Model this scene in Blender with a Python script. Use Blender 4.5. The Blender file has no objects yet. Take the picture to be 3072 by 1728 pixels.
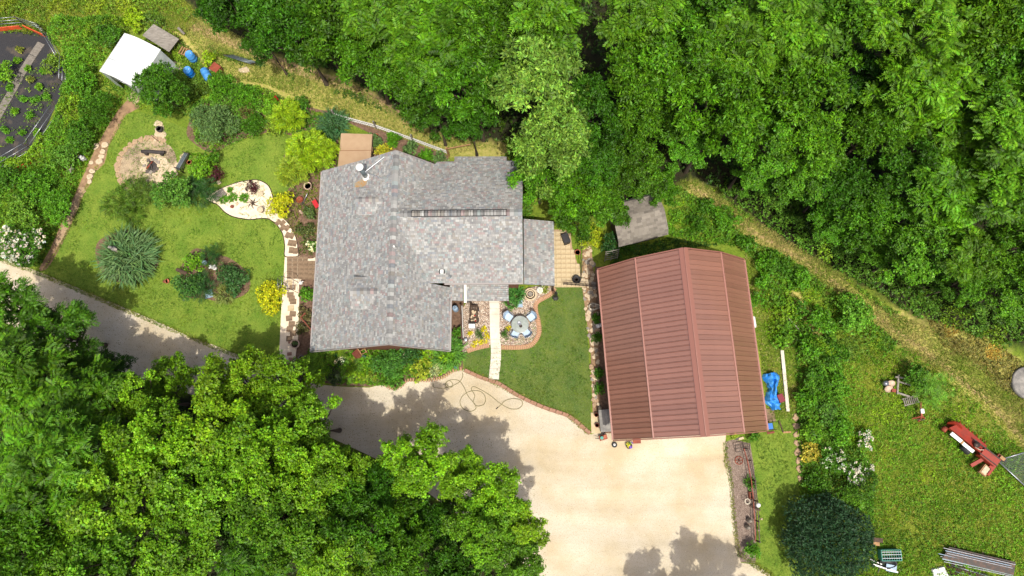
import bpy, math, random
import numpy as np
from mathutils import Vector, Matrix

random.seed(7)
rng = np.random.default_rng(7)
sc = bpy.context.scene
C = sc.collection

# ------------------------------------------------------------------ camera, sky, sun, exposure
F, H, NX, NY = 2045.0, 44.0, 1612.0, 1300.0      # focal length in photo pixels, flying height, where straight down falls
_d = np.array([(NX - 1536) / F, -(NY - 864) / F, -1.0]); _d /= np.linalg.norm(_d)
_z = -_d; _x = np.array([1.0, 0, 0]); _x -= _x.dot(_z) * _z; _x /= np.linalg.norm(_x); _y = np.cross(_z, _x)
ROT = np.array([_x, _y, _z])
cam_data = bpy.data.cameras.new('camera'); cam = bpy.data.objects.new('camera', cam_data); C.objects.link(cam)
cam_data.sensor_fit = 'HORIZONTAL'; cam_data.sensor_width = 36.0; cam_data.lens = F / 3072 * 36.0
cam_data.clip_start = 0.5; cam_data.clip_end = 1500.0
cam.matrix_world = Matrix.Translation((0, 0, H)) @ Matrix([list(r) for r in ROT]).to_4x4()
sc.camera = cam

SUN = Vector((0.13, -0.42, 1.0)).normalized()
world = bpy.data.worlds.new('World'); sc.world = world; world.use_nodes = True
wn = world.node_tree.nodes; wl = world.node_tree.links
sky = wn.new('ShaderNodeTexSky'); sky.sky_type = 'NISHITA'; sky.sun_disc = False
sky.sun_elevation = math.asin(SUN.z); sky.sun_rotation = math.atan2(SUN.x, SUN.y)
sky.dust_density = 5.0; sky.air_density = 0.6; sky.ozone_density = 0.5
wn['Background'].inputs['Strength'].default_value = 0.15
wl.new(sky.outputs['Color'], wn['Background'].inputs['Color'])
sun_data = bpy.data.lights.new('sun', 'SUN'); sun = bpy.data.objects.new('sun', sun_data); C.objects.link(sun)
sun_data.energy = 3.6; sun_data.angle = math.radians(0.6); sun_data.color = (1.0, 0.95, 0.86)
sun.rotation_euler = SUN.to_track_quat('Z', 'Y').to_euler(); sun.location = (0, 0, 60)
sc.view_settings.view_transform = 'Standard'; sc.view_settings.look = 'None'
sc.view_settings.gamma = 1.0; sc.view_settings.use_curve_mapping = False
sc.view_settings.exposure = 0.3
sc.render.engine = 'CYCLES'
sc.cycles.max_bounces = 4; sc.cycles.transparent_max_bounces = 4
sc.cycles.transmission_bounces = 4; sc.cycles.diffuse_bounces = 1; sc.cycles.glossy_bounces = 2


def P(px, py, z=0.0):
    """photo pixel + real height above ground -> world point"""
    v = ROT @ np.array([(px - 1536) / F, -(py - 864) / F, -1.0])
    t = (z - H) / v[2]
    return Vector((v[0] * t, v[1] * t, z))


def PP(pts, z=0.0):
    return [P(a, b, z) for a, b in pts]


# ------------------------------------------------------------------ materials
def srgb(r, g, b):
    return tuple(((c / 255) / 12.92 if c / 255 <= 0.04045 else ((c / 255 + 0.055) / 1.055) ** 2.4) for c in (r, g, b))


MATS = {}


def mat(name, col, rough=0.75, col2=None, scale=6.0, detail=6.0, lo=0.35, hi=0.65, bump=0.0, bscale=40.0, metal=0.0,
        attr=False, speck=None, sscale=60.0, coat=0.0, alpha=None, trans=0.0, spec=0.5, stretch=None):
    m = bpy.data.materials.new(name); m.use_nodes = True
    n = m.node_tree.nodes; l = m.node_tree.links
    b = n['Principled BSDF']
    b.inputs['Roughness'].default_value = rough; b.inputs['Metallic'].default_value = metal
    b.inputs['Specular IOR Level'].default_value = spec
    if coat:
        b.inputs['Coat Weight'].default_value = coat; b.inputs['Coat Roughness'].default_value = 0.15
        b.inputs['Coat IOR'].default_value = 1.7
    tc = n.new('ShaderNodeTexCoord'); vec = tc.outputs['Object']
    if stretch:
        mp = n.new('ShaderNodeMapping'); mp.inputs['Scale'].default_value = stretch
        l.new(vec, mp.inputs['Vector']); vec = mp.outputs['Vector']

    def noise(s, d=6.0, ro=0.6):
        t = n.new('ShaderNodeTexNoise'); t.inputs['Scale'].default_value = s; t.inputs['Detail'].default_value = d
        t.inputs['Roughness'].default_value = ro; l.new(vec, t.inputs['Vector']); return t

    def mix(fac, a, c, mode='MIX'):
        x = n.new('ShaderNodeMix'); x.data_type = 'RGBA'; x.blend_type = mode
        if isinstance(fac, float): x.inputs[0].default_value = fac
        else: l.new(fac, x.inputs[0])
        for i, v in ((6, a), (7, c)):
            if isinstance(v, tuple): x.inputs[i].default_value = v + (1,)
            else: l.new(v, x.inputs[i])
        return x.outputs[2]

    def ramp(src, a, c):
        r = n.new('ShaderNodeMapRange'); r.inputs[1].default_value = a; r.inputs[2].default_value = c
        l.new(src, r.inputs[0]); return r.outputs[0]
    cur = col
    if attr:
        at = n.new('ShaderNodeAttribute'); at.attribute_name = 'Col'; cur = at.outputs['Color']
        if col != (1, 1, 1): cur = mix(1.0, cur, col, 'MULTIPLY')
    if col2:
        f = ramp(noise(scale, detail).outputs[0], lo, hi)
        cur = mix(f, cur, col2)
    if speck:
        f = ramp(noise(sscale, 3.0, 0.7).outputs[0], 0.52, 0.68)
        cur = mix(f, cur, speck)
    if isinstance(cur, tuple): b.inputs['Base Color'].default_value = cur + (1,)
    else: l.new(cur, b.inputs['Base Color'])
    if bump:
        bp = n.new('ShaderNodeBump'); bp.inputs['Strength'].default_value = bump; bp.inputs['Distance'].default_value = 0.03
        l.new(noise(bscale, 4.0).outputs[0], bp.inputs['Height']); l.new(bp.outputs[0], b.inputs['Normal'])
    if trans:
        tr = n.new('ShaderNodeBsdfTranslucent')
        if isinstance(cur, tuple): tr.inputs['Color'].default_value = cur + (1,)
        else: l.new(mix(1.0, cur, (1.25, 1.15, 0.6), 'MULTIPLY'), tr.inputs['Color'])
        ms = n.new('ShaderNodeMixShader'); ms.inputs[0].default_value = trans
        l.new(b.outputs[0], ms.inputs[1]); l.new(tr.outputs[0], ms.inputs[2])
        l.new(ms.outputs[0], n['Material Output'].inputs['Surface'])
    if alpha is not None: b.inputs['Alpha'].default_value = alpha
    MATS[name] = m
    return m


# leaves: colour attribute x object colour
mat('leaf', (1, 1, 1), 0.5, attr=True, trans=0.22, spec=0.25)
_m = MATS['leaf']; _n = _m.node_tree.nodes; _l = _m.node_tree.links
_oi = _n.new('ShaderNodeObjectInfo'); _at = [x for x in _n if x.type == 'ATTRIBUTE'][0]
_mx = _n.new('ShaderNodeMix'); _mx.data_type = 'RGBA'; _mx.blend_type = 'MULTIPLY'; _mx.inputs[0].default_value = 1.0
_tg = [k.to_socket for k in _at.outputs['Color'].links]
_l.new(_at.outputs['Color'], _mx.inputs[6]); _l.new(_oi.outputs['Color'], _mx.inputs[7])
for s in _tg: _l.new(_mx.outputs[2], s)

mat('bark', srgb(96, 82, 66), 0.9, srgb(60, 50, 40), 5, bump=0.6, bscale=18, stretch=(1, 1, 0.3))
mat('grass_blade', (1, 1, 1), 0.6, attr=True, trans=0.25, spec=0.3)
mat('gravel', srgb(198, 188, 166), 0.95, srgb(184, 168, 136), 0.28, 12, 0.42, 0.64, 1.0, 30, speck=srgb(160, 148, 126), sscale=19)
_n = MATS['gravel'].node_tree.nodes; _l = MATS['gravel'].node_tree.links; _b = _n['Principled BSDF']
_src = _b.inputs['Base Color'].links[0].from_socket; _tc = _n.new('ShaderNodeTexCoord'); _mp = _n.new('ShaderNodeMapping'); _mp.inputs['Rotation'].default_value = (0, 0, math.radians(32)); _mp.inputs['Scale'].default_value = (.12, .9, 1)
_t = _n.new('ShaderNodeTexNoise'); _t.inputs['Scale'].default_value = 1.0; _t.inputs['Detail'].default_value = 7; _l.new(_tc.outputs['Object'], _mp.inputs[0]); _l.new(_mp.outputs[0], _t.inputs[0])
_mr = _n.new('ShaderNodeMapRange'); _mr.inputs[1].default_value = .35; _mr.inputs[2].default_value = .65; _mr.inputs[3].default_value = .88; _mr.inputs[4].default_value = 1.06; _l.new(_t.outputs[0], _mr.inputs[0])
_vm = _n.new('ShaderNodeVectorMath'); _vm.operation = 'SCALE'; _l.new(_src, _vm.inputs[0]); _l.new(_mr.outputs[0], _vm.inputs['Scale']); _l.new(_vm.outputs[0], _b.inputs['Base Color'])
mat('lawn', srgb(92, 122, 30), 0.95, srgb(122, 140, 46), 0.9, 8, 0.35, 0.68, 0.5, 45, speck=srgb(74, 96, 24), sscale=14)
mat('front_lawn', srgb(72, 98, 36), 0.95, srgb(96, 112, 40), 1.1, 8, 0.38, 0.66, 0.5, 45, speck=srgb(98, 108, 62), sscale=12)
mat('sand', srgb(224, 208, 182), 0.95, srgb(204, 184, 156), 2.0, 6, 0.4, 0.75, 0.3, 60)
mat('mulch', srgb(96, 74, 58), 0.95, srgb(128, 102, 82), 6, 8, 0.4, 0.65, 0.9, 30, speck=srgb(70, 52, 40), sscale=40)
mat('mulch_grey', srgb(120, 104, 92), 0.95, srgb(92, 76, 66), 6, 8, 0.4, 0.65, 0.9, 30, speck=srgb(176, 160, 146), sscale=26)
mat('dirt', srgb(150, 122, 92), 0.95, srgb(112, 90, 66), 2.2, 8, 0.4, 0.65, 0.5, 30)
mat('fire_gravel', srgb(170, 150, 120), 0.95, srgb(112, 98, 78), 0.8, 7, 0.42, 0.62, 0.5, 40, speck=srgb(186, 170, 140), sscale=20)
mat('fabric_black', srgb(40, 40, 42), 0.8, srgb(88, 78, 64), 0.9, 9, 0.52, 0.72, 0.6, 8)
mat('plank_grey', srgb(128, 122, 112), 0.85, srgb(98, 92, 82), 3, 6, bump=0.3, stretch=(1, 6, 6))
mat('stone_pale', srgb(200, 184, 156), 0.85, srgb(172, 152, 122), 7, 5, bump=0.5, bscale=14)
mat('stone_tan', srgb(174, 148, 116), 0.85, srgb(142, 118, 92), 7, 5, bump=0.5, bscale=14)
mat('stone_grey', srgb(150, 142, 130), 0.85, srgb(120, 112, 100), 7, 5, bump=0.5, bscale=14)
mat('stone_dark', srgb(98, 90, 82), 0.85, srgb(70, 64, 58), 7, 5, bump=0.5, bscale=14)
mat('paver_brown', srgb(134, 112, 88), 0.9, srgb(104, 86, 66), 3, 6, bump=0.4, bscale=30)
mat('paver_tan', srgb(190, 174, 140), 0.9, srgb(170, 150, 114), 2, 6, bump=0.3, bscale=30)
mat('brick', srgb(186, 146, 114), 0.9, srgb(160, 122, 94), 5, 5, bump=0.4, bscale=30)
mat('brick_red', srgb(158, 120, 98), 0.9, srgb(132, 98, 80), 5, 5, bump=0.4, bscale=30)
mat('concrete', srgb(206, 200, 186), 0.9, srgb(190, 182, 164), 1.6, 6, bump=0.2, bscale=40)
mat('concrete_old', srgb(150, 146, 138), 0.9, srgb(110, 108, 104), 2.4, 7, bump=0.4, bscale=20)
mat('shingle', (1, 1, 1), 0.92, attr=True, col2=None, bump=0.35, bscale=90, spec=0.25)
mat('deck', srgb(92, 90, 88), 0.9, spec=0.2)
mat('shed_roof', srgb(116, 110, 102), 0.92, srgb(94, 90, 82), 2.4, 7, bump=0.4, bscale=40, spec=0.2)
mat('siding', srgb(120, 78, 58), 0.8, srgb(98, 62, 46), 3, 5, bump=0.3, stretch=(6, 6, 0.6))
mat('trim', srgb(146, 140, 136), 0.7)
mat('barn_metal', srgb(142, 100, 84), 0.36, srgb(130, 90, 74), 0.45, 9, 0.35, 0.7, coat=0.7, spec=0.8)
_n = MATS['barn_metal'].node_tree.nodes; _l = MATS['barn_metal'].node_tree.links; _b = _n['Principled BSDF']
_src = _b.inputs['Base Color'].links[0].from_socket; _oi = _n.new('ShaderNodeObjectInfo'); _mr = _n.new('ShaderNodeMapRange'); _mr.inputs[3].default_value = .88; _mr.inputs[4].default_value = 1.06
_l.new(_oi.outputs['Random'], _mr.inputs[0]); _vm = _n.new('ShaderNodeVectorMath'); _vm.operation = 'SCALE'; _l.new(_src, _vm.inputs[0]); _l.new(_mr.outputs[0], _vm.inputs['Scale']); _l.new(_vm.outputs[0], _b.inputs['Base Color'])
mat('barn_trim', srgb(142, 96, 82), 0.4, coat=0.3, spec=0.6)
mat('barn_wall', srgb(170, 150, 128), 0.6)
mat('black', srgb(34, 33, 34), 0.6)
mat('iron', srgb(52, 46, 42), 0.55, srgb(84, 60, 46), 5, 5, 0.45, 0.7, metal=0.3)
mat('rust', srgb(140, 66, 42), 0.7, srgb(112, 48, 32), 3, 6, 0.4, 0.65, bump=0.2)
mat('machine_red', srgb(142, 44, 24), 0.55, srgb(112, 44, 30), 4, 6, 0.45, 0.75)
mat('galv', srgb(168, 172, 176), 0.35, srgb(140, 144, 150), 5, 5, metal=0.7)
mat('pipe_grey', srgb(92, 104, 108), 0.4, srgb(120, 130, 132), 4, 5, metal=0.5)
mat('white', srgb(226, 226, 222), 0.6, srgb(208, 206, 200), 2, 4)
mat('tent', srgb(238, 240, 240), 0.55, srgb(228, 232, 232), 0.8, 4, trans=0.25)
mat('tent_clear', srgb(196, 204, 204), 0.3, srgb(170, 178, 178), 1.5, 5, trans=0.2)
mat('blue', srgb(24, 112, 190), 0.4, srgb(18, 92, 168), 2, 4)
mat('blue_pale', srgb(72, 142, 200), 0.45, srgb(60, 122, 182), 2, 4)
mat('tarp', srgb(34, 122, 208), 0.5, srgb(84, 160, 224), 4, 6, 0.45, 0.62, bump=0.9, bscale=5)
mat('blue_grey', srgb(150, 172, 190), 0.5, srgb(134, 156, 176), 4, 4)
mat('cushion', srgb(176, 196, 214), 0.8, srgb(158, 180, 202), 6, 4)
mat('glass_top', srgb(150, 158, 152), 0.15, srgb(132, 140, 132), 5, 4, spec=0.6)
mat('wood', srgb(170, 134, 92), 0.8, srgb(138, 104, 68), 4, 6, stretch=(6, 1, 1), bump=0.2)
mat('wood_grey', srgb(146, 140, 130), 0.85, srgb(112, 106, 96), 3, 7, stretch=(1, 5, 1), bump=0.3)
mat('wood_dark', srgb(86, 66, 50), 0.85, srgb(60, 46, 36), 4, 6, bump=0.3)
mat('wood_red', srgb(128, 66, 46), 0.8, srgb(104, 52, 36), 4, 6)
mat('burnt', srgb(38, 36, 36), 0.8, srgb(66, 60, 56), 4, 6, bump=0.6, bscale=10)
mat('tub_cover', srgb(168, 142, 112), 0.6, srgb(158, 130, 100), 1.4, 5)
mat('tub_seam', srgb(128, 96, 68), 0.7)
mat('terracotta', srgb(176, 104, 76), 0.8, srgb(150, 84, 60), 5, 4)
mat('pot_pale', srgb(196, 172, 150), 0.8, srgb(170, 146, 124), 5, 4)
mat('soil', srgb(58, 44, 34), 0.95, bump=0.6)
mat('red', srgb(176, 28, 34), 0.5)
mat('dark_red', srgb(112, 16, 36), 0.6)
mat('yellow', srgb(222, 200, 60), 0.6)
mat('purple', srgb(86, 60, 140), 0.6)
mat('hose', srgb(118, 112, 74), 0.6)
mat('hose_pale', srgb(196, 186, 166), 0.6)
mat('green_plastic', srgb(64, 140, 124), 0.5)
mat('orange', srgb(206, 84, 36), 0.7, srgb(180, 70, 34), 3, 4)
mat('rubber', srgb(44, 44, 46), 0.8)
mat('pebble', (1, 1, 1), 0.85, attr=True)
mat('glass_blue', srgb(70, 110, 150), 0.08, spec=0.8)
mat('stain', srgb(168, 126, 74), 0.9, srgb(150, 140, 118), 5, 6, 0.42, 0.6)


# ------------------------------------------------------------------ mesh helpers
def new_obj(name, me, parent=None, loc=None, rz=0.0, scale=None):
    o = bpy.data.objects.new(name, me); C.objects.link(o)
    if parent: o.parent = parent
    if loc is not None: o.location = loc
    if rz: o.rotation_euler = (0, 0, rz)
    if scale is not None: o.scale = scale if hasattr(scale, '__len__') else (scale,) * 3
    return o


def tag(o, label=None, cat=None, group=None, kind=None):
    if label: o['label'] = label
    if cat: o['category'] = cat
    if group: o['group'] = group
    if kind: o['kind'] = kind
    return o


def thing(name, label, cat, loc=(0, 0, 0), rz=0.0, group=None):
    o = bpy.data.objects.new(name, None); C.objects.link(o)
    o.empty_display_size = 0.2
    o.location = loc; o.rotation_euler = (0, 0, rz)
    return tag(o, label, cat, group)


class MB:
    """collects faces for ONE mesh"""
    def __init__(self): self.v = []; self.f = []; self.c = []

    def face(self, pts, col=None):
        i = len(self.v); self.v += [tuple(p) for p in pts]; self.f.append(list(range(i, i + len(pts)))); self.c.append(col); return self

    def grid(self, rings, close=False, caps=True, col=None):
        i = len(self.v); m = len(rings[0])
        for r in rings: self.v += [tuple(p) for p in r]
        for a in range(len(rings) - 1):
            for k in range(m if close else m - 1):
                b = i + a * m + k; e = i + a * m + (k + 1) % m
                self.f.append([b, e, e + m, b + m]); self.c.append(col)
        if caps and close:
            self.f.append(list(range(i + m - 1, i - 1, -1))); self.c.append(col)
            j = i + (len(rings) - 1) * m; self.f.append(list(range(j, j + m))); self.c.append(col)
        return self

    def box(self, c, s, rz=0.0, tilt=None, col=None, taper=1.0):
        hx, hy, hz = s[0] / 2, s[1] / 2, s[2] / 2
        M = Matrix.Rotation(rz, 3, 'Z')
        if tilt is not None: M = M @ tilt
        r = []
        for z, t in ((-hz, 1.0), (hz, taper)):
            r.append([Vector(c) + M @ Vector((x * t, y * t, z)) for x, y in ((-hx, -hy), (hx, -hy), (hx, hy), (-hx, hy))])
        return self.grid(r, True, True, col)

    def bar(self, a, b, w, h=None, col=None):
        a, b = Vector(a), Vector(b); d = b - a; L = d.length
        if L < 1e-6: return self
        q = d.to_track_quat('X', 'Z').to_matrix(); h = h or w
        r = []
        for x in (0, L):
            r.append([a + q @ Vector((x, y * w / 2, z * h / 2)) for y, z in ((-1, -1), (1, -1), (1, 1), (-1, 1))])
        return self.grid(r, True, True, col)

    def tube(self, pts, rad, n=6, col=None):
        pts = [Vector(p) for p in pts]
        rs = rad if hasattr(rad, '__len__') else [rad] * len(pts)
        rings = []
        for i, p in enumerate(pts):
            d = (pts[min(i + 1, len(pts) - 1)] - pts[max(i - 1, 0)])
            if d.length < 1e-6: d = Vector((0, 0, 1))
            q = d.to_track_quat('Z', 'Y').to_matrix()
            rings.append([p + q @ Vector((math.cos(2 * math.pi * k / n) * rs[i], math.sin(2 * math.pi * k / n) * rs[i], 0)) for k in range(n)])
        return self.grid(rings, True, True, col)

    def lathe(self, prof, n=16, c=(0, 0, 0), M=None, col=None):
        rings = []
        for r, z in prof:
            ring = [Vector((math.cos(2 * math.pi * k / n) * r, math.sin(2 * math.pi * k / n) * r, z)) for k in range(n)]
            if M is not None: ring = [M @ p for p in ring]
            rings.append([p + Vector(c) for p in ring])
        return self.grid(rings, True, True, col)

    def prism(self, poly, z0, z1, col=None):
        return self.grid([[(p[0], p[1], z0) for p in poly], [(p[0], p[1], z1) for p in poly]], True, True, col)

    def mesh(self, name, m, smooth=False):
        me = bpy.data.meshes.new(name); me.from_pydata(self.v, [], self.f)
        if any(c is not None for c in self.c):
            at = me.color_attributes.new('Col', 'FLOAT_COLOR', 'CORNER')
            arr = np.ones((len(me.loops), 4), np.float32); k = 0
            for f, c in zip(self.f, self.c):
                arr[k:k + len(f), :3] = c if c is not None else (1, 1, 1); k += len(f)
            at.data.foreach_set('color', arr.ravel())
        me.materials.append(MATS[m])
        if smooth: me.polygons.foreach_set('use_smooth', [True] * len(me.polygons))
        me.update()
        return me

    def build(self, name, m, parent=None, smooth=False, loc=None, rz=0.0):
        return new_obj(name, self.mesh(name, m, smooth), parent, loc, rz)


def poly_inside(poly, pts):
    poly = np.array([(p[0], p[1]) for p in poly]); x, y = pts[:, 0], pts[:, 1]
    ins = np.zeros(len(pts), bool); j = len(poly) - 1
    for i in range(len(poly)):
        xi, yi = poly[i]; xj, yj = poly[j]
        c = ((yi > y) != (yj > y)) & (x < (xj - xi) * (y - yi) / (yj - yi + 1e-12) + xi)
        ins ^= c; j = i
    return ins


def line_dist(poly, pts):
    poly = np.array([(p[0], p[1]) for p in poly]); best = np.full(len(pts), 1e9)
    for a, b in zip(poly[:-1], poly[1:]):
        d = b - a; t = np.clip(((pts - a) @ d) / (d @ d + 1e-9), 0, 1)
        best = np.minimum(best, np.linalg.norm(pts - (a + t[:, None] * d), axis=1))
    return best


def vnoise(pts, scale, seed=0):
    """smooth value noise, 0..1"""
    g = np.random.default_rng(seed).random((64, 64)); q = pts[:, :2] * scale + 1000.0
    i = np.floor(q).astype(int); f = q - i; f = f * f * (3 - 2 * f)
    a = g[i[:, 0] % 64, i[:, 1] % 64]; b = g[(i[:, 0] + 1) % 64, i[:, 1] % 64]
    c = g[i[:, 0] % 64, (i[:, 1] + 1) % 64]; d = g[(i[:, 0] + 1) % 64, (i[:, 1] + 1) % 64]
    return (a * (1 - f[:, 0]) + b * f[:, 0]) * (1 - f[:, 1]) + (c * (1 - f[:, 0]) + d * f[:, 0]) * f[:, 1]


def rand_in(poly, n):
    a = np.array([(p[0], p[1]) for p in poly]); lo, hi = a.min(0), a.max(0)
    area = abs(sum(a[i, 0] * a[i - 1, 1] - a[i - 1, 0] * a[i, 1] for i in range(len(a)))) / 2
    box = (hi[0] - lo[0]) * (hi[1] - lo[1])
    q = lo + rng.random((int(n * box / max(area, 1e-6)), 2)) * (hi - lo)
    return q[poly_inside(poly, q)], area


def along(pts, step):
    """points every `step` along a polyline with tangent angle"""
    out = []; carry = step / 2
    for a, b in zip(pts[:-1], pts[1:]):
        a, b = Vector(a), Vector(b); d = b - a; L = d.length
        s = carry
        while s < L:
            out.append((a + d * (s / L), math.atan2(d.y, d.x))); s += step
        carry = s - L
    return out


def smooth_line(pts, n=6, closed=False):
    """Catmull-Rom through points"""
    p = [Vector(q) for q in pts]; out = []
    N = len(p)
    for i in range(N if closed else N - 1):
        p0 = p[(i - 1) % N] if closed or i > 0 else p[i]; p1 = p[i]; p2 = p[(i + 1) % N]
        p3 = p[(i + 2) % N] if closed or i + 2 < N else p2
        for k in range(n):
            t = k / n
            out.append(0.5 * ((2 * p1) + (p2 - p0) * t + (2 * p0 - 5 * p1 + 4 * p2 - p3) * t * t + (3 * p1 - p0 - 3 * p2 + p3) * t ** 3))
    if not closed: out.append(p[-1])
    return out


def sheet(name, poly, z, m, skirt=0.0):
    mb = MB(); mb.face([(p[0], p[1], z) for p in poly])
    if skirt:
        n = len(poly)
        for i in range(n):
            a, b = poly[i], poly[(i + 1) % n]
            mb.face([(a[0], a[1], z), (b[0], b[1], z), (b[0], b[1], z - skirt), (a[0], a[1], z - skirt)])
    o = mb.build(name, m); o['kind'] = 'structure'
    if o.data.polygons[0].normal.z < 0: o.data.flip_normals()
    return o


# stones: a few shared irregular meshes
def stone_mesh(seed, m, flat=0.45):
    r = random.Random(seed); mb = MB(); n = 9
    base = [1 + r.uniform(-0.28, 0.2) for _ in range(n)]
    def ring(s, z): return [(math.cos(2 * math.pi * k / n) * base[k] * s * 0.5, math.sin(2 * math.pi * k / n) * base[k] * s * 0.5, z + r.uniform(-0.02, 0.02)) for k in range(n)]
    mb.grid([ring(0.92, 0), ring(1.0, flat * 0.5), ring(0.86, flat * 0.9), ring(0.5, flat)], True)
    return mb.mesh('stone', m, False)


STONES = {m: [stone_mesh(i * 7 + k, m, 0.5) for i in range(4)] for k, m in enumerate(('stone_pale', 'stone_tan', 'stone_grey', 'stone_dark'))}


def put_stone(parent, p, s, m='stone_pale', name='stone', hz=0.5):
    return new_obj(name, random.choice(STONES[m]), parent, (p[0], p[1], p[2] if len(p) > 2 else 0), random.uniform(0, 6.28),
                   (s * random.uniform(0.85, 1.15), s * random.uniform(0.75, 1.1), s * hz))


# ------------------------------------------------------------------ foliage
def unit(a): return a / (np.linalg.norm(a, axis=1, keepdims=True) + 1e-9)


def leaf_arrays(base, dr, nrm, L, W, col, fold=0.12):
    dr = unit(dr); side = unit(np.cross(dr, nrm)); up = np.cross(side, dr)
    L = L[:, None]; W = W[:, None]
    mid = base + dr * L * 0.45 + up * W * fold
    v = np.stack([base, mid + side * W * 0.5, base + dr * L - up * L * 0.06, mid - side * W * 0.5], 1)
    return v, np.repeat(col[:, None, :], 4, 1)


def leaf_mesh(name, vs, cs, m='leaf'):
    v = np.concatenate(vs).astype(np.float32); c = np.concatenate(cs).astype(np.float32)
    n = len(v); me = bpy.data.meshes.new(name)
    me.vertices.add(n * 4); me.vertices.foreach_set('co', v.reshape(-1))
    idx = np.arange(n)[:, None] * 4 + np.array([0, 1, 2, 0, 2, 3])[None]
    me.loops.add(n * 6); me.loops.foreach_set('vertex_index', idx.reshape(-1).astype(np.int32))
    me.polygons.add(n * 2); me.polygons.foreach_set('loop_start', (np.arange(n * 2) * 3).astype(np.int32))
    me.polygons.foreach_set('loop_total', np.full(n * 2, 3, np.int32))
    at = me.color_attributes.new('Col', 'FLOAT_COLOR', 'POINT')
    cc = np.ones((n * 4, 4), np.float32); cc[:, :3] = c.reshape(-1, 3)
    at.data.foreach_set('color', cc.ravel())
    me.materials.append(MATS[m]); me.update(calc_edges=True)
    return me


def jitter_col(col, n, amt=0.22, hue=0.12):
    c = np.tile(np.array(col), (n, 1)) * (1 + rng.normal(0, amt, (n, 1)).clip(-0.55, 0.7))
    c[:, 0] *= 1 + rng.normal(0, hue, n); c[:, 2] *= 1 + rng.normal(0, hue, n)
    return c.clip(0.002, 0.9)


def rosettes(tips, axes, k, L, col, spread=1.15, wid=0.55, amt=0.22, droop=0.25):
    n = len(tips); t = np.repeat(tips, k, 0); a = unit(np.repeat(axes, k, 0))
    ref = unit(rng.normal(size=(n * k, 3))); rad = unit(np.cross(a, ref))
    th = rng.normal(spread, 0.3, (n * k, 1))
    d = a * np.cos(th) + rad * np.sin(th); d[:, 2] -= droop * rng.random(n * k)
    l = L * rng.uniform(0.65, 1.25, n * k)
    shade = np.repeat((1 + rng.normal(0, 0.26, n)).clip(.4, 1.8), k)[:, None]
    c = jitter_col(col, n * k, amt) * shade
    nr = a + rng.normal(0, 0.35, a.shape)
    return leaf_arrays(t + d * 0.02, d, nr, l, l * wid, c)


def pinnates(tips, dirs, pairs, rl, L, col, wid=0.36, amt=0.2):
    n = len(tips); d = unit(dirs); up = np.tile([0, 0, 1.0], (n, 1)) + rng.normal(0, 0.25, (n, 3))
    side = unit(np.cross(d, up)); up = np.cross(side, d); vs, cs = [], []
    rls = rl * rng.uniform(0.7, 1.2, n); shade = (1 + rng.normal(0, 0.26, n)).clip(.4, 1.8)[:, None]
    for i in range(pairs):
        s = (i + 0.6) / pairs
        pos = tips + d * (rls * s)[:, None] - up * (rls * 0.35 * s * s)[:, None]
        for sg in (-1, 1):
            ld = side * sg + d * 0.55 - up * 0.25
            l = L * (1 - 0.45 * abs(s - 0.5)) * rng.uniform(0.8, 1.15, n)
            v, c = leaf_arrays(pos, ld, up + rng.normal(0, 0.15, up.shape), l, l * wid, jitter_col(col, n, amt) * shade)
            vs.append(v); cs.append(c)
    return np.concatenate(vs), np.concatenate(cs)


def blob_points(R, hz, lobes, npuff, seed, low=-0.25, flat=0.0):
    """points on the surfaces of a cluster of lobes forming an uneven crown of radius R, half height hz; also outward normals"""
    r = np.random.default_rng(seed)
    ctr = []; rad = []
    for i in range(lobes):
        a = i * 2.4 + r.uniform(-0.5, 0.5); q = math.sqrt((i + 0.35) / lobes) * (0.68 if lobes < 13 else .8)
        zz = (1 - q * q) * r.uniform(0.1, 0.95) + r.uniform(-.3, .1)
        ctr.append([q * R * math.cos(a), q * R * math.sin(a), zz * hz]); rad.append(R * r.uniform(0.30, 0.50) * (1.0 if lobes < 9 else 0.85 if lobes < 13 else 0.66))
    if lobes == 1: ctr, rad = [[0, 0, 0]], [R * .97]
    ctr = np.array(ctr); rad = np.array(rad)
    w = rad ** 2 / np.sum(rad ** 2); k = r.choice(lobes, npuff, p=w)
    d = unit(r.normal(size=(npuff, 3))); d[:, 2] = np.where(d[:, 2] < low, -d[:, 2], d[:, 2])
    bump = 1 + .10 * np.sin(3 * d[:, 0] * 2.1 + seed) * np.cos(3 * d[:, 1] * 1.7 + seed)
    rr = bump * rad[k] * np.where(r.random(npuff) < 0.75, r.uniform(0.8, 1.1, npuff), r.uniform(0.3, 0.85, npuff))
    p = ctr[k] + d * rr[:, None] * np.array([1, 1, min(1.0, hz / R)])
    # keep only points not deep within another lobe
    deep = np.zeros(npuff, bool)
    for j in range(lobes): deep |= (np.linalg.norm(p - ctr[j], axis=1) < rad[j] * 0.55) & (k != j)
    return p[~deep], d[~deep], ctr, rad


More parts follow.
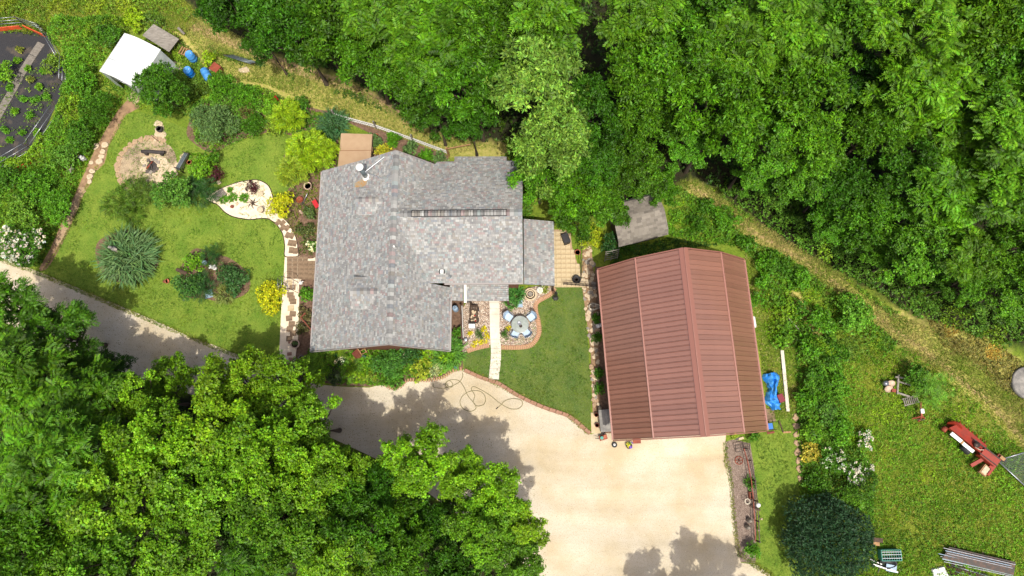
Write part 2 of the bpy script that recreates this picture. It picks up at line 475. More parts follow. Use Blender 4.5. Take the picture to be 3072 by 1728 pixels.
def crown_points(R, hz, lobes, per, seed):
    """puffs on the upper sides of many separate lobes spread through an uneven dome, so dark gaps stay between them"""
    r = np.random.default_rng(seed); ctr, rad = [], []
    ph = r.uniform(0, 6.28, 3)
    for i in range(lobes):
        a = i * 2.39996 + r.uniform(-.35, .35); q = math.sqrt((i + .4) / lobes)
        out = 1 + .16 * math.sin(2 * a + ph[0]) + .12 * math.sin(3 * a + ph[1]) + .08 * math.sin(5 * a + ph[2])
        top = math.sqrt(max(0, 1 - q * q)); zz = top * r.uniform(.35, 1.0) - (.55 if r.random() < .3 else .1)
        ctr.append([q * R * .84 * out * math.cos(a), q * R * .84 * out * math.sin(a), zz * hz]); rad.append(R * r.uniform(.12, .25))
    ctr = np.array(ctr); rad = np.array(rad); P_, D_, K_ = [], [], []
    for c, q in zip(ctr, rad):
        n = int(per * (q / .5) ** 2) + 6; d = unit(r.normal(size=(n, 3))); d[:, 2] = np.where(d[:, 2] < -.2, -d[:, 2], d[:, 2])
        sp = 1 + .3 * np.sin(3 * np.arctan2(d[:, 1], d[:, 0]) + q * 40)
        rr = q * np.where(r.random(n) < .8, r.uniform(.75, 1.12, n), r.uniform(.2, .8, n)) * sp
        P_.append(c + d * rr[:, None] * np.array([1, 1, .8])); D_.append(d); K_.append(np.full(n, r.normal(1, .17)))
    return np.concatenate(P_), np.concatenate(D_), ctr, rad, np.concatenate(K_).clip(.6, 1.5)


def crown_mesh(name, style, R, hz, seed, col, dens=1.0, lobes=26, leaf=0.2):
    p, d, ctr, rad, tone = crown_points(R, hz, lobes, {'maple': 52, 'pinnate': 30, 'oblong': 44}[style] * dens, seed)
    if style == 'maple':
        ax = d + np.array([0, 0, 0.7]); k = 3
        pp = np.repeat(p, k, 0) + rng.normal(0, 0.09, (len(p) * k, 3)); aa = np.repeat(ax, k, 0); rep = k * 4
        v, c = rosettes(pp, aa, 4, leaf, col, 1.2, 0.72, 0.2)
    elif style == 'pinnate':
        dd = d * np.array([.8, .8, 0.2]) + rng.normal(0, 0.7, d.shape) * np.array([1, 1, 0.35])
        v, c = pinnates(p, dd, 6, 0.5, leaf, col); rep = 0; tone = np.tile(tone, 12)
    else:
        ax = d + np.array([0, 0, 0.25]); k = 2; rep = k * 6
        pp = np.repeat(p, k, 0) + rng.normal(0, 0.12, (len(p) * k, 3)); aa = np.repeat(ax, k, 0) + rng.normal(0, 0.3, (len(p) * k, 3))
        v, c = rosettes(pp, aa, 6, leaf * 1.15, col, 1.0, 0.38, 0.24, 0.5)
    if rep: tone = np.repeat(tone, rep)
    c = c * tone[:, None, None]
    return leaf_mesh(name, [v], [c]), ctr, rad


def trunk_mesh(name, r0=0.15):
    mb = MB(); mb.tube([(0, 0, -.02), (.02, .01, .12), (.03, -.02, .6), (0, 0, 1.0)], [r0 * 1.5, r0, r0 * .8, r0 * .6], 8)
    return mb.mesh(name, 'bark', True)


def limb_mesh(name, ctr, hz, seed, r0=0.09):
    mb = MB(); r = random.Random(seed)
    for c in ctr:
        e = Vector((c[0], c[1], c[2])); s = Vector((r.uniform(-.05, .05), r.uniform(-.05, .05), -hz + r.uniform(0, .5) * max(.2, e.z + hz))); m = s.lerp(e, .55) - Vector((0, 0, .12 * (e - s).length))
        mb.tube([s, m, e], [r0 * r.uniform(.6, 1), r0 * .5, .015], 5)
        for k in range(2):
            d = Vector((r.uniform(-1, 1), r.uniform(-1, 1), r.uniform(.1, .6))) * .4
            mb.tube([m.lerp(e, .6), e + d], [.022, .006], 4)
    return mb.mesh(name, 'bark', True)


# ================================================================== THE SETTING
DRIVE_TOP = [(-150, 735), (0, 772), (111, 813), (246, 869), (330, 905), (489, 972), (575, 1014), (634, 1032), (696, 1057), (736, 1073), (764, 1085), (798, 1091), (838, 1092),
             (884, 1100), (893, 1129), (940, 1144), (968, 1155), (1024, 1160), (1108, 1163), (1148, 1152), (1173, 1168), (1201, 1163), (1223, 1143), (1282, 1143), (1325, 1136), (1359, 1115), (1390, 1109),
             (1437, 1131), (1474, 1144), (1499, 1153), (1548, 1184), (1598, 1209), (1642, 1227), (1673, 1237), (1707, 1250), (1736, 1272), (1772, 1303), (1800, 1296), (1860, 1290), (2180, 1275),
             (2176, 1330), (2180, 1380), (2196, 1453), (2202, 1549), (2216, 1657), (2222, 1688), (2268, 1694), (2306, 1720), (2380, 1800)]
DRIVE_LOW = [(2300, 1990), (1700, 1990), (1560, 1760), (1420, 1580), (1180, 1400), (900, 1270), (560, 1180), (200, 1060), (0, 960), (-150, 900)]
drive_poly = PP(DRIVE_TOP + DRIVE_LOW)

LAWN = [(378, 342), (421, 336), (469, 350), (596, 400), (650, 440), (700, 432), (764, 412), (823, 396), (848, 398), (872, 412), (880, 560), (850, 600), (836, 660), (856, 735), (854, 771), (850, 840), (844, 930), (838, 1066), (838, 1090),
        (798, 1089), (764, 1083), (736, 1071), (696, 1055), (634, 1030), (575, 1012), (489, 970), (330, 903), (246, 867), (131, 815), (151, 793), (187, 730), (223, 654), (254, 575), (274, 548), (286, 513), (314, 489), (326, 437), (358, 382)]
lawn_poly = PP(LAWN)
FRONT = [(1393, 1108), (1437, 1127), (1474, 1140), (1499, 1149), (1548, 1180), (1598, 1205), (1642, 1223), (1673, 1233), (1707, 1246), (1736, 1268), (1770, 1298), (1774, 1180), (1766, 1060), (1758, 960), (1748, 862), (1664, 852), (1500, 880), (1390, 960), (1388, 1060)]
front_poly = PP(FRONT)
STRIP = [(2176, 1322), (2300, 1290), (2330, 1235), (2386, 1240), (2392, 1330), (2400, 1450), (2500, 1560), (2420, 1728), (2420, 1830), (2380, 1800), (2306, 1718), (2268, 1690), (2262, 1640), (2268, 1500), (2256, 1390), (2240, 1335)]
strip_poly = PP(STRIP)

TRACK_A = PP([(520, 60), (640, 190), (760, 232), (900, 275), (1050, 322), (1200, 378), (1350, 432), (1500, 450)])
TRACK_B = PP([(560, 70), (680, 120), (790, 170), (880, 205), (1000, 246), (1080, 280), (1180, 325), (1260, 385)])
TRACK_C = PP([(2077, 562), (2135, 598), (2190, 645), (2248, 692), (2353, 746), (2425, 790), (2498, 844), (2588, 913), (2615, 940), (2706, 1006), (2764, 1044), (2880, 1139), (2960, 1200), (3080, 1330), (3200, 1480)])
TRACK_D = PP([(2385, 890), (2420, 950), (2450, 1000)])
TRACK_E = PP([(2720, 960), (2820, 1000), (2930, 1060), (3040, 1120)])
WOODS_N = PP([(480, -400), (480, -60), (600, 60), (700, 118), (850, 180), (1000, 228), (1100, 280), (1200, 350), (1290, 410), (1400, 430), (1560, 440), (1600, 560), (1700, 660), (1850, 640), (2000, 600), (2070, 540), (2160, 590), (2300, 700), (2450, 790), (2600, 870), (2750, 960), (2900, 1000), (3072, 1050), (3500, 1100), (3500, -400)])
WOODS_S = PP(DRIVE_LOW[2:] + [(-400, 1000), (-400, 2100), (1700, 2100)])


def build_ground():
    xs = np.unique(np.concatenate([np.linspace(-400, -45, 12), np.arange(-45, 42, 0.3), np.linspace(42, 400, 12)]))
    ys = np.unique(np.concatenate([np.linspace(-300, -14, 10), np.arange(-14, 38, 0.3), np.linspace(38, 500, 14)]))
    X, Y = np.meshgrid(xs, ys); p = np.stack([X.ravel(), Y.ravel()], 1)
    def g(line, w): return np.exp(-(line_dist(line, p) / w) ** 2)
    dry = np.maximum.reduce([g(TRACK_A, 1.0), 0.85 * g(TRACK_B, 0.8), 1.0 * g(TRACK_C, 0.6), 0.9 * g(TRACK_D, 0.6), 0.7 * g(TRACK_E, 1.3)])
    dry = np.maximum(dry, 0.45 * np.exp(-(line_dist(PP([(2740, 1080), (2960, 1230), (3072, 1300)]), p) / 2.0) ** 2))
    dirt = np.maximum.reduce([g(TRACK_B, 0.45), 0.8 * g(TRACK_C, 0.28), 0.6 * g(TRACK_D, 0.35)])
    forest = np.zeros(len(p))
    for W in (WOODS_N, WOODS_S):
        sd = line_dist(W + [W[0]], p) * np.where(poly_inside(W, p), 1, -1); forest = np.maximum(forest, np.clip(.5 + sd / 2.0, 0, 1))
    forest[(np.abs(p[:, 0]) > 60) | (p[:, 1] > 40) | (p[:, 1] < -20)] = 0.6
    nx, ny = len(xs), len(ys); i = np.arange(nx * ny).reshape(ny, nx)
    f = np.stack([i[:-1, :-1].ravel(), i[:-1, 1:].ravel(), i[1:, 1:].ravel(), i[1:, :-1].ravel()], 1)
    me = bpy.data.meshes.new('ground'); n = len(p)
    me.vertices.add(n); me.vertices.foreach_set('co', np.concatenate([p, np.zeros((n, 1))], 1).astype(np.float32).ravel())
    me.loops.add(f.size); me.loops.foreach_set('vertex_index', f.astype(np.int32).ravel())
    me.polygons.add(len(f)); me.polygons.foreach_set('loop_start', (np.arange(len(f)) * 4).astype(np.int32))
    me.polygons.foreach_set('loop_total', np.full(len(f), 4, np.int32))
    at = me.color_attributes.new('Col', 'FLOAT_COLOR', 'POINT')
    at.data.foreach_set('color', np.stack([dry, dirt, forest, np.ones(n)], 1).astype(np.float32).ravel())
    me.update(calc_edges=True)
    m = bpy.data.materials.new('meadow'); m.use_nodes = True; nn = m.node_tree.nodes; ll = m.node_tree.links; b = nn['Principled BSDF']
    b.inputs['Roughness'].default_value = 0.95; b.inputs['Specular IOR Level'].default_value = 0.2
    tc = nn.new('ShaderNodeTexCoord'); a = nn.new('ShaderNodeAttribute'); a.attribute_name = 'Col'
    sep = nn.new('ShaderNodeSeparateColor'); ll.new(a.outputs['Color'], sep.inputs[0])
    def noise(s, d=8):
        t = nn.new('ShaderNodeTexNoise'); t.inputs['Scale'].default_value = s; t.inputs['Detail'].default_value = d; t.inputs['Roughness'].default_value = 0.65
        ll.new(tc.outputs['Object'], t.inputs['Vector']); return t.outputs[0]
    def rng_(s, lo, hi):
        r = nn.new('ShaderNodeMapRange'); r.inputs[1].default_value = lo; r.inputs[2].default_value = hi; ll.new(s, r.inputs[0]); return r.outputs[0]
    def mix(f, x, y):
        k = nn.new('ShaderNodeMix'); k.data_type = 'RGBA'; ll.new(f, k.inputs[0])
        for i_, v in ((6, x), (7, y)):
            if isinstance(v, tuple): k.inputs[i_].default_value = v + (1,)
            else: ll.new(v, k.inputs[i_])
        return k.outputs[2]
    def edge(mask, s, lo, hi):
        q = nn.new('ShaderNodeMath'); q.operation = 'MULTIPLY_ADD'; ll.new(noise(s), q.inputs[0]); q.inputs[1].default_value = 0.9; ll.new(mask, q.inputs[2])
        return rng_(q.outputs[0], lo, hi)
    c = mix(rng_(noise(0.5), 0.35, 0.65), srgb(92, 118, 30), srgb(130, 142, 50))
    c = mix(rng_(noise(7), 0.45, 0.7), c, srgb(70, 90, 26))
    c = mix(edge(sep.outputs[0], 2.2, 0.7, 1.15), c, mix(rng_(noise(5), 0.35, 0.65), srgb(178, 164, 98), srgb(140, 144, 62)))
    c = mix(edge(sep.outputs[1], 2.6, 0.85, 1.25), c, mix(rng_(noise(4), 0.35, 0.65), srgb(190, 162, 120), srgb(156, 126, 94)))
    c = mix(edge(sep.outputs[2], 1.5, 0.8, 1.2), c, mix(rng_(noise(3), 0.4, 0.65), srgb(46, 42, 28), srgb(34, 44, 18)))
    ll.new(c, b.inputs['Base Color'])
    bp = nn.new('ShaderNodeBump'); bp.inputs['Strength'].default_value = 0.7; bp.inputs['Distance'].default_value = 0.05
    ll.new(noise(22, 5), bp.inputs['Height']); ll.new(bp.outputs[0], b.inputs['Normal'])
    me.materials.append(m)
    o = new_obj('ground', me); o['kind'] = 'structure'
    tag(o, 'rough meadow ground with dry mown tracks around the house and barn')


build_ground()
tag(sheet('gravel_drive', drive_poly, 0.010, 'gravel'), 'pale crushed stone driveway sweeping past house and barn')
tag(sheet('garden_lawn', lawn_poly, 0.016, 'lawn'), 'mown garden lawn with islands of planting west of the house')
tag(sheet('front_lawn', front_poly, 0.016, 'front_lawn'), 'small mown front lawn between house and barn')
tag(sheet('side_lawn', strip_poly, 0.016, 'lawn'), 'narrow mown grass strip right of the rail fence')

# ------------------------------------------------------------------ beds, paths, patios
def edged(name, px, z, m, label, smooth=4):
    poly = smooth_line(PP(px), smooth, True) if smooth else PP(px)
    o = sheet(name, poly, z, m); tag(o, label); return o, poly


# mulch path down the left side of the lawn
side_path, _ = edged('mulch_path', [(395, 300), (420, 322), (378, 345), (358, 384), (326, 440), (314, 491), (286, 516), (274, 550), (254, 577), (223, 656), (187, 732), (151, 795), (131, 812), (118, 806), (150, 750), (176, 690), (200, 640), (236, 560), (262, 500), (280, 460), (312, 400), (345, 345), (378, 305)], 0.020, 'dirt', 'bare earth path with stepping stones left of the lawn', 2)
for a, b in ((246, 570), (239, 586), (231, 603), (223, 620), (215, 637), (208, 655), (200, 673), (192, 690), (184, 706), (175, 722)):
    s = put_stone(side_path, P(a, b, 0.02), 0.62, 'stone_tan', 'stepping_stone', 0.14)
for a, b, s in ((316, 435, .5), (310, 456, .52), (305, 470, .42), (300, 485, .6), (277, 514, .45), (271, 530, .5), (270, 545, .42), (288, 440, .5), (274, 488, .35)):
    put_stone(side_path, P(a, b, 0.02), s, 'stone_pale', 'stone', 0.45)

# round gravel sitting circle
fc = P(441, 496); FR = 2.05
circ = [(fc.x + FR * math.cos(t) * 1.04, fc.y + FR * math.sin(t) * 0.98) for t in np.linspace(0, 2 * math.pi, 40, False)]
gc = sheet('gravel_circle', circ, 0.024, 'fire_gravel'); tag(gc, 'round gravel sitting area with stone edging on the lawn')
for k in range(17):
    t = math.radians(62 + k * 11.5)
    o = put_stone(gc, (fc.x + (FR + 0.05) * math.cos(t), fc.y + (FR) * math.sin(t), 0.0), 0.5, 'stone_tan', 'edging_stone', 0.3)
for a, b, s in ((437, 484, .7), (463, 482, .7), (487, 488, .75), (487, 512, .7), (470, 528, .7), (440, 526, .7), (432, 505, .6), (505, 505, .8), (500, 530, .75), (520, 520, .7), (478, 470, .6), (450, 545, .8), (480, 548, .7)):
    put_stone(gc, P(a, b, 0.024), s * 1.1, 'stone_pale', 'flagstone', 0.05)
for a, b, s in ((476, 372, .6), (480, 388, .65), (474, 402, .6), (482, 412, .6), (490, 404, .5), (468, 414, .5), (549, 470, .6), (538, 498, .7), (545, 486, .5)):
    put_stone(gc, P(a, b, 0.02), s, 'stone_pale', 'flagstone', 0.08)

# sand bed with plants and the curved strip of sand and pavers
sand_px = [(618, 598), (640, 578), (668, 564), (700, 552), (730, 544), (770, 540), (798, 551), (812, 568), (822, 600), (836, 640), (868, 672), (886, 705), (894, 740), (895, 768), (856, 770), (855, 738), (848, 701), (829, 673), (804, 657), (779, 656), (748, 659), (702, 651), (674, 636), (652, 614)]
sand, sand_poly = edged('sand_bed', sand_px, 0.028, 'sand', 'pale sand bed curving into a narrow path beside the house', 3)
mb = MB(); mb.tube([Vector((p[0], p[1], 0.03)) for p in sand_poly] + [Vector((sand_poly[0][0], sand_poly[0][1], 0.03))], 0.035, 5)
mb.build('edging_strip', 'iron', sand)
def paver(parent, a, b, w, d, rz, m='paver_brown', z=0.03, name='paver', h=0.03):
    key = (round(w, 2), round(d, 2), m, h)
    if key not in PAVERS:
        q = MB(); q.grid([[(x * w / 2, y * d / 2, 0) for x, y in ((-1, -1), (1, -1), (1, 1), (-1, 1))], [(x * w / 2, y * d / 2, h * .7) for x, y in ((-1, -1), (1, -1), (1, 1), (-1, 1))],
                          [(x * (w / 2 - .012), y * (d / 2 - .012), h) for x, y in ((-1, -1), (1, -1), (1, 1), (-1, 1))]], True)
        PAVERS[key] = q.mesh('paver', m)
    p = a if isinstance(a, Vector) else P(a, b)
    return new_obj(name, PAVERS[key], parent, (p.x, p.y, z + random.uniform(0, .008)), rz)


PAVERS = {}
for a, b, r in ((840, 668, -.75), (854, 683, -.6), (868, 706, -.4), (876, 729, -.2), (879, 751, -.05)):
    paver(sand, a - 5, b, .3, .42, r, z=0.03); paver(sand, a + 8, b + 2, .3, .42, r, z=0.03)

walk, _ = edged('garden_walk', [(838, 1112), (838, 1066), (844, 930), (851, 840), (855, 768), (895, 768), (946, 772), (944, 838), (902, 842), (898, 900), (896, 960), (895, 1010), (890, 1060), (888, 1112)], 0.026, 'sand', 'sand and paver walk down the west side of the house', 0)
for i in range(4):
    for j in range(5):
        p = P(866 + 11, 776 + j * 13.5); paver(walk, Vector((p.x + (i - .5) * .36, p.y, 0)), 0, .34, .30, 0)
for i in range(4):
    for j in range(4):
        p = P(905 + i * 13, 790 + j * 14); paver(walk, p, 0, .29, .31, 0, z=0.028)
for a, b in ((868, 848), (878, 862), (872, 885), (880, 905), (873, 925), (879, 942), (868, 955), (876, 972), (870, 988), (880, 1000), (869, 1016), (876, 896)):
    paver(walk, a, b, .42, .36, random.uniform(-.15, .15), 'paver_brown' if random.random() < .7 else 'paver_tan')
for a, b in ((872, 1026), (869, 1062), (873, 1078), (868, 1094), (874, 1108)):
    paver(walk, a, b, .3, .22, random.uniform(-.1, .1), 'brick_red')

# mulch beds
edged('island_bed', [(590, 745), (640, 760), (690, 775), (735, 810), (752, 850), (740, 880), (700, 898), (650, 903), (610, 895), (560, 890), (540, 850), (545, 800), (565, 765)], 0.030, 'mulch', 'mulched island bed in the lawn')
edged('grass_bed', [(300, 720), (400, 690), (455, 730), (476, 790), (440, 830), (380, 850), (320, 830), (290, 780)], 0.030, 'mulch', 'mulched bed beneath the tall ornamental grass')
edged('shrub_bed', [(590, 330), (650, 290), (760, 270), (880, 310), (960, 330), (1010, 350), (1010, 500), (970, 520), (960, 560), (880, 560), (850, 480), (880, 420), (850, 398), (820, 394), (764, 408), (700, 428), (640, 458), (596, 440), (560, 400)], 0.034, 'mulch', 'mulched shrub bed along the top of the lawn')
edged('west_bed', [(880, 556), (966, 540), (960, 700), (950, 770), (898, 768), (890, 720), (868, 676), (846, 640), (850, 600)], 0.036, 'mulch', 'planted strip against the west wall')
edged('corner_bed', [(902, 842), (950, 838), (946, 1050), (960, 1100), (893, 1128), (886, 1080), (897, 1000), (898, 900)], 0.034, 'mulch', 'narrow planted bed at the southwest house corner')
edged('front_bed', [(893, 1126), (940, 1142), (1024, 1157), (1108, 1160), (1148, 1149), (1173, 1164), (1201, 1160), (1223, 1140), (1282, 1140), (1325, 1133), (1359, 1112), (1390, 1107), (1388, 1050), (1392, 900), (1340, 900), (1330, 1040), (940, 1040)], 0.032, 'mulch', 'deep planted bed along the front gable', 0)
edged('north_bed', [(1010, 350), (1100, 372), (1345, 468), (1345, 520), (1120, 520), (1110, 400)], 0.020, 'mulch', 'planted bed behind the house inside the picket fence', 0)
edged('rail_bed', [(2176, 1325), (2200, 1318), (2250, 1330), (2262, 1400), (2270, 1520), (2268, 1640), (2266, 1690), (2222, 1686), (2214, 1657), (2200, 1549), (2194, 1453), (2178, 1380)], 0.024, 'mulch_grey', 'grey bark chip bed along the rail fence', 0)
edged('barn_bed', [(1785, 800), (1830, 800), (1850, 1300), (1792, 1300), (1782, 1180), (1778, 1060), (1772, 960)], 0.022, 'mulch', 'shaded planted bed along the barn wall', 0)

# rock strip along the barn
strip, rock_poly = edged('rock_strip', [(1748, 700), (1772, 720), (1785, 860), (1792, 960), (1796, 1060), (1800, 1200), (1800, 1240), (1778, 1240), (1772, 1060), (1760, 960), (1746, 860)], 0.026, 'dirt', 'strip of loose pale rocks beside the barn', 0)
pts, _a = rand_in(rock_poly, 210)
for q in pts[:200]:
    put_stone(strip, (q[0], q[1], 0.02), random.uniform(.16, .36), random.choice(('stone_pale', 'stone_pale', 'stone_tan', 'stone_grey')), 'rock', 0.55)

# tan paver terrace east of the house
terr_px = [(1640, 690), (1690, 688), (1712, 700), (1716, 740), (1735, 800), (1752, 862), (1640, 862)]
terrace, terr_poly = edged('paver_terrace', terr_px, 0.018, 'stone_tan', 'tan paver terrace beside the east porch', 0)
tp = np.array([(p[0], p[1]) for p in terr_poly]); lo, hi = tp.min(0), tp.max(0)
xx = lo[0] + .16
while xx < hi[0] + .3:
    yy = lo[1] + .16
    while yy < hi[1]:
        if poly_inside(terr_poly, np.array([[xx, yy]]))[0]: paver(terrace, Vector((xx, yy, 0)), 0, .305, .305, 0, 'paver_tan', .02)
        yy += .32
    xx += .32

# concrete front walk, slab by slab
wroot = tag(sheet('front_walk', PP([(1470, 880), (1498, 880), (1499, 1000), (1503, 1060), (1497, 1140), (1466, 1136), (1473, 1060), (1471, 960)]), 0.030, 'concrete_old'), 'white concrete slab walk from drive to porch')
edges = [(1468, 1498, 884), (1468, 1498, 908), (1469, 1499, 926), (1469, 1499, 943), (1470, 1499, 981), (1471, 1500, 1018), (1472, 1502, 1032), (1473, 1503, 1046), (1473, 1503, 1060), (1473, 1503, 1075), (1471, 1502, 1090), (1470, 1500, 1106), (1468, 1498, 1122), (1466, 1496, 1138)]
for (a, b, y), (c, d, y2) in zip(edges[:-1], edges[1:]):
    g = .35
    q = PP([(a, y + g), (b, y + g), (d, y2 - g), (c, y2 - g)])
    m = MB(); m.grid([[(p.x, p.y, .012) for p in q], [(p.x, p.y, .062) for p in q]], True); m.build('slab', 'concrete', wroot)

# pebble patio with brick rim
peb_px = [(1400, 905), (1470, 900), (1560, 895), (1580, 868), (1625, 856), (1664, 862), (1650, 885), (1612, 905), (1606, 930), (1614, 965), (1616, 1000), (1600, 1028), (1580, 1038), (1540, 1040), (1504, 1040), (1470, 1034), (1430, 1042), (1400, 1052), (1388, 1058), (1386, 960)]
patio, peb_poly = edged('pebble_patio', peb_px, 0.022, 'mulch_grey', 'pebble patio around the table with brick rim', 2)
def pebbles(parent, poly, n, size, cols, z=0.02, name='pebbles'):
    pts, _ = rand_in(poly, n); mb = MB()
    for q in pts:
        s = size * random.uniform(.6, 1.3); r = random.uniform(0, 3); c = random.choice(cols); k = random.uniform(.8, 1.2); c = tuple(min(.9, x * k) for x in c)
        ring = [(q[0] + math.cos(r + t * 1.257) * s * (.5 + .2 * (t % 2)), q[1] + math.sin(r + t * 1.257) * s * .5) for t in range(5)]
        mb.grid([[(a, b, z) for a, b in ring], [((a + q[0]) / 2, (b + q[1]) / 2, z + s * .4) for a, b in ring]], True, True, c)
    o = mb.build(name, 'pebble', parent); o['kind'] = 'stuff'; return o
pebbles(patio, peb_poly, 12000, .06, [srgb(196, 178, 156), srgb(216, 206, 190), srgb(164, 136, 112), srgb(180, 166, 150), srgb(138, 120, 106)])
for line in ([(1664, 864), (1650, 884), (1612, 906), (1607, 930), (1615, 965), (1617, 1000), (1601, 1029), (1580, 1040), (1540, 1043), (1505, 1042)], [(1468, 1036), (1430, 1044), (1400, 1054)]):
    for p, t in along(smooth_line(PP(line), 5), .115): paver(patio, p, 0, .1, .3, t, 'brick', .03, 'brick', .05)
# brick kerb along the front lawn and the front bed
for line, root, m in (([(1393, 1110), (1437, 1130), (1474, 1143), (1499, 1152), (1548, 1183), (1598, 1208), (1642, 1226), (1673, 1236), (1707, 1249), (1736, 1271), (1772, 1302)], bpy.data.objects['front_lawn'], 'brick_red'),):
    for p, t in along(smooth_line(PP(line), 5), .43): paver(root, p, 0, .41, .24, t, m, .02, 'kerb_brick', .07)
for p, t in along(smooth_line(PP([(1148, 1149), (1173, 1165), (1201, 1161), (1223, 1141), (1282, 1141), (1325, 1134), (1359, 1113), (1388, 1106)]), 4), .17):
    paver(bpy.data.objects['front_bed'], p, 0, .1, .22, t, 'brick', .02, 'brick', .07)
for p, t in along(PP([(2386, 1240), (2394, 1330), (2402, 1455)]), .52):
    put_stone(bpy.data.objects['side_lawn'], (p.x, p.y, 0), .5, 'stone_tan', 'edging_stone', .4)

# vegetable plot
plot, plot_poly = edged('vegetable_plot', [(-40, 96), (138, 90), (205, 235), (110, 446), (-40, 510)], 0.02, 'fabric_black', 'black weed fabric of the fenced vegetable plot', 0)
pl = PP([(126, 130), (100, 168), (66, 222), (36, 278), (6, 330), (-20, 376)])
for a, b in zip(pl[:-1], pl[1:]):
    d = (b - a).normalized(); s = Vector((-d.y, d.x, 0)) * .3
    m = MB(); m.grid([[a + s + d * .02, a - s + d * .02, b - s - d * .02, b + s - d * .02], [v + Vector((0, 0, .05)) for v in (a + s + d * .02, a - s + d * .02, b - s - d * .02, b + s - d * .02)]], True)
    o = m.build('plank', 'plank_grey', plot); o.location.z = .025

# ================================================================== HOUSE
PAL = [srgb(164, 163, 160), srgb(178, 178, 174), srgb(150, 150, 148), srgb(192, 193, 188), srgb(166, 146, 144), srgb(170, 148, 145), srgb(156, 168, 166), srgb(172, 180, 178), srgb(146, 152, 158), srgb(160, 154, 144), srgb(138, 138, 138), srgb(184, 182, 176)]
_mu = (.35, .36, .345)
PAL = [tuple(  .80 * x + .20 * y for x, y in zip(c, _mu)) for c in PAL]
PALW = [18, 15, 14, 7, 5, 3, 6, 5, 6, 6, 7, 6]


def clip_poly(sub, clip):
    def inside(p, a, b): return (b[0] - a[0]) * (p[1] - a[1]) - (b[1] - a[1]) * (p[0] - a[0]) >= -1e-9
    out = sub
    for i in range(len(clip)):
        a, b = clip[i], clip[(i + 1) % len(clip)]; src = out; out = []
        for j in range(len(src)):
            p, q = src[j], src[(j + 1) % len(src)]; ip, iq = inside(p, a, b), inside(q, a, b)
            if ip: out.append(p)
            if ip != iq:
                d1 = (b[0] - a[0]) * (p[1] - a[1]) - (b[1] - a[1]) * (p[0] - a[0]); d2 = (b[0] - a[0]) * (q[1] - a[1]) - (b[1] - a[1]) * (q[0] - a[0])
                t = d1 / (d1 - d2); out.append((p[0] + (q[0] - p[0]) * t, p[1] + (q[1] - p[1]) * t))
        if len(out) < 3: return []
    return out


def shingle_slope(parent, polys, u, name='roof_slope', row=.13, thick=.10, bias=0.0, stain=None):
    """one pitched roof plane: deck (a part) with its shingle courses (stuff, under the deck). polys: convex pieces in one plane; u: course direction"""
    u = Vector(u).normalized(); a = [Vector(p) for p in polys[0]]
    n = (a[1] - a[0]).cross(a[2] - a[0]).normalized()
    if n.z < 0: n = -n
    v = n.cross(u)
    if v.z < 0: u = -u; v = n.cross(u)
    o0 = a[0]
    deck = MB(); sh = MB()
    for poly in polys:
        pl = [Vector(p) for p in poly]
        uv = [((p - o0).dot(u), (p - o0).dot(v)) for p in pl]
        ar = sum(uv[i][0] * uv[(i + 1) % len(uv)][1] - uv[(i + 1) % len(uv)][0] * uv[i][1] for i in range(len(uv)))
        if ar < 0: uv.reverse(); pl.reverse()
        deck.grid([[p - n * thick for p in pl], [p for p in pl]], True)
        u0 = min(p[0] for p in uv); u1 = max(p[0] for p in uv); v0 = min(p[1] for p in uv); v1 = max(p[1] for p in uv)
        r = math.floor(v0 / row)
        while r * row < v1:
            rr = random.Random(r * 31 + int(abs(o0.x) * 100) + len(uv)); x = u0 - rr.uniform(0, .3); run = 0; c = PAL[0]
            while x < u1:
                w = rr.choice((.09, .12, .15, .18, .24))
                c = rr.choices(PAL, PALW)[0]; k = rr.uniform(.62, .78)
                cc = tuple(min(.8, q * k) for q in c)
                q = clip_poly([(x + .004, r * row + .004), (x + w - .004, r * row + .004), (x + w - .004, (r + 1) * row - .002), (x + .004, (r + 1) * row - .002)], uv)
                if q:
                    tk = rr.choice((.008, .012, .018))
                    top = [o0 + u * p[0] + v * p[1] + n * (.004 + tk * (1 - (p[1] - r * row) / row)) for p in q]
                    sh.face(top, cc)
                    for i in range(len(q)):
                        p1, p2 = q[i], q[(i + 1) % len(q)]
                        if abs(p1[1] - (r * row + .004)) < 1e-6 and abs(p2[1] - (r * row + .004)) < 1e-6:
                            b1, b2 = o0 + u * p1[0] + v * p1[1], o0 + u * p2[0] + v * p2[1]
                            sh.face([b1, b2, top[(i + 1) % len(q)], top[i]], tuple(x_ * .8 for x_ in cc))
                x += w
            r += 1
    d = deck.build(name, 'deck', parent)
    s = sh.build('shingles', 'shingle', d); s['kind'] = 'stuff'
    return d


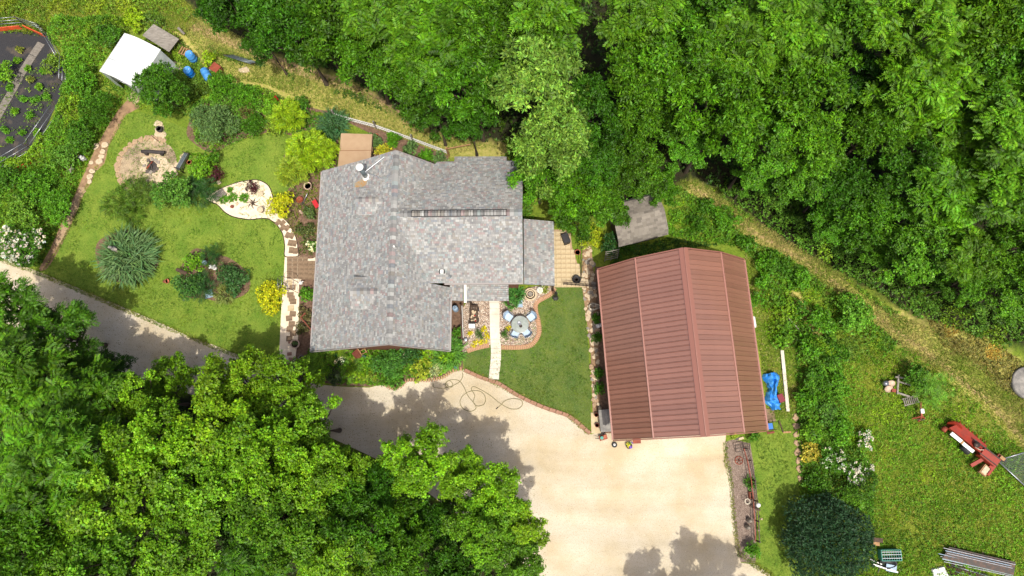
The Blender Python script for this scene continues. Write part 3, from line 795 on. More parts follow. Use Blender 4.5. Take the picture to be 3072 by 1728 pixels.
def ridge_caps(parent, a, b, wid=.30, step=.24, drop=.12):
    a, b = Vector(a), Vector(b); d = (b - a).normalized(); s = Vector((-d.y, d.x, 0)); n = int((b - a).length / step)
    for i in range(n):
        c0 = a + d * (i * step); c1 = c0 + d * (step * .93); up = Vector((0, 0, .075)); lo = Vector((0, 0, .02)); c = random.choices(PAL, PALW)[0]; k = (.56 if i % 2 else .74) * random.uniform(.92, 1.08); c = tuple(x * k for x in c)
        m = MB(); m.grid([[c0 + s * wid / 2 - Vector((0, 0, drop)) + up, c0 + up + Vector((0, 0, .02)), c0 - s * wid / 2 - Vector((0, 0, drop)) + up], [c1 + s * wid / 2 - Vector((0, 0, drop)) + lo, c1 + lo + Vector((0, 0, .02)), c1 - s * wid / 2 - Vector((0, 0, drop)) + lo]], False, False, c)
        m.face([c0 + s * wid / 2 - Vector((0, 0, drop)), c0, c0 - s * wid / 2 - Vector((0, 0, drop)), c0 - s * wid / 2 - Vector((0, 0, drop)) + up, c0 + up + Vector((0, 0, .02)), c0 + s * wid / 2 - Vector((0, 0, drop)) + up], tuple(x * .6 for x in c))  # step shadow put into colour: butt ends and alternate caps darkened
        m.build('ridge_shingle', 'shingle', parent)


house = thing('house', 'house with variegated grey and pink shingle roofs and two dormers', 'house', (0, 0, 0))
RX, RZ = -8.35, 6.0; YS, YN = 4.93, 16.58; LX, LZ = -13.9, 2.6; EX = -5.33; a_ = 1.133; b_ = .57; WY, WZ = 12.63, 5.98; WX = -.78
def zr(x): return RZ - a_ * (x - RX)
def zw(y): return WZ - b_ * abs(y - WY)
west = shingle_slope(house, [[(LX, YS + .03, LZ), (RX, YS, RZ), (RX, YN, RZ), (LX, YN + .15, LZ)]], (0, 1, 0))
yS, yN = 8.90, 16.85
vxS = RX + (RZ - zw(yS)) / a_; vxN = RX + (RZ - zw(YN)) / a_; vxN2 = RX + (RZ - zw(yN)) / a_
east = shingle_slope(house, [[(RX, YS, RZ), (RX, yS, RZ), (EX, yS, zr(EX)), (EX, YS + .03, zr(EX))], [(RX, yS, RZ), (RX, WY, RZ), (vxS, yS, zr(vxS))], [(RX, WY, RZ), (RX, YN, RZ), (vxN, YN, zr(vxN))]], (0, 1, 0))
north = shingle_slope(house, [[(RX, WY, WZ), (WX, WY, WZ), (WX, yN, zw(yN)), (vxN2, yN, zw(yN))]], (1, 0, 0))
south = shingle_slope(house, [[(RX, WY, WZ), (WX, WY, WZ), (WX, yS, zw(yS)), (vxS, yS, zw(yS))]], (1, 0, 0))
ridge_caps(west, (RX, YN - .02, RZ), (RX, YS + .02, RZ), .36, .24, .12)
ridge_caps(south, (WX - .02, WY, WZ), (RX + .25, WY, WZ), .40, .24, .09)
# porch roofs (lower)
pA = P(1401, 903, 2.45); pB = P(1526, 903, 2.45)
shingle_slope(house, [[(pA.x, pA.y, 2.45), (pB.x, pB.y, 2.45), (pB.x, yS + .35, 2.95), (pA.x, yS + .35, 2.95)]], (1, 0, 0), 'porch_roof')
pA2 = P(1353, 903, 2.35); pB2 = P(1390, 903, 2.35)
shingle_slope(house, [[(pA2.x - .05, pA2.y, 2.6), (pB2.x, pB2.y, 2.35), (pB2.x, yS + .3, 2.35), (pA2.x - .05, yS + .3, 2.6)]], (0, 1, 0), 'porch_roof')
pE = P(1664, 857, 2.35)
shingle_slope(house, [[(pE.x, pE.y, 2.35), (WX + .02, pE.y - .02, 2.95), (WX + .02, 13.2, 2.95), (pE.x, 13.2, 2.35)]], (0, 1, 0), 'porch_roof')
pN1 = P(1364, 470, 2.3); pN2 = P(1520, 470, 2.3)
shingle_slope(house, [[(pN1.x, pN1.y, 2.3), (pN2.x, pN2.y, 2.3), (pN2.x, yN - .5, 2.75), (pN1.x, yN - .5, 2.75)]], (1, 0, 0), 'porch_roof')
# walls
m = MB()
m.face([(-13.4, 5.35, 0), (-5.75, 5.35, 0), (-5.75, 5.35, 2.9), (RX, 5.35, 5.85), (-13.4, 5.35, 2.78)])
m.face([(-13.4, 16.2, 0), (-13.4, 16.2, 2.78), (RX, 16.2, 5.85), (-5.75, 16.2, 2.9), (-5.75, 16.2, 0)])
m.face([(-13.4, 16.2, 0), (-13.4, 5.35, 0), (-13.4, 5.35, 2.78), (-13.4, 16.2, 2.78)])
m.face([(-5.75, 5.35, 0), (-5.75, 16.2, 0), (-5.75, 16.2, 2.9), (-5.75, 5.35, 2.9)])
m.build('wall', 'siding', house)
m = MB(); x0, x1, y0, y1 = -5.7, -1.15, 9.3, 16.45
m.face([(x0, y0, 0), (x1, y0, 0), (x1, y0, zw(y0) - .12), (x0, y0, zw(y0) - .12)]); m.face([(x1, y1, 0), (x0, y1, 0), (x0, y1, zw(y1) - .12), (x1, y1, zw(y1) - .12)])
m.face([(x1, y0, 0), (x1, y1, 0), (x1, y1, zw(y1) - .12), (x1, WY, WZ - .12), (x1, y0, zw(y0) - .12)])
m.build('wall', 'siding', house)
# vertical boards on the front gable
bm_ = MB(); bm_.box((0, 0, .5), (.16, .03, 1.0)); bme = bm_.mesh('board', 'siding')
for i in range(42):
    x = -13.3 + i * .18
    top = (LZ + (x - LX) * (RZ - LZ) / (RX - LX) if x < RX else zr(x)) - .16
    if x < -5.8: new_obj('board', bme, house, (x, 5.33, 0), 0, (1, 1, top))
# rake and eave trim
m = MB()
for (x0, z0, x1, z1) in ((LX, LZ, RX, RZ), (RX, RZ, EX, zr(EX))):
    for y in (YS - .03, YN + .03): m.bar((x0, y, z0 - .07), (x1, y, z1 - .07), .035, .16)
m.build('rake_board', 'trim', house)
m = MB(); m.bar((LX - .03, YS, LZ - .05), (LX - .03, YN + .1, LZ - .05), .09, .1); m.build('gutter', 'trim', house)
m = MB(); m.bar((EX + .04, YS, zr(EX) - .05), (EX + .04, yS - .3, zr(EX) - .05), .09, .1); m.build('gutter', 'trim', house)
m = MB(); m.bar((vxS + .9, yS - .05, zw(yS) - .06), (WX, yS - .05, zw(yS) - .06), .09, .1); m.build('gutter', 'trim', house)
# white board between the two porch roofs
wb = P(1396, 860, 2.6); wc = P(1396, 908, 2.45)
m = MB(); m.bar(wb + Vector((0, .2, .1)), wc, .16, .05); m.build('porch_board', 'white', house)
m = MB(); m.bar(wb + Vector((.15, .2, .02)), wc + Vector((.15, 0, -.05)), .12, .05); m.build('porch_board', 'black', house)
for a, b in ((1405, 900), (1522, 900), (1660, 855), (1655, 760)):
    p = P(a, b, 2.3); m = MB(); m.box((p.x, p.y + .12, 1.15), (.12, .12, 2.3)); m.build('porch_post', 'wood_dark', house)


# dormers
def dormer(yr, xw, zrd, half, drop, lift):
    xe = RX - (RZ - zrd) / ((RZ - LZ) / (RX - LX)) + .1
    ze = zrd - drop; xe2 = RX - (RZ - ze) / ((RZ - LZ) / (RX - LX)) + .1
    wl_ = LZ + (xw + .35 - LX) * (RZ - LZ) / (RX - LX)
    m = MB(); x = xw + .3
    m.face([(x, yr - half + .12, wl_), (x, yr + half - .12, wl_), (x, yr + half - .12, ze), (x, yr, zrd - .06), (x, yr - half + .12, ze)])
    for s in (-1, 1): m.face([(x, yr + s * (half - .12), wl_ - .1), (xe2, yr + s * (half - .12), ze), (x, yr + s * (half - .12), ze)])
    d = m.build('dormer', 'siding', house)
    for s in (-1, 1):
        k = shingle_slope(d, [[(xw, yr, zrd), (xe, yr, zrd), (xe2, yr + s * half, ze), (xw, yr + s * half, ze)]], (1, 0, 0), 'dormer_roof', .15, .06)
    # sub-part level only: ridge pieces belong to the dormer
    ridge_caps(d, (xw + .02, yr, zrd), (xe - .2, yr, zrd), .34, .2, .08)
    f = MB(); f.box((x - .03, yr, (wl_ + ze) / 2 + .1), (.05, half * 1.1, max(.25, (ze - wl_) * .7))); f.build('window', 'glass_blue', d)
yA = P(1066, 598, 5.55); dormer(yA.y, yA.x, 5.55, .86, .42, 0)
yB = P(1049, 874, 5.55); dormer(yB.y, yB.x, 5.55, .98, .5, 0)

# chimney, vents, roof ladder
cb = P(1100, 533, 4.6); zc = LZ + (cb.x - LX) * (RZ - LZ) / (RX - LX); cb.z = zc
ch = MB(); ch.lathe([(.155, -.25), (.155, 1.4)], 18, cb); cho = ch.build('chimney_pipe', 'pipe_grey', house, True)
q = MB(); q.lathe([(.30, -.12), (.28, .02), (.24, .08), (.17, .13)], 18, cb, Matrix.Rotation(-.5, 3, 'Y')); q.build('flashing', 'white', cho)
q = MB(); q.lathe([(.16, 1.36), (.2, 1.4), (.2, 1.5), (.18, 1.54)], 18, cb); q.build('cap_base', 'pipe_grey', cho)
q = MB(); q.lathe([(.23, 1.56), (.23, 1.6), (.14, 1.66), (.03, 1.68)], 18, cb); q.build('chimney_cap', 'white', cho)
for dx, dy in ((1.25, .95), (1.25, -.45)):
    e = cb + Vector((dx, dy, 0)); e.z = LZ + (e.x - LX) * (RZ - LZ) / (RX - LX) + .03
    q = MB(); q.tube([cb + Vector((.1, 0, .75)), e], .022, 5); q.build('stay_rod', 'galv', cho)
sp = []
sl = (RZ - LZ) / (RX - LX)
for dx, dy in ((-.55, -.22), (-.5, -.5), (.1, -.62), (.38, -.5), (.42, -.2), (0, -.1)):
    x, y = cb.x + dx - .3, cb.y + dy; sp.append(Vector((x, y, LZ + (x - LX) * sl + .034)))
q = MB(); q.face(sp); so = q.build('rust_stain', 'stain', cho)
if so.data.polygons[0].normal.z < 0: so.data.flip_normals()
v1 = P(1184, 742, 6.0); q = MB(); q.lathe([(.06, -.3), (.06, .28), (.05, .3)], 10, (v1.x, v1.y, 5.95)); q.build('vent_pipe', 'white', house)
v2 = P(1326, 815, 4.3); zz = zw(v2.y)
q = MB(); q.box((v2.x, v2.y, zz + .08), (.2, .22, .2)); vo = q.build('box_vent', 'white', house)
for s in (-1, 1):
    q = MB(); q.box((v2.x + s * .13, v2.y, zz + .12), (.06, .24, .16)); q.build('vent_slot', 'black', vo)
v3 = P(1351, 829, 4.2); q = MB(); q.lathe([(.05, -.1), (.05, .25)], 8, (v3.x, v3.y, zw(v3.y))); q.build('vent_pipe', 'pipe_grey', house)
x0 = P(1233, 640, 6.1).x; x1 = P(1520, 640, 6.1).x
lad = MB(); lad.bar((x0, WY + .19, WZ - .02), (x1, WY + .19, WZ - .02), .035, .05); lo_ = lad.build('ridge_rail', 'black', house)
lad = MB(); lad.bar((x0, WY - .19, WZ - .02), (x1, WY - .19, WZ - .02), .035, .05); lad.build('ridge_rail', 'black', house)
for i in range(30):
    x = x0 + (x1 - x0) * i / 29; q = MB(); q.bar((x, WY - .19, WZ + .0), (x, WY, WZ + .095), .02); q.bar((x, WY, WZ + .095), (x, WY + .19, WZ + .0), .02); q.build('rail_rung', 'black', house)

# ================================================================== BARN
barn = thing('barn', 'long barn with brown metal gambrel roof beside the front lawn', 'barn', (0, 0, 0))
bNW, bNE, bSE, bSW = P(1793, 810, 3.0), P(2233, 780, 3.0), P(2302, 1290, 3.0), P(1840, 1320, 3.0)
cN = (bNW + bNE) / 2; cS = (bSW + bSE) / 2; ax = (cS - cN).normalized(); BL = (cS - cN).length; cr = Vector((-ax.y, ax.x, 0))      # cr points to +x
if cr.x < 0: cr = -cr
HW = 4.46; KX, KZ, TZ = 2.5, 5.15, 6.75
def bpt(s, off, z): return Vector((cN.x, cN.y, 0)) + ax * s + cr * off + Vector((0, 0, z))
N_P = 36; pw = BL / N_P
def panel_mesh(L):
    m = MB(); w = pw - .02; hr = .032
    prof = [(0, .0), (0, hr), (.03, hr), (.05, 0.004), (w * .34, .004), (w * .36, .007), (w * .40, .007), (w * .42, .004), (w * .66, .004), (w * .68, .007), (w * .72, .007), (w * .74, .004), (w, .004), (w, -.01), (0, -.01)]
    m.grid([[(x, y, z) for y, z in prof] for x in (0, L)], True)
    return m.mesh('roof_panel', 'barn_metal')
segs = [(-HW, 3.0, -KX, KZ), (-KX, KZ, 0, TZ), (HW, 3.0, KX, KZ), (KX, KZ, 0, TZ)]
for (o0, z0, o1, z1) in segs:
    e = (cr * (o1 - o0) + Vector((0, 0, z1 - z0))); L = e.length; e.normalize()
    nrm = e.cross(ax); yv = ax.copy()
    if nrm.z < 0: nrm = -nrm; yv = -ax
    pmesh = panel_mesh(L - .03)
    m = MB(); m.face([bpt(0, o0, z0) - nrm * .03, bpt(BL, o0, z0) - nrm * .03, bpt(BL, o1, z1) - nrm * .03, bpt(0, o1, z1) - nrm * .03])
    m.grid([[bpt(0, o0, z0) - nrm * .09, bpt(BL, o0, z0) - nrm * .09, bpt(BL, o1, z1) - nrm * .09, bpt(0, o1, z1) - nrm * .09], [bpt(0, o0, z0) - nrm * .03, bpt(BL, o0, z0) - nrm * .03, bpt(BL, o1, z1) - nrm * .03, bpt(0, o1, z1) - nrm * .03]], True, False)
    m.build('roof_deck', 'rust', barn)
    for i in range(N_P):
        s = i * pw + (.01 if yv.dot(ax) > 0 else pw - .01)
        o = new_obj('roof_panel', pmesh, barn)
        org = bpt(s, o0, z0) + nrm * random.uniform(0, .003)
        o.matrix_world = Matrix(((e.x, yv.x, nrm.x, org.x), (e.y, yv.y, nrm.y, org.y), (e.z, yv.z, nrm.z, org.z), (0, 0, 0, 1)))
m = MB()
for s in (-1, 1): m.grid([[bpt(x, 0, TZ + .075), bpt(x, s * .26, TZ + .075 - .26 * (TZ - KZ) / KX)] for x in (-.03, BL + .03)], False)
m.tube([bpt(-.03, .0, TZ + .07), bpt(BL + .03, .0, TZ + .07)], .035, 6); m.build('ridge_cap', 'barn_trim', barn)
for s in (-1, 1):
    m = MB(); m.bar(bpt(-.02, s * KX, KZ + .045), bpt(BL + .02, s * KX, KZ + .045), .08, .03); m.build('knee_flashing', 'barn_trim', barn)
for x in (-.05, BL + .05):
    m = MB()
    for (o0, z0, o1, z1) in segs: m.bar(bpt(x, o0, z0 - .02), bpt(x, o1, z1 - .02), .06, .16)
    m.build('rake_trim', 'barn_trim', barn)
m = MB(); w = HW - .45
for s in (.35, BL - .3): m.face([bpt(s, -w, 0), bpt(s, w, 0), bpt(s, w, 3.3), bpt(s, KX - .1, KZ - .15), bpt(s, 0, TZ - .15), bpt(s, -KX + .1, KZ - .15), bpt(s, -w, 3.3)])
for o_ in (-w, w): m.face([bpt(.35, o_, 0), bpt(BL - .3, o_, 0), bpt(BL - .3, o_, 3.35), bpt(.35, o_, 3.35)])
m.build('wall', 'barn_wall', barn)
m = MB(); a, b = bpt(BL - .28, -1.9, 0), bpt(BL - .28, 1.9, 0); m.face([a, b, b + Vector((0, 0, 2.6)), a + Vector((0, 0, 2.6))]); m.build('garage_door', 'white', barn)
for s in (-1, 1):
    m = MB(); m.bar(bpt(0, s * (HW + .05), 2.97), bpt(BL, s * (HW + .05), 2.97), .09, .1); m.build('gutter', 'barn_trim', barn)

# ================================================================== SHED
sa, sb = P(1842, 664, 2.7), P(1993, 626, 2.7); sd = (sb - sa).normalized(); sn = Vector((-sd.y, sd.x, 0)); SL = (sb - sa).length
shed = thing('garden_shed', 'small shed with weathered grey shingle roof under the trees behind the barn', 'shed', (sa.x, sa.y, 0), math.atan2(sd.y, sd.x))
prof = [(-1.45, 1.75), (-1.2, 2.2), (0, 2.7), (1.2, 2.2), (1.45, 1.75)]
for (y0, z0), (y1, z1) in zip(prof[:-1], prof[1:]):
    nn_ = Vector((0, z0 - z1, y1 - y0)).normalized()
    m = MB(); L = math.hypot(y1 - y0, z1 - z0); n = max(1, round(L / .16)); mm = MB()
    mm.grid([[Vector((0, y0, z0)) - nn_ * .06, Vector((SL, y0, z0)) - nn_ * .06, Vector((SL, y1, z1)) - nn_ * .06, Vector((0, y1, z1)) - nn_ * .06], [(0, y0, z0), (SL, y0, z0), (SL, y1, z1), (0, y1, z1)]], True)
    d = mm.build('roof_slope', 'deck', shed)
    up_first = z1 > z0
    for r in range(n):
        t0, t1 = (r / n, (r + 1) / n); x = -random.uniform(0, .2)
        while x < SL:
            w = random.uniform(.22, .34); xa, xb = max(0, x + .004), min(SL, x + w - .004)
            if xb > xa:
                h0, h1 = (.02, .005) if up_first else (.005, .02)
                kf = random.uniform(.82, 1.12); c = tuple(q * kf for q in random.choice((srgb(124, 118, 108), srgb(114, 108, 100), srgb(130, 124, 114))))
                def q3(xx, t, h): return Vector((xx, y0 + (y1 - y0) * t, z0 + (z1 - z0) * t)) + nn_ * h
                m.face([q3(xa, t0, h0), q3(xb, t0, h0), q3(xb, t1, h1), q3(xa, t1, h1)], c)
                tt = t0 if up_first else t1
                m.face([q3(xa, tt, 0), q3(xb, tt, 0), q3(xb, tt, .02), q3(xa, tt, .02)], tuple(v * .7 for v in c))
            x += w
    s = m.build('shingles', 'shingle', d); s['kind'] = 'stuff'
m = MB()
for x in (.25, SL - .25): m.face([(x, -1.1, 0), (x, 1.1, 0), (x, 1.1, 2.15), (x, 0, 2.62), (x, -1.1, 2.15)])
for y in (-1.1, 1.1): m.face([(.25, y, 0), (SL - .25, y, 0), (SL - .25, y, 2.15), (.25, y, 2.15)])
m.build('wall', 'wood_grey', shed)
m = MB(); m.box((.22, 0, .95), (.05, .9, 1.9)); m.build('door', 'wood_dark', shed)

# ================================================================== OBJECTS
def at(px, py, z=0.0):
    p = P(px, py, z); return (p.x, p.y, 0.0)


def ang(a, b):
    """heading (world) of the line from photo pixel a to b on the ground"""
    p, q = P(*a), P(*b); return math.atan2(q.y - p.y, q.x - p.x)


def box(parent, name, m, c, s, rz=0.0, tilt=None, taper=1.0):
    return MB().box(c, s, rz, tilt, None, taper).build(name, m, parent)


def bar(parent, name, m, a, b, w, h=None): return MB().bar(a, b, w, h).build(name, m, parent)
def tube(parent, name, m, pts, r, n=6): return MB().tube(pts, r, n).build(name, m, parent, True)
def lathe(parent, name, m, prof, n=16, c=(0, 0, 0), M=None, smooth=True): return MB().lathe(prof, n, c, M).build(name, m, parent, smooth)


# --- white garden tent with bowed roof
t1, t2, t3 = P(376, 104, 2.0), P(478, 147, 2.3), P(313, 220, 2.0)
tu = Vector((t2.x - t1.x, t2.y - t1.y, 0)); tv = Vector((t3.x - t1.x, t3.y - t1.y, 0)); TW, TL = tu.length, tv.length
rzt = math.atan2(tu.y, tu.x)
tent = thing('garden_tent', 'white garden tent with bowed fabric roof beside the blue drums', 'tent', (t1.x, t1.y, 0), rzt)
def tprof(n=9): return [(TW * k / (n - 1), 2.0 + .42 * math.sin(math.pi * min(1, .12 + .88 * k / (n - 1)) * .95) + .1 * k / (n - 1)) for k in range(n)]
pr = tprof()
MB().grid([[(x, y, z) for x, z in pr] for y in (.04, -TL * .33, -TL * .66, -TL - .04)], False).build('roof_sheet', 'tent', tent, True)
MB().grid([[(TW, y, pr[-1][1]), (TW + .12, y, 1.2), (TW + .3, y, 0)] for y in (0, -TL * .25, -TL * .5, -TL * .75, -TL)], False).build('side_wall', 'tent_clear', tent)
MB().grid([[(0, y, pr[0][1]), (-.05, y, 0)] for y in (0, -TL)], False).build('side_wall', 'tent', tent)
MB().face([(-.05, 0, 0), (TW + .3, 0, 0)] + [(x, 0, z - .01) for x, z in reversed(pr)]).build('end_wall', 'tent', tent)
for x0, x1 in ((0, TW * .22), (TW * .72, TW)):
    MB().face([(x0, -TL, 0), (x1, -TL, 0)] + [(x, -TL, z - .02) for x, z in reversed(pr) if x0 - .01 <= x <= x1 + .2]).build('door_flap', 'tent_clear', tent)
for y in (-TL * .33, -TL * .66):
    MB().grid([[(x, y - .03, z + .012), (x, y + .03, z + .012)] for x, z in pr], False).build('roof_seam', 'tent_clear', tent)
tube(tent, 'door_frame', 'galv', [(TW * .22, -TL, 0), (TW * .24, -TL, 1.9), (TW * .7, -TL, 2.0), (TW * .72, -TL, 0)], .025)
MB().face([(TW * .22, -TL + .3, .02), (TW * .72, -TL + .3, .02), (TW * .72, -TL + .3, 1.9), (TW * .22, -TL + .3, 1.9)]).build('door_backing', 'black', tent)  # plain black sheet set just inside the tent opening
k = thing('door_slab', 'pale stone slab at the tent doorway', 'slab', at(408, 288), rzt)
MB().grid([[(-.45, -.5, 0), (.4, -.55, 0), (.5, .5, 0), (-.4, .45, 0)], [(-.44, -.48, .08), (.39, -.53, .08), (.48, .48, .08), (-.38, .43, .08)]], True).build('slab', 'stone_pale', k)
k = thing('tarp_scrap', 'crumpled pale tarp lying beside the tent', 'tarp', at(528, 192), rzt)
MB().grid([[(-.2 + .3 * i, -.25 + .05 * math.sin(i * 2), .03), (-.1 + .3 * i, 0, .2 - .05 * i), (-.05 + .3 * i, .3 - .05 * i, .03)] for i in range(4)], False).build('sheet', 'stone_pale', k)

# --- weathered plywood sheet on trestles
c = [P(461, 72, .75), P(537, 117, .75), P(507, 156, .75), P(427, 106, .75)]
k = thing('plywood_table', 'weathered grey plywood sheet behind the white tent', 'table', (0, 0, 0))
MB().grid([[(p.x, p.y, .73) for p in c], [(p.x, p.y, .76) for p in c]], True).build('table_top', 'wood_grey', k)
for i in range(4):
    p = c[i].lerp((c[0] + c[2]) / 2, .15); box(k, 'leg', 'wood_dark', (p.x, p.y, .365), (.08, .08, .73))
for a, b, lb in (((450, 58), (482, 78), 'old grey plank leaning behind the plywood sheet'), ((540, 90), (558, 108), 'short grey plank right of the plywood sheet')):
    k = thing('plank', lb, 'plank', (0, 0, 0)); p, q = P(*a), P(*b)
    bar(k, 'board', 'plank_grey', p + Vector((0, 0, .3)), q + Vector((0, 0, .25)), .16, .04)


# --- blue drums
def drum(label, px, py, lying=None, m='blue'):
    k = thing('plastic_drum', label, 'drum', at(px, py), 0, 'blue plastic drums beside the tent')
    prof = [(.20, 0), (.27, .03), (.29, .08), (.29, .28), (.305, .30), (.29, .32), (.29, .58), (.305, .60), (.29, .62), (.29, .84), (.27, .89), (.22, .90)]
    M = None; c = (0, 0, 0)
    if lying is not None: M = (Matrix.Rotation(lying, 3, 'Z') @ Matrix.Rotation(math.pi / 2, 3, 'Y')); c = (0, 0, .3)
    lathe(k, 'body', m, prof, 20, c, M)
    lid = [(.25, .86), (.25, .875), (.02, .88)]
    if lying is None: lathe(k, 'rim', 'blue_pale', [(.275, .895), (.285, .92), (.27, .93), (.25, .91)], 20); lathe(k, 'bung', 'white', [(.03, .9), (.03, .93)], 8, (.12, .05, 0))
    else: lathe(k, 'end_cap', 'blue_pale', [(.26, .9), (.25, .915), (.02, .92)], 20, c, M)
drum('standing blue drum nearest the young tree', 580, 229)
drum('blue drum lying on its side beside the rusty box', 617, 215, ang((617, 215), (634, 245)), 'blue_pale')
drum('blue drum leaning behind the pale pallet', 585, 182, None, 'blue_pale')
k = thing('pallet', 'small pale wooden pallet propped by the blue drum', 'pallet', at(560, 162), ang((545, 160), (575, 172)))
for i in range(4): box(k, 'slat', 'wood', (-.3 + i * .2, 0, .36), (.12, .6, .025), 0, Matrix.Rotation(-.3, 3, 'Y'))
for y in (-.25, .25): box(k, 'runner', 'wood', (0, y, .3), (.75, .06, .09), 0, Matrix.Rotation(-.3, 3, 'Y'))
k = thing('storage_box', 'rusty brown box right of the lying drum', 'box', at(655, 214), ang((640, 200), (668, 220)))
box(k, 'body', 'wood_red', (0, 0, .25), (.62, .55, .5)); box(k, 'lid', 'rust', (0, 0, .525), (.66, .6, .05))
k = thing('tin_can', 'open white tin can beside the rusty box', 'can', at(638, 214)); lathe(k, 'body', 'white', [(.1, 0), (.1, .3), (.085, .3), (.085, .05)], 12); lathe(k, 'inside', 'black', [(.083, .2), (.01, .2)], 12)
k = thing('straw_heap', 'pale heap of straw at the head of the dry track', 'heap', at(735, 210)); m_ = stone_mesh(91, 'stone_pale', .3); new_obj('heap', m_, k, (0, 0, 0), 0, (.85, .5, .25))


# --- plot fence: wire panels leaning on posts
def wire_panel(label, a, b, h=1.1, rails=5, m='galv', bars=9, tilt=.0):
    p, q = P(*a), P(*b); d = (q - p); L = d.length; rz = math.atan2(d.y, d.x)
    k = thing('wire_fence', label, 'fence', (p.x, p.y, 0), rz, 'wire panels of the plot fence')
    f = lambda x, z: Vector((x, -tilt * z, z + .05))
    for i in range(rails): tube(k, 'rail', m, [f(0, h * i / (rails - 1)), f(L, h * i / (rails - 1))], .02, 5)
    w = MB()
    for i in range(bars + 1): w.tube([f(L * i / bars, 0), f(L * i / bars, h)], .005, 4)
    o = w.build('wires', m, k); o['kind'] = 'stuff'
    for x in (0, L): tube(k, 'post', 'iron', [(x, 0, 0), (x, -tilt * h, h + .15)], .025, 6)
wire_panel('wire panel along the top of the vegetable plot', (-20, 84), (78, 76), 1.0, 4)
wire_panel('wire panel sloping down at the plot corner', (76, 76), (140, 96), 1.0, 4)
wire_panel('wire panel beside the plank walk end', (140, 96), (196, 190), 1.0, 3)
wire_panel('wire panel half hidden in weeds on the plot side', (208, 190), (206, 260), 1.0, 4)
wire_panel('wire panel on the lower right of the plot', (196, 335), (112, 455), 1.0, 4, tilt=.3)
wire_panel('wire panel on the lower left of the plot', (112, 455), (15, 512), 1.0, 4, tilt=.3)
wire_panel('rusty wire panel lying in grass by the dirt track', (700, 165), (780, 190), .9, 7, 'pipe_grey', 3, .7)
for a, b, lb in (((-20, 96), (70, 88), 'orange board along the top of the plot'), ((80, 86), (138, 112), 'orange board at the plot corner'), ((60, 512), (100, 490), 'orange board below the lower plot fence')):
    k = thing('edging_board', lb, 'board', (0, 0, 0)); bar(k, 'board', 'orange', P(*a) + Vector((0, 0, .25)), P(*b) + Vector((0, 0, .25)), .06, .4)
k = thing('milk_can', 'white milk can beside the earth path', 'milk can', at(257, 480)); lathe(k, 'body', 'white', [(.17, 0), (.18, .4), (.1, .5), (.1, .58), (.13, .62)], 14); lathe(k, 'handle', 'galv', [(.2, .38), (.2, .41)], 14)
k = thing('flower_pot', 'yellow flower pot beside the milk can', 'pot', at(237, 466)); lathe(k, 'body', 'yellow', [(.12, 0), (.17, .28), (.15, .28)], 12); lathe(k, 'soil', 'soil', [(.15, .25), (.01, .26)], 12)
k = thing('wooden_star', 'weathered wooden star ornament by the path', 'ornament', at(220, 512))
for i in range(5):
    a = i * 1.2566; bar(k, 'arm', 'wood_grey', (0, 0, .3), (.3 * math.cos(a), .3 * math.sin(a), .36), .09, .03)

# --- fire circle
k = thing('fire_ring', 'ring of stones with charred wood in the gravel circle', 'fire pit', at(456, 498))
for i in range(12):
    a = i * .5236; put_stone(k, (.52 * math.cos(a), .48 * math.sin(a), .02), .3, random.choice(('stone_grey', 'stone_pale', 'stone_dark')), 'stone', .6)
lathe(k, 'ash', 'burnt', [(.42, .03), (.3, .05), (.02, .06)], 14)
for i in range(3): tube(k, 'charred_log', 'burnt' if i else 'rust', [(-.3 + .2 * i, -.25, .1), (.1 - .1 * i, .3, .16)], .05, 6)
k = thing('log_bench', 'blackened log bench above the fire ring', 'bench', at(467, 462), ang((430, 461), (503, 463)))
tube(k, 'log', 'burnt', [(-.8, 0, .36), (-.3, .02, .38), (.3, -.01, .37), (.82, 0, .36)], [.12, .13, .13, .11], 9)
for x in (-.55, .55): box(k, 'support', 'burnt', (x, 0, .14), (.2, .3, .28))
b_ = thing('garden_bench', 'grey metal garden bench right of the fire circle', 'bench', at(557, 492), ang((545, 515), (573, 465)))
for i in range(5): box(b_, 'seat_slat', 'pipe_grey', (0, .18 - i * .09, .44), (1.3, .07, .025))
for i in range(3): box(b_, 'back_slat', 'galv', (0, -.26 - i * .035, .56 + i * .13), (1.3, .02, .09))
for x in (-.62, .62):
    for y in (-.22, .2): box(b_, 'leg', 'iron', (x, y, .21), (.05, .05, .42))
    bar(b_, 'armrest', 'iron', (x, -.28, .66), (x, .22, .64), .06, .03); bar(b_, 'back_post', 'iron', (x, -.22, .42), (x, -.36, .92), .05)
k = thing('fire_pot', 'black cauldron on the flagstones above the fire circle', 'cauldron', at(484, 392)); lathe(k, 'body', 'burnt', [(.1, 0), (.2, .1), (.23, .25), (.2, .38), (.17, .38), (.17, .2)], 16); lathe(k, 'inside', 'pot_pale', [(.16, .3), (.01, .3)], 14)
k = thing('fire_poker', 'iron rod standing at the edge of the fire circle', 'rod', at(476, 425)); tube(k, 'shaft', 'iron', [(0, 0, 0), (.03, .02, 1.0)], .018); lathe(k, 'foot', 'iron', [(.12, 0), (.12, .02)], 10)
k = thing('terracotta_pot', 'terracotta pot behind the garden bench', 'pot', at(573, 491)); lathe(k, 'body', 'terracotta', [(.1, 0), (.15, .25), (.17, .26), (.17, .3), (.14, .3), (.14, .22)], 14); lathe(k, 'soil', 'soil', [(.14, .24), (.01, .24)], 14)
k = thing('clay_pot', 'clay pot tipped over on the lawn', 'pot', at(499, 846)); Mx = Matrix.Rotation(1.2, 3, 'Y'); lathe(k, 'body', 'terracotta', [(.09, 0), (.15, .28), (.17, .29), (.17, .34), (.14, .34), (.13, .2)], 14, (-.1, 0, .16), Mx); lathe(k, 'inside', 'soil', [(.13, .22), (.01, .2)], 14, (-.1, 0, .16), Mx)
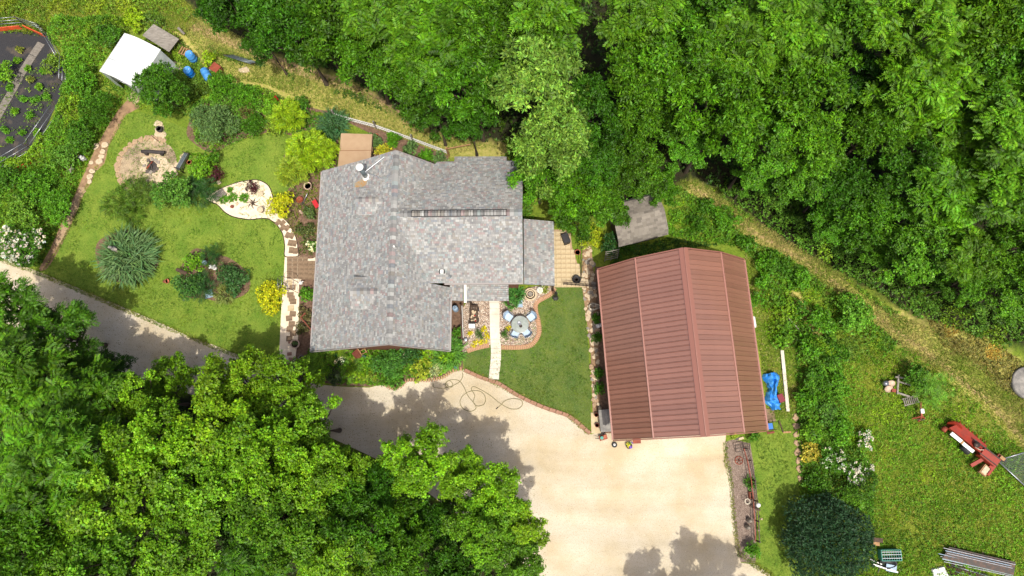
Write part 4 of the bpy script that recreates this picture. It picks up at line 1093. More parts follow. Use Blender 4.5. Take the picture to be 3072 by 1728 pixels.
k = thing('garden_statue', 'grey stone figure in the ornamental grass', 'statue', at(367, 757)); lathe(k, 'base', 'stone_grey', [(.16, .0), (.16, .7), (.12, .75)], 10); lathe(k, 'figure', 'concrete_old', [(.13, .75), (.17, .95), (.12, 1.15), (.07, 1.22), (.1, 1.32), (.07, 1.42), (.01, 1.45)], 12); bar(k, 'wing', 'stone_grey', (-.3, .1, 1.1), (.28, -.12, 1.05), .16, .05)

# --- island bed ornaments
k = thing('gazing_ball', 'pale blue gazing ball in the island bed', 'ornament', at(630, 796)); lathe(k, 'stand', 'stone_grey', [(.14, 0), (.07, .2), (.07, .5), (.12, .6)], 12); lathe(k, 'ball', 'blue_grey', [(.02, .58), (.12, .63), (.17, .76), (.12, .89), (.02, .94)], 14)
k = thing('white_statue', 'white cherub statue in the island bed', 'statue', at(648, 806)); lathe(k, 'plinth', 'white', [(.14, 0), (.14, .3)], 8); lathe(k, 'body', 'white', [(.1, .3), (.14, .45), (.1, .62), (.05, .68), (.09, .76), (.06, .85), (.01, .87)], 12); bar(k, 'arm', 'white', (-.2, -.1, .55), (.22, .1, .6), .08, .07)
k = thing('totem_stack', 'dark spiral totem leaning in the island bed', 'ornament', at(562, 822), ang((545, 811), (580, 826)))
for i in range(7): lathe(k, 'ring', 'wood_dark', [(.1, 0), (.13, .03), (.13, .08), (.1, .11)], 10, (-.45 + i * .13, 0, .55 + .05 * i), Matrix.Rotation(.9, 3, 'Y'))
tube(k, 'pole', 'iron', [(.5, 0, 0), (.3, 0, .8)], .03)
k = thing('blue_slate', 'blue-grey slab at the lower edge of the island bed', 'slab', at(627, 882), .4); MB().grid([[(-.3, -.25, .03), (.25, -.3, .03), (.3, .2, .03), (-.15, .3, .03)], [(-.29, -.24, .09), (.24, -.29, .09), (.29, .19, .09), (-.14, .29, .09)]], True).build('slab', 'blue_grey', k)
k = thing('pale_rock', 'pale rock on the right of the island bed', 'rock', at(716, 852)); put_stone(k, (0, 0, .02), .35, 'stone_pale', 'rock', .6)

# --- sand bed objects
k = thing('footbridge', 'little wooden slat footbridge at the tip of the sand bed', 'footbridge', at(660, 588), ang((640, 600), (678, 572)))
for i in range(9): box(k, 'slat', 'wood_grey', (-.4 + i * .1, 0, .16 + .05 * math.sin(i / 8 * math.pi)), (.08, .55, .025))
for y in (-.24, .24): bar(k, 'beam', 'wood_dark', (-.45, y, .1), (.45, y, .1), .05, .08)
k = thing('driftwood', 'twisted driftwood in the sand bed', 'driftwood', at(760, 612))
for a in (0.2, 1.0, 1.9, 2.7, 3.6, 4.6, 5.5): tube(k, 'branch', 'wood_dark', [(0, 0, .1), (.2 * math.cos(a), .2 * math.sin(a), .2), (.42 * math.cos(a + .3), .38 * math.sin(a + .3), .08)], [.04, .03, .012], 5)
k = thing('stone_stool', 'round stone stool with shadow in the sand bed', 'stool', at(787, 633)); lathe(k, 'seat', 'stone_pale', [(.2, .3), (.22, .33), (.22, .4), (.19, .43), (.03, .44)], 16); lathe(k, 'leg', 'stone_grey', [(.15, 0), (.12, .15), (.15, .3)], 12)
k = thing('small_pot', 'small brown pot in the sand bed', 'pot', at(699, 622)); lathe(k, 'body', 'wood_red', [(.08, .03), (.12, .2), (.1, .2)], 12); lathe(k, 'soil', 'soil', [(.1, .17), (.01, .17)], 12)
for a, b, s, lb in ((658, 549, .36, 'white rock beside the purple plant'), (712, 612, .3, 'white rock next to the small brown pot'), (784, 583, .4, 'white rock by the upper right sand rim'), (720, 556, .35, 'white rock in the upper sand bed')):
    k = thing('white_rock', lb, 'rock', at(a, b), 0, 'white rocks of the sand bed'); put_stone(k, (0, 0, .03), s, 'stone_pale', 'rock', .7)
k = thing('rusty_fire_bowl', 'round rusty bowl near the yellow shrub', 'bowl', at(902, 602)); lathe(k, 'bowl', 'rust', [(.1, .05), (.2, .15), (.24, .25), (.22, .25), (.16, .17), (.02, .14)], 16); lathe(k, 'foot', 'iron', [(.12, 0), (.1, .06)], 10)
k = thing('garden_spade', 'pale handled tool leaning near the west wall', 'garden tool', at(918, 602)); tube(k, 'handle', 'galv', [(-.15, -.2, .1), (.28, .3, .6)], .03); box(k, 'blade', 'black', (-.18, -.24, .08), (.16, .2, .03))
k = thing('planter_urn', 'large clay urn below the golden shrubs', 'urn', at(930, 565)); lathe(k, 'body', 'pot_pale', [(.12, 0), (.22, .15), (.26, .4), (.24, .5), (.28, .54), (.24, .54), (.2, .4)], 16); lathe(k, 'soil', 'soil', [(.21, .46), (.01, .46)], 14)
k = thing('red_wheelbarrow', 'bright red wheelbarrow tray against the west wall', 'wheelbarrow', at(953, 618), ang((945, 603), (960, 628))); MB().grid([[(-.25, -.1, .25), (.25, -.1, .25), (.25, .1, .25), (-.25, .1, .25)], [(-.3, -.15, .45), (.3, -.15, .45), (.3, .15, .45), (-.3, .15, .45)]], True).build('tray', 'red', k)
for y in (-.2, .2): tube(k, 'handle', 'wood', [(-.55, y * .6, .45), (.25, y * .6, .28)], .025)
lathe(k, 'wheel', 'rubber', [(.2, -.04), (.2, .04)], 14, (.4, 0, .2), Matrix.Rotation(math.pi / 2, 3, 'X'))
k = thing('rabbit_statue', 'small white stone figure near the west bed', 'statue', at(906, 638)); lathe(k, 'body', 'pot_pale', [(.12, 0), (.14, .14), (.07, .28), (.09, .36), (.04, .44), (.01, .45)], 10)
k = thing('red_chair', 'red folding chair in the shrub bed', 'chair', at(840, 318), ang((828, 298), (852, 330)))
box(k, 'seat', 'red', (0, 0, .42), (.42, .4, .03)); box(k, 'backrest', 'red', (-.2, 0, .7), (.03, .4, .45), 0, Matrix.Rotation(-.2, 3, 'Y'))
for x in (-.18, .18):
    for y in (-.17, .17): box(k, 'leg', 'iron', (x, y, .2), (.025, .025, .4))

# --- west walk objects
k = thing('metal_arch', 'thin metal garden arch over the paver walk', 'arch', at(878, 866))
for y in (-.35, .35): tube(k, 'hoop', 'iron', [(-.5, y, 0), (-.48, y, 1.5), (-.25, y, 2.0), (.1, y, 2.05), (.42, y, 1.6), (.5, y, 0)], .018, 5)
for x, z in ((-.48, 1.2), (-.36, 1.78), (0, 2.04), (.3, 1.8), (.46, 1.2)): tube(k, 'crossbar', 'galv', [(x, -.35, z), (x, .35, z)], .014, 5)
k = thing('white_goose', 'white goose figure beside the arch', 'ornament', at(905, 850)); lathe(k, 'body', 'white', [(.03, 0), (.12, .08), (.14, .2), (.08, .3), (.02, .33)], 10); tube(k, 'neck', 'white', [(.08, 0, .22), (.2, .03, .4), (.26, .03, .42)], [.05, .035, .02])
k = thing('corner_planter', 'round stone planter with a small plant at the walk end', 'planter', at(891, 1034)); lathe(k, 'bowl', 'pot_pale', [(.18, 0), (.26, .2), (.31, .4), (.31, .45), (.25, .45), (.22, .3)], 18); lathe(k, 'soil', 'soil', [(.24, .38), (.01, .4)], 14)
v, c_ = rosettes(np.array([[0, 0, .42], [.08, .05, .42], [-.07, .06, .42]]), np.tile([0, 0, 1.0], (3, 1)), 10, .14, (.08, .14, .04)); new_obj('plant', leaf_mesh('plant', [v], [c_]), k)
k = thing('planter_box', 'tilted white wooden planter box at the bed corner', 'planter box', at(913, 1080), ang((905, 1068), (925, 1092))); box(k, 'box', 'wood_grey', (0, 0, .22), (.6, .28, .3)); box(k, 'soil', 'soil', (0, 0, .375), (.52, .2, .02))
k = thing('garden_post', 'dark green wooden post by the drive corner', 'post', at(885, 1090)); box(k, 'post', 'wood_dark', (0, 0, .6), (.12, .12, 1.2)); box(k, 'cap', 'wood_grey', (0, 0, 1.22), (.17, .17, .04))
k = thing('timber_edging', 'brown angled timber sticking out of the west wall bed', 'timber', at(925, 975), .9); bar(k, 'timber', 'wood_red', (-.1, -.6, .3), (.1, .55, .4), .07, .2); bar(k, 'brace', 'wood_red', (.1, .55, .4), (.55, .5, .45), .07, .2)

# --- front bed ornaments
k = thing('display_ladder', 'pale wooden ladder leaning in the front bed', 'ladder', at(1098, 1062), ang((1085, 1050), (1098, 1075)))
for y in (-.18, .18): bar(k, 'rail', 'wood', (-.5, y, .9), (.55, y, .08), .05, .04)
for i in range(5): bar(k, 'rung', 'wood', (-.4 + i * .2, -.18, .83 - i * .155), (-.4 + i * .2, .18, .83 - i * .155), .035)
k = thing('wooden_crate', 'dark slatted crate below the front gable', 'crate', at(1078, 1066), .7)
for i in range(6): box(k, 'slat', 'wood_red', (0, -.25 + i * .1, .3), (.5, .06, .5))
k = thing('glass_ball', 'grey glass ball in the front bed', 'ornament', at(1097, 1073)); lathe(k, 'ball', 'glass_blue', [(.02, .3), (.1, .33), (.14, .45), (.1, .57), (.02, .6)], 14); lathe(k, 'stand', 'iron', [(.1, 0), (.04, .1), (.06, .32)], 10)
k = thing('pale_stone', 'rounded pale stone half hidden in the front bed', 'rock', at(1218, 1066)); put_stone(k, (0, 0, .1), .5, 'stone_pale', 'rock', .8)
k = thing('blue_ball', 'blue glass ball at the end of the front bed', 'ornament', at(1369, 1102)); lathe(k, 'ball', 'glass_blue', [(.02, .1), (.1, .13), (.14, .25), (.1, .37), (.02, .4)], 14); lathe(k, 'stand', 'concrete', [(.12, 0), (.08, .12)], 10)

# --- hot tub with folding cover
c1, c2, c3, c4 = P(1022, 399, .9), P(1118, 402, .9), P(1112, 492, .9), P(1012, 500, .9)
k = thing('hot_tub', 'square hot tub under a tan folding cover behind the house', 'hot tub', (0, 0, 0))
cc = (c1 + c2 + c3 + c4) / 4
tb = [cc + (v - cc) * .97 for v in (c4, c3, c2, c1)]
MB().grid([[(v.x, v.y, 0) for v in tb], [(v.x, v.y, .82) for v in tb]], True).build('cabinet', 'wood_dark', k)
mL, mR = c1.lerp(c4, .53), c2.lerp(c3, .55)
for q in ([mL, mR, c2, c1], [c4, c3, mR, mL]):
    cm = sum(q, Vector()) / 4; r0 = [cm + (v - cm) * .985 for v in q]; r1 = [cm + (v - cm) * .955 for v in q]
    MB().grid([[(v.x, v.y, .8) for v in r0], [(v.x, v.y, .89) for v in r0], [(v.x, v.y, .93) for v in r1]], True).build('cover_half', 'tub_cover', k)
bar(k, 'hinge_seam', 'tub_seam', Vector((mL.x, mL.y, .90)), Vector((mR.x, mR.y, .90)), .05, .05)
box(k, 'handle', 'tub_seam', ((c3.x + c2.x) / 2 + .04, (c3.y + c2.y) / 2, .84), (.03, .35, .05))
k = thing('red_pot', 'small red clay pot beside the hot tub', 'pot', at(1131, 411)); lathe(k, 'body', 'terracotta', [(.1, 0), (.16, .26), (.13, .26), (.12, .15)], 12); lathe(k, 'soil', 'soil', [(.125, .2), (.01, .2)], 12)

# --- picket fence behind the house
k = thing('picket_fence', 'low white picket fence along the dry grass behind the house', 'fence', (0, 0, 0))
fl = PP([(1008, 352), (1130, 385), (1240, 424), (1345, 463)])
pk = MB(); pk.grid([[(-.03, -.01, 0), (.03, -.01, 0), (.03, .01, 0), (-.03, .01, 0)], [(-.03, -.01, .6), (.03, -.01, .6), (.03, .01, .6), (-.03, .01, .6)], [(-.004, -.01, .66), (.004, -.01, .66), (.004, .01, .66), (-.004, .01, .66)]], True); pkm = pk.mesh('picket', 'white')
for p, t in along(fl, .17): new_obj('picket', pkm, k, (p.x, p.y, 0), t)
for a, b in zip(fl[:-1], fl[1:]):
    for z in (.2, .5): bar(k, 'rail', 'white', a + Vector((0, 0, z)), b + Vector((0, 0, z)), .04, .08)
for p in fl: box(k, 'post', 'wood_grey', (p.x, p.y, .55), (.1, .1, 1.1))
k = thing('wooden_gate_post', 'tall wooden post at the house end of the picket fence', 'post', at(1347, 468)); box(k, 'post', 'wood', (0, 0, .7), (.12, .12, 1.4)); bar(k, 'brace', 'wood', (0, 0, 1.2), (1.6, .3, 1.2), .06, .1)

# --- terrace objects
k = thing('storage_bin', 'black bin at the back of the paver terrace', 'bin', at(1697, 722), ang((1690, 700), (1703, 735))); box(k, 'body', 'black', (0, 0, .3), (.6, .4, .6)); box(k, 'lid', 'rubber', (0, 0, .62), (.64, .44, .05))
k = thing('black_planter', 'round black pot on the paver terrace', 'pot', at(1729, 842)); lathe(k, 'body', 'black', [(.2, 0), (.27, .35), (.29, .38), (.25, .38), (.22, .3)], 18); lathe(k, 'inner_ring', 'iron', [(.12, .3), (.14, .36), (.11, .36), (.1, .3)], 14)
k = thing('iron_gate', 'low black iron railing across the end of the terrace', 'railing', (0, 0, 0)); p, q = P(1690, 855), P(1785, 862)
for z in (.25, .55, .85): bar(k, 'rail', 'iron', p + Vector((0, 0, z)), q + Vector((0, 0, z)), .03)
for i in range(9): e = p.lerp(q, i / 8); bar(k, 'bar', 'iron', e, e + Vector((0, 0, .95)), .022)
k = thing('vine_pole', 'crooked brown pole standing on the terrace edge', 'pole', at(1742, 800)); tube(k, 'pole', 'wood_dark', [(0, -.8, 0), (.02, -.2, .5), (-.05, .5, .9), (-.02, 1.2, 1.2)], [.035, .03, .025, .015])
tube(k, 'side_branch', 'wood_dark', [(.02, -.2, .5), (.2, .2, .8), (.3, .25, .9)], [.02, .015, .008])
k = thing('terrace_pot', 'orange clay pot beside the chartreuse groundcover', 'pot', at(1732, 760)); lathe(k, 'body', 'terracotta', [(.12, 0), (.2, .3), (.17, .3), (.15, .2)], 14); lathe(k, 'soil', 'soil', [(.16, .25), (.01, .25)], 12)
k = thing('trellis', 'pale wooden lattice trellis between shed and barn', 'trellis', at(1832, 782), ang((1815, 775), (1850, 768)))
for i in range(3): bar(k, 'upright', 'wood_grey', (-.42 + i * .42, 0, .1), (-.42 + i * .42, .25, 1.7), .04, .03)
for i in range(5): bar(k, 'crossbar', 'wood_grey', (-.45, .04 + i * .05, .35 + i * .32), (.45, .04 + i * .05, .35 + i * .32), .04, .03)
k = thing('folded_umbrella', 'closed black patio umbrella at the porch corner', 'umbrella', at(1666, 893)); lathe(k, 'canopy', 'black', [(.02, .7), (.12, .8), (.09, 1.6), (.02, 2.0)], 10); tube(k, 'pole', 'iron', [(0, 0, 0), (0, 0, 2.05)], .02); lathe(k, 'base', 'black', [(.22, 0), (.2, .06), (.04, .09)], 14)

# --- patio table set
tc_ = P(1560, 973, .72)
k = thing('patio_table', 'round glass patio table on the pebbles', 'table', (tc_.x, tc_.y, 0))
lathe(k, 'table_top', 'glass_top', [(.54, .70), (.55, .71), (.55, .725), (.53, .73), (.02, .732)], 32); lathe(k, 'rim', 'galv', [(.545, .69), (.565, .70), (.565, .725), (.55, .72)], 32)
for i in range(4):
    a = i * 1.5708 + .6; tube(k, 'leg', 'galv', [(.42 * math.cos(a), .42 * math.sin(a), 0), (.2 * math.cos(a), .2 * math.sin(a), .45), (.4 * math.cos(a), .4 * math.sin(a), .69)], .018)
kk = thing('ash_bowl', 'small dark bowl on the glass table', 'bowl', (tc_.x + .05, tc_.y - .12, .732)); lathe(kk, 'bowl', 'iron', [(.06, 0), (.1, .05), (.08, .05), (.04, .02)], 14)
kk = thing('glass_dish', 'clear dish on the glass table beside the bowl', 'dish', (tc_.x - .05, tc_.y + .08, .732)); lathe(kk, 'dish', 'galv', [(.05, 0), (.13, .03), (.11, .03), (.03, .012)], 14)
def chair(label, px, py):
    p = P(px, py, .45); d = Vector((tc_.x - p.x, tc_.y - p.y, 0)); rz = math.atan2(d.y, d.x)
    c = thing('patio_chair', label, 'chair', (p.x, p.y, 0), rz, 'chairs around the patio table')
    MB().grid([[(x * .22, y * .23, .41) for x, y in ((-1, -1), (1, -.9), (1, .9), (-1, 1))], [(x * .235, y * .245, .45) for x, y in ((-1, -1), (1, -.9), (1, .9), (-1, 1))], [(x * .20, y * .2, .475) for x, y in ((-1, -1), (1, -.9), (1, .9), (-1, 1))]], True).build('seat', 'cushion', c)
    rr = []
    for z, o_ in ((.46, 0), (.66, .05), (.88, .12)): rr.append([(-.22 - o_ + .10 * (abs(y) / .26) ** 2, y, z) for y in (-.26, -.13, 0, .13, .26)])
    back = MB().grid(rr, False).grid([[(x - .03, y, z) for x, y, z in r] for r in rr], False).build('backrest', 'blue_grey', c)
    tube(c, 'back_frame', 'galv', [(-.13, -.28, .42), (-.25, -.27, .9), (-.36, 0, .93), (-.25, .27, .9), (-.13, .28, .42)], .02)
    for s in (-1, 1):
        tube(c, 'armrest', 'galv', [(-.24, s * .28, .64), (.05, s * .31, .66), (.24, s * .28, .6)], .024)
        tube(c, 'leg', 'galv', [(.24, s * .28, .6), (.25, s * .27, 0)], .018); tube(c, 'leg', 'galv', [(-.2, s * .26, .45), (-.27, s * .27, 0)], .018)
for px, py, l in ((1526, 951, 'blue-grey patio chair at the upper left of the table'), (1594, 951, 'blue-grey patio chair at the upper right of the table'), (1546, 1001, 'blue-grey patio chair at the lower left of the table'), (1580, 999, 'blue-grey patio chair at the lower right of the table')): chair(l, px, py)
k = thing('fountain', 'round tiered stone fountain on the pebbles below the porch', 'fountain', at(1591, 884))
lathe(k, 'basin', 'stone_pale', [(.42, 0), (.44, .05), (.44, .18), (.40, .22), (.33, .22), (.31, .12)], 26); lathe(k, 'water_ring', 'black', [(.325, .16), (.2, .16)], 24)
lathe(k, 'inner_rim', 'stone_pale', [(.22, .1), (.27, .28), (.25, .3), (.2, .3), (.19, .22)], 22); lathe(k, 'bowl', 'black', [(.19, .26), (.02, .26)], 20)
for i in range(6): put_stone(k, (.09 * math.cos(i), .09 * math.sin(i), .28), .15, 'stone_grey', 'pebble', .6)
k = thing('shell_planter', 'white flower-filled planter right of the fountain', 'planter', at(1620, 872)); lathe(k, 'pot', 'white', [(.12, 0), (.2, .2), (.22, .24), (.17, .24)], 12)
v, c_ = rosettes(rng.normal(0, .1, (14, 3)) * np.array([1, 1, .2]) + np.array([0, 0, .28]), np.tile([0, 0, 1.0], (14, 1)), 6, .11, (.8, .78, .72), 1.3, .9, .06); new_obj('flowers', leaf_mesh('flowers', [v], [c_]), k)
k = thing('grey_slab', 'flat grey slate slab on the pebbles', 'slab', at(1560, 913), .05); MB().grid([[(-.25, -.2, .03), (.18, -.22, .03), (.18, .42, .03), (-.02, .4, .03)], [(-.24, -.19, .09), (.17, -.21, .09), (.17, .41, .09), (-.02, .39, .09)]], True).build('slab', 'blue_grey', k)
k = thing('porch_rail', 'dark timber rail beside the entry porch', 'railing', (0, 0, 0)); p, q = P(1386, 925), P(1390, 1020)
for z, o_ in ((.9, 0), (.5, .06)): bar(k, 'rail', 'wood_dark', p + Vector((o_, 0, z)), q + Vector((o_, 0, z)), .09, .05)
bar(k, 'rail', 'white', p + Vector((.1, 0, .96)), q + Vector((.1, 0, .96)), .03, .04)
for i in range(5): e = p.lerp(q, i / 4); box(k, 'post', 'wood_dark', (e.x, e.y, .48), (.09, .09, .96))
for i in range(12): e = p.lerp(q, (i + .5) / 12); box(k, 'spindle', 'wood_dark', (e.x, e.y, .45), (.03, .03, .85))
k = thing('propane_tank', 'pale blue propane tank beside the house wall', 'gas tank', at(1369, 930)); lathe(k, 'body', 'blue_grey', [(.1, .02), (.17, .08), (.19, .2), (.19, .75), (.14, .88), (.05, .92)], 18); lathe(k, 'valve', 'galv', [(.05, .9), (.05, 1.0)], 8); lathe(k, 'collar', 'blue_grey', [(.09, .9), (.1, 1.02), (.085, 1.02), (.08, .9)], 14)
k = thing('white_tank', 'white tank partly under the eave', 'gas tank', at(1350, 927)); lathe(k, 'body', 'white', [(.1, .02), (.16, .08), (.17, .7), (.1, .84), (.02, .86)], 16); lathe(k, 'valve', 'galv', [(.04, .84), (.04, .95)], 8)
k = thing('fruit_wagon', 'dark slatted wagon full of gourds beside the rail', 'wagon', at(1423, 945))
for x in (-.24, .24): box(k, 'side_board', 'wood_dark', (x, 0, .35), (.04, 1.1, .3))
for i in range(5): box(k, 'floor_slat', 'wood_dark', (-.19 + i * .095, 0, .24), (.07, 1.05, .03))
for y in (-.55, .55): box(k, 'end_board', 'wood_dark', (0, y, .35), (.5, .04, .3))
for x in (-.28, .28):
    for y in (-.35, .35): lathe(k, 'wheel', 'rubber', [(.14, -.03), (.14, .03)], 12, (x, y, .14), Matrix.Rotation(math.pi / 2, 3, 'Y'))
for i in range(22): put_stone(k, (random.uniform(-.18, .18), random.uniform(-.5, .2), .28), random.uniform(.1, .18), 'stone_pale', 'gourd', .8)
for x, y in ((.1, -.45), (.05, -.1)): lathe(k, 'apple', 'red', [(.01, .3), (.05, .33), (.05, .38), (.01, .42)], 8, (x, y, 0))
k = thing('mailbox_grill', 'small white box with black lid at the wagon end', 'box', at(1418, 982)); box(k, 'body', 'white', (0, 0, .3), (.4, .26, .6)); box(k, 'lid', 'black', (0, .17, .62), (.44, .08, .06)); box(k, 'knob', 'black', (-.04, -.02, .61), (.03, .05, .02))
k = thing('watering_can', 'grey watering can below the porch rail', 'watering can', at(1398, 1020)); lathe(k, 'body', 'galv', [(.12, 0), (.12, .26), (.1, .27)], 12); tube(k, 'spout', 'galv', [(.1, 0, .1), (.3, .05, .3)], .025); tube(k, 'handle', 'galv', [(-.1, 0, .05), (-.22, 0, .2), (-.05, 0, .34)], .015)

# --- garden hose on the drive
hz_px = [(1387, 1118), (1388, 1130), (1378, 1146), (1356, 1158), (1342, 1162), (1336, 1152), (1345, 1142), (1356, 1148), (1358, 1158), (1350, 1162), (1338, 1150), (1352, 1140), (1376, 1142), (1391, 1160), (1404, 1188), (1424, 1212), (1427, 1226), (1412, 1234), (1390, 1226), (1380, 1208), (1388, 1188), (1410, 1174), (1440, 1174), (1456, 1192), (1452, 1212), (1432, 1218), (1420, 1206), (1424, 1186), (1414, 1168), (1420, 1160), (1440, 1168), (1470, 1186), (1500, 1210), (1530, 1226), (1555, 1226), (1568, 1212), (1562, 1200), (1540, 1196), (1516, 1202), (1502, 1216), (1494, 1222)]
pts = smooth_line(PP(hz_px, .025), 6)
k = thing('garden_hose', 'olive garden hose looped across the pale gravel drive', 'hose', (0, 0, 0)); tube(k, 'hose', 'hose', pts, .022, 5); tube(k, 'nozzle', 'black', [pts[-1], pts[-1] + Vector((-.12, -.1, 0))], .03)
pts = smooth_line(PP([(1300, 1150), (1302, 1162), (1330, 1165), (1350, 1160)], .025), 5); tube(k, 'hose_tail', 'hose', pts, .02, 5)

# --- barn surroundings
k = thing('hose_coil', 'coil of pale hose on the rock strip', 'hose', at(1777, 922))
for i in range(5): tube(k, 'loop', 'hose_pale', [((.22 + .04 * i) * math.cos(t) + .03 * i, (.26 - .02 * i) * math.sin(t), .2 + .03 * i + .05 * math.sin(t * 2 + i)) for t in np.linspace(0, 6.28, 14)], .018, 5)
k = thing('white_canister', 'white canister lying against the barn wall', 'canister', at(1797, 978), .3); lathe(k, 'body', 'white', [(.08, 0), (.13, .03), (.13, .4), (.08, .43)], 12, (-.2, 0, .16), Matrix.Rotation(math.pi / 2, 3, 'Y')); lathe(k, 'band', 'galv', [(.135, .18), (.135, .24)], 12, (-.2, 0, .16), Matrix.Rotation(math.pi / 2, 3, 'Y'))
k = thing('concrete_pad', 'small concrete pad at the lower left barn corner', 'slab', (0, 0, 0)); q = PP([(1772, 1238), (1800, 1238), (1802, 1300), (1774, 1300)]); MB().grid([[(p.x, p.y, .015) for p in reversed(q)], [(p.x, p.y, .09) for p in reversed(q)]], True).build('pad', 'paver_tan', k)
k = thing('slate_table', 'grey boarded table beside the barn corner', 'table', at(1816, 1262, .7), ang((1800, 1228), (1808, 1298)) + math.pi / 2)
for i in range(4): box(k, 'table_board', 'concrete_old', (-.27 + i * .18, 0, .72), (.172, 1.36, .04))
for x in (-.3, .3):
    for y in (-.6, .6): box(k, 'leg', 'wood_dark', (x, y, .35), (.07, .07, .7))
for a, b, lb in ((1788, 1245, 'small dark pot on the concrete pad'), (1790, 1276, 'small plant pot at the edge of the concrete pad')):
    k = thing('flower_pot', lb, 'pot', (*at(a, b)[:2], .09)); lathe(k, 'body', 'wood_red', [(.09, 0), (.14, .22), (.11, .22), (.1, .12)], 12); lathe(k, 'soil', 'soil', [(.105, .18), (.01, .18)], 10)
k = thing('cart_wheel', 'black rubber wheel of a cart by the barn corner', 'wheel', at(1843, 1334), .2); lathe(k, 'tyre', 'rubber', [(.11, .0), (.17, .02), (.18, .06), (.17, .1), (.11, .12)], 18); lathe(k, 'hub', 'white', [(.11, .02), (.11, .11), (.03, .13)], 12); lathe(k, 'axle', 'black', [(.025, .1), (.025, .16)], 8)
k = thing('garden_cart', 'rusty little cart with pots beside the slate table', 'cart', at(1808, 1312), .3); box(k, 'tray', 'rust', (0, 0, .3), (.5, .32, .12)); tube(k, 'handle', 'iron', [(-.25, 0, .3), (-.5, .1, .45)], .02)
lathe(k, 'pot', 'green_plastic', [(.07, .36), (.11, .5), (.09, .5)], 10, (-.1, 0, 0)); lathe(k, 'pot', 'terracotta', [(.08, .36), (.12, .52), (.1, .52)], 10, (.12, .02, 0))
k = thing('pansy_pot', 'pot of yellow and purple pansies under the barn eave', 'planter', at(1886, 1337)); lathe(k, 'pot', 'wood_dark', [(.14, 0), (.2, .2), (.17, .2), (.14, .1)], 14)
for o_, cl in (((-.07, .02), (.75, .65, .04)), ((.1, -.04), (.16, .08, .45)), ((0, .1), (.12, .25, .03))):
    v, c_ = rosettes(rng.normal(0, .06, (8, 3)) * np.array([1, 1, .2]) + np.array([o_[0], o_[1], .26]), np.tile([0, 0, 1.0], (8, 1)), 5, .08, cl, 1.3, .9, .08); new_obj('flowers', leaf_mesh('flowers', [v], [c_]), k)
k = thing('red_mat', 'faded red mat at the barn front', 'mat', at(1910, 1322), .05); box(k, 'mat', 'rust', (0, 0, .03), (.5, .35, .03))
k = thing('white_propane_tank', 'white tank end sticking out behind the barn', 'gas tank', at(2262, 968), ax and math.atan2(ax.y, ax.x)); lathe(k, 'body', 'white', [(.05, -.4), (.16, -.36), (.2, -.27), (.2, .27), (.16, .36), (.05, .4)], 18, (0, -.18, .3), Matrix.Rotation(math.pi / 2, 3, 'Y'))
for x in (-.35, .35): box(k, 'foot', 'concrete_old', (x * .7, -.18, .06), (.12, .3, .12))
# blue tarp over junk
k = thing('tarp_pile', 'crumpled blue tarp over a pile beside the barn', 'tarp', at(2316, 1175), math.atan2(ax.y, ax.x))
rows = []
rs = random.Random(5)
for i in range(13):
    x = -1.15 + i * .19; w = .40 + .10 * math.sin(i * .9) + rs.uniform(-.08, .08); r = []
    for j in range(9):
        t = j / 8; r.append((x + rs.uniform(-.04, .04), (t - .5) * 2 * w + .08 * math.sin(i * .6), max(.03, (.62 - .25 * abs(i - 4) / 8) * math.sin(math.pi * t) ** .7 + rs.uniform(-.16, .16) * math.sin(math.pi * t))))
    rows.append(r)
MB().grid(rows, False).build('tarp_sheet', 'tarp', k, False)
box(k, 'red_bundle', 'dark_red', (.45, .32, .32), (.5, .35, .5), .3)
kk = thing('work_rug', 'brown mat lying below the blue tarp', 'mat', at(2312, 1245), math.atan2(ax.y, ax.x)); box(kk, 'mat', 'paver_brown', (0, 0, .035), (.8, .5, .03))
k = thing('white_plank', 'long white plank lying beside the blue tarp', 'plank', (0, 0, 0)); bar(k, 'board', 'concrete', P(2344, 1052) + Vector((0, 0, .12)), P(2362, 1234) + Vector((0, 0, .1)), .2, .08)
k = thing('wooden_pole', 'thin grey pole lying in weeds right of the barn', 'pole', (0, 0, 0)); tube(k, 'pole', 'wood_grey', [P(2332, 930) + Vector((0, 0, .5)), P(2396, 996) + Vector((0, 0, .35))], .045)
k = thing('steel_chair', 'black frame chair with blue seat at the barn corner', 'chair', at(2308, 1278), .1); box(k, 'seat', 'blue', (-.1, -.02, .4), (.34, .38, .06))
for s in (-.22, .22): tube(k, 'side_frame', 'iron', [(-.28, s, 0), (-.28, s, .45), (.25, s, .5), (.3, s, .85), (.25, s, 0)], .018)
tube(k, 'back_rail', 'iron', [(.3, -.22, .85), (.3, .22, .85)], .018)
k = thing('board_corner', 'bent brown board on the side lawn', 'board', (0, 0, 0)); bar(k, 'board', 'wood_dark', P(2336, 1262) + Vector((0, 0, .06)), P(2348, 1296) + Vector((0, 0, .06)), .06, .1); bar(k, 'board', 'wood', P(2348, 1297) + Vector((0, 0, .05)), P(2372, 1296) + Vector((0, 0, .05)), .1, .06)
k = thing('door_mat', 'dark rusty strip at the lower right barn corner', 'board', (0, 0, 0)); bar(k, 'board', 'wood_red', P(2300, 1300) + Vector((0, 0, .06)), P(2322, 1296) + Vector((0, 0, .06)), .12, .06)
k = thing('pond_edge', 'dark purple stone with white slab under the barn eave', 'ornament', at(2210, 1313)); put_stone(k, (0, 0, .02), .3, 'stone_dark', 'stone', .6); bar(k, 'slab', 'stone_pale', (.1, -.1, .06), (.4, .0, .06), .14, .08)

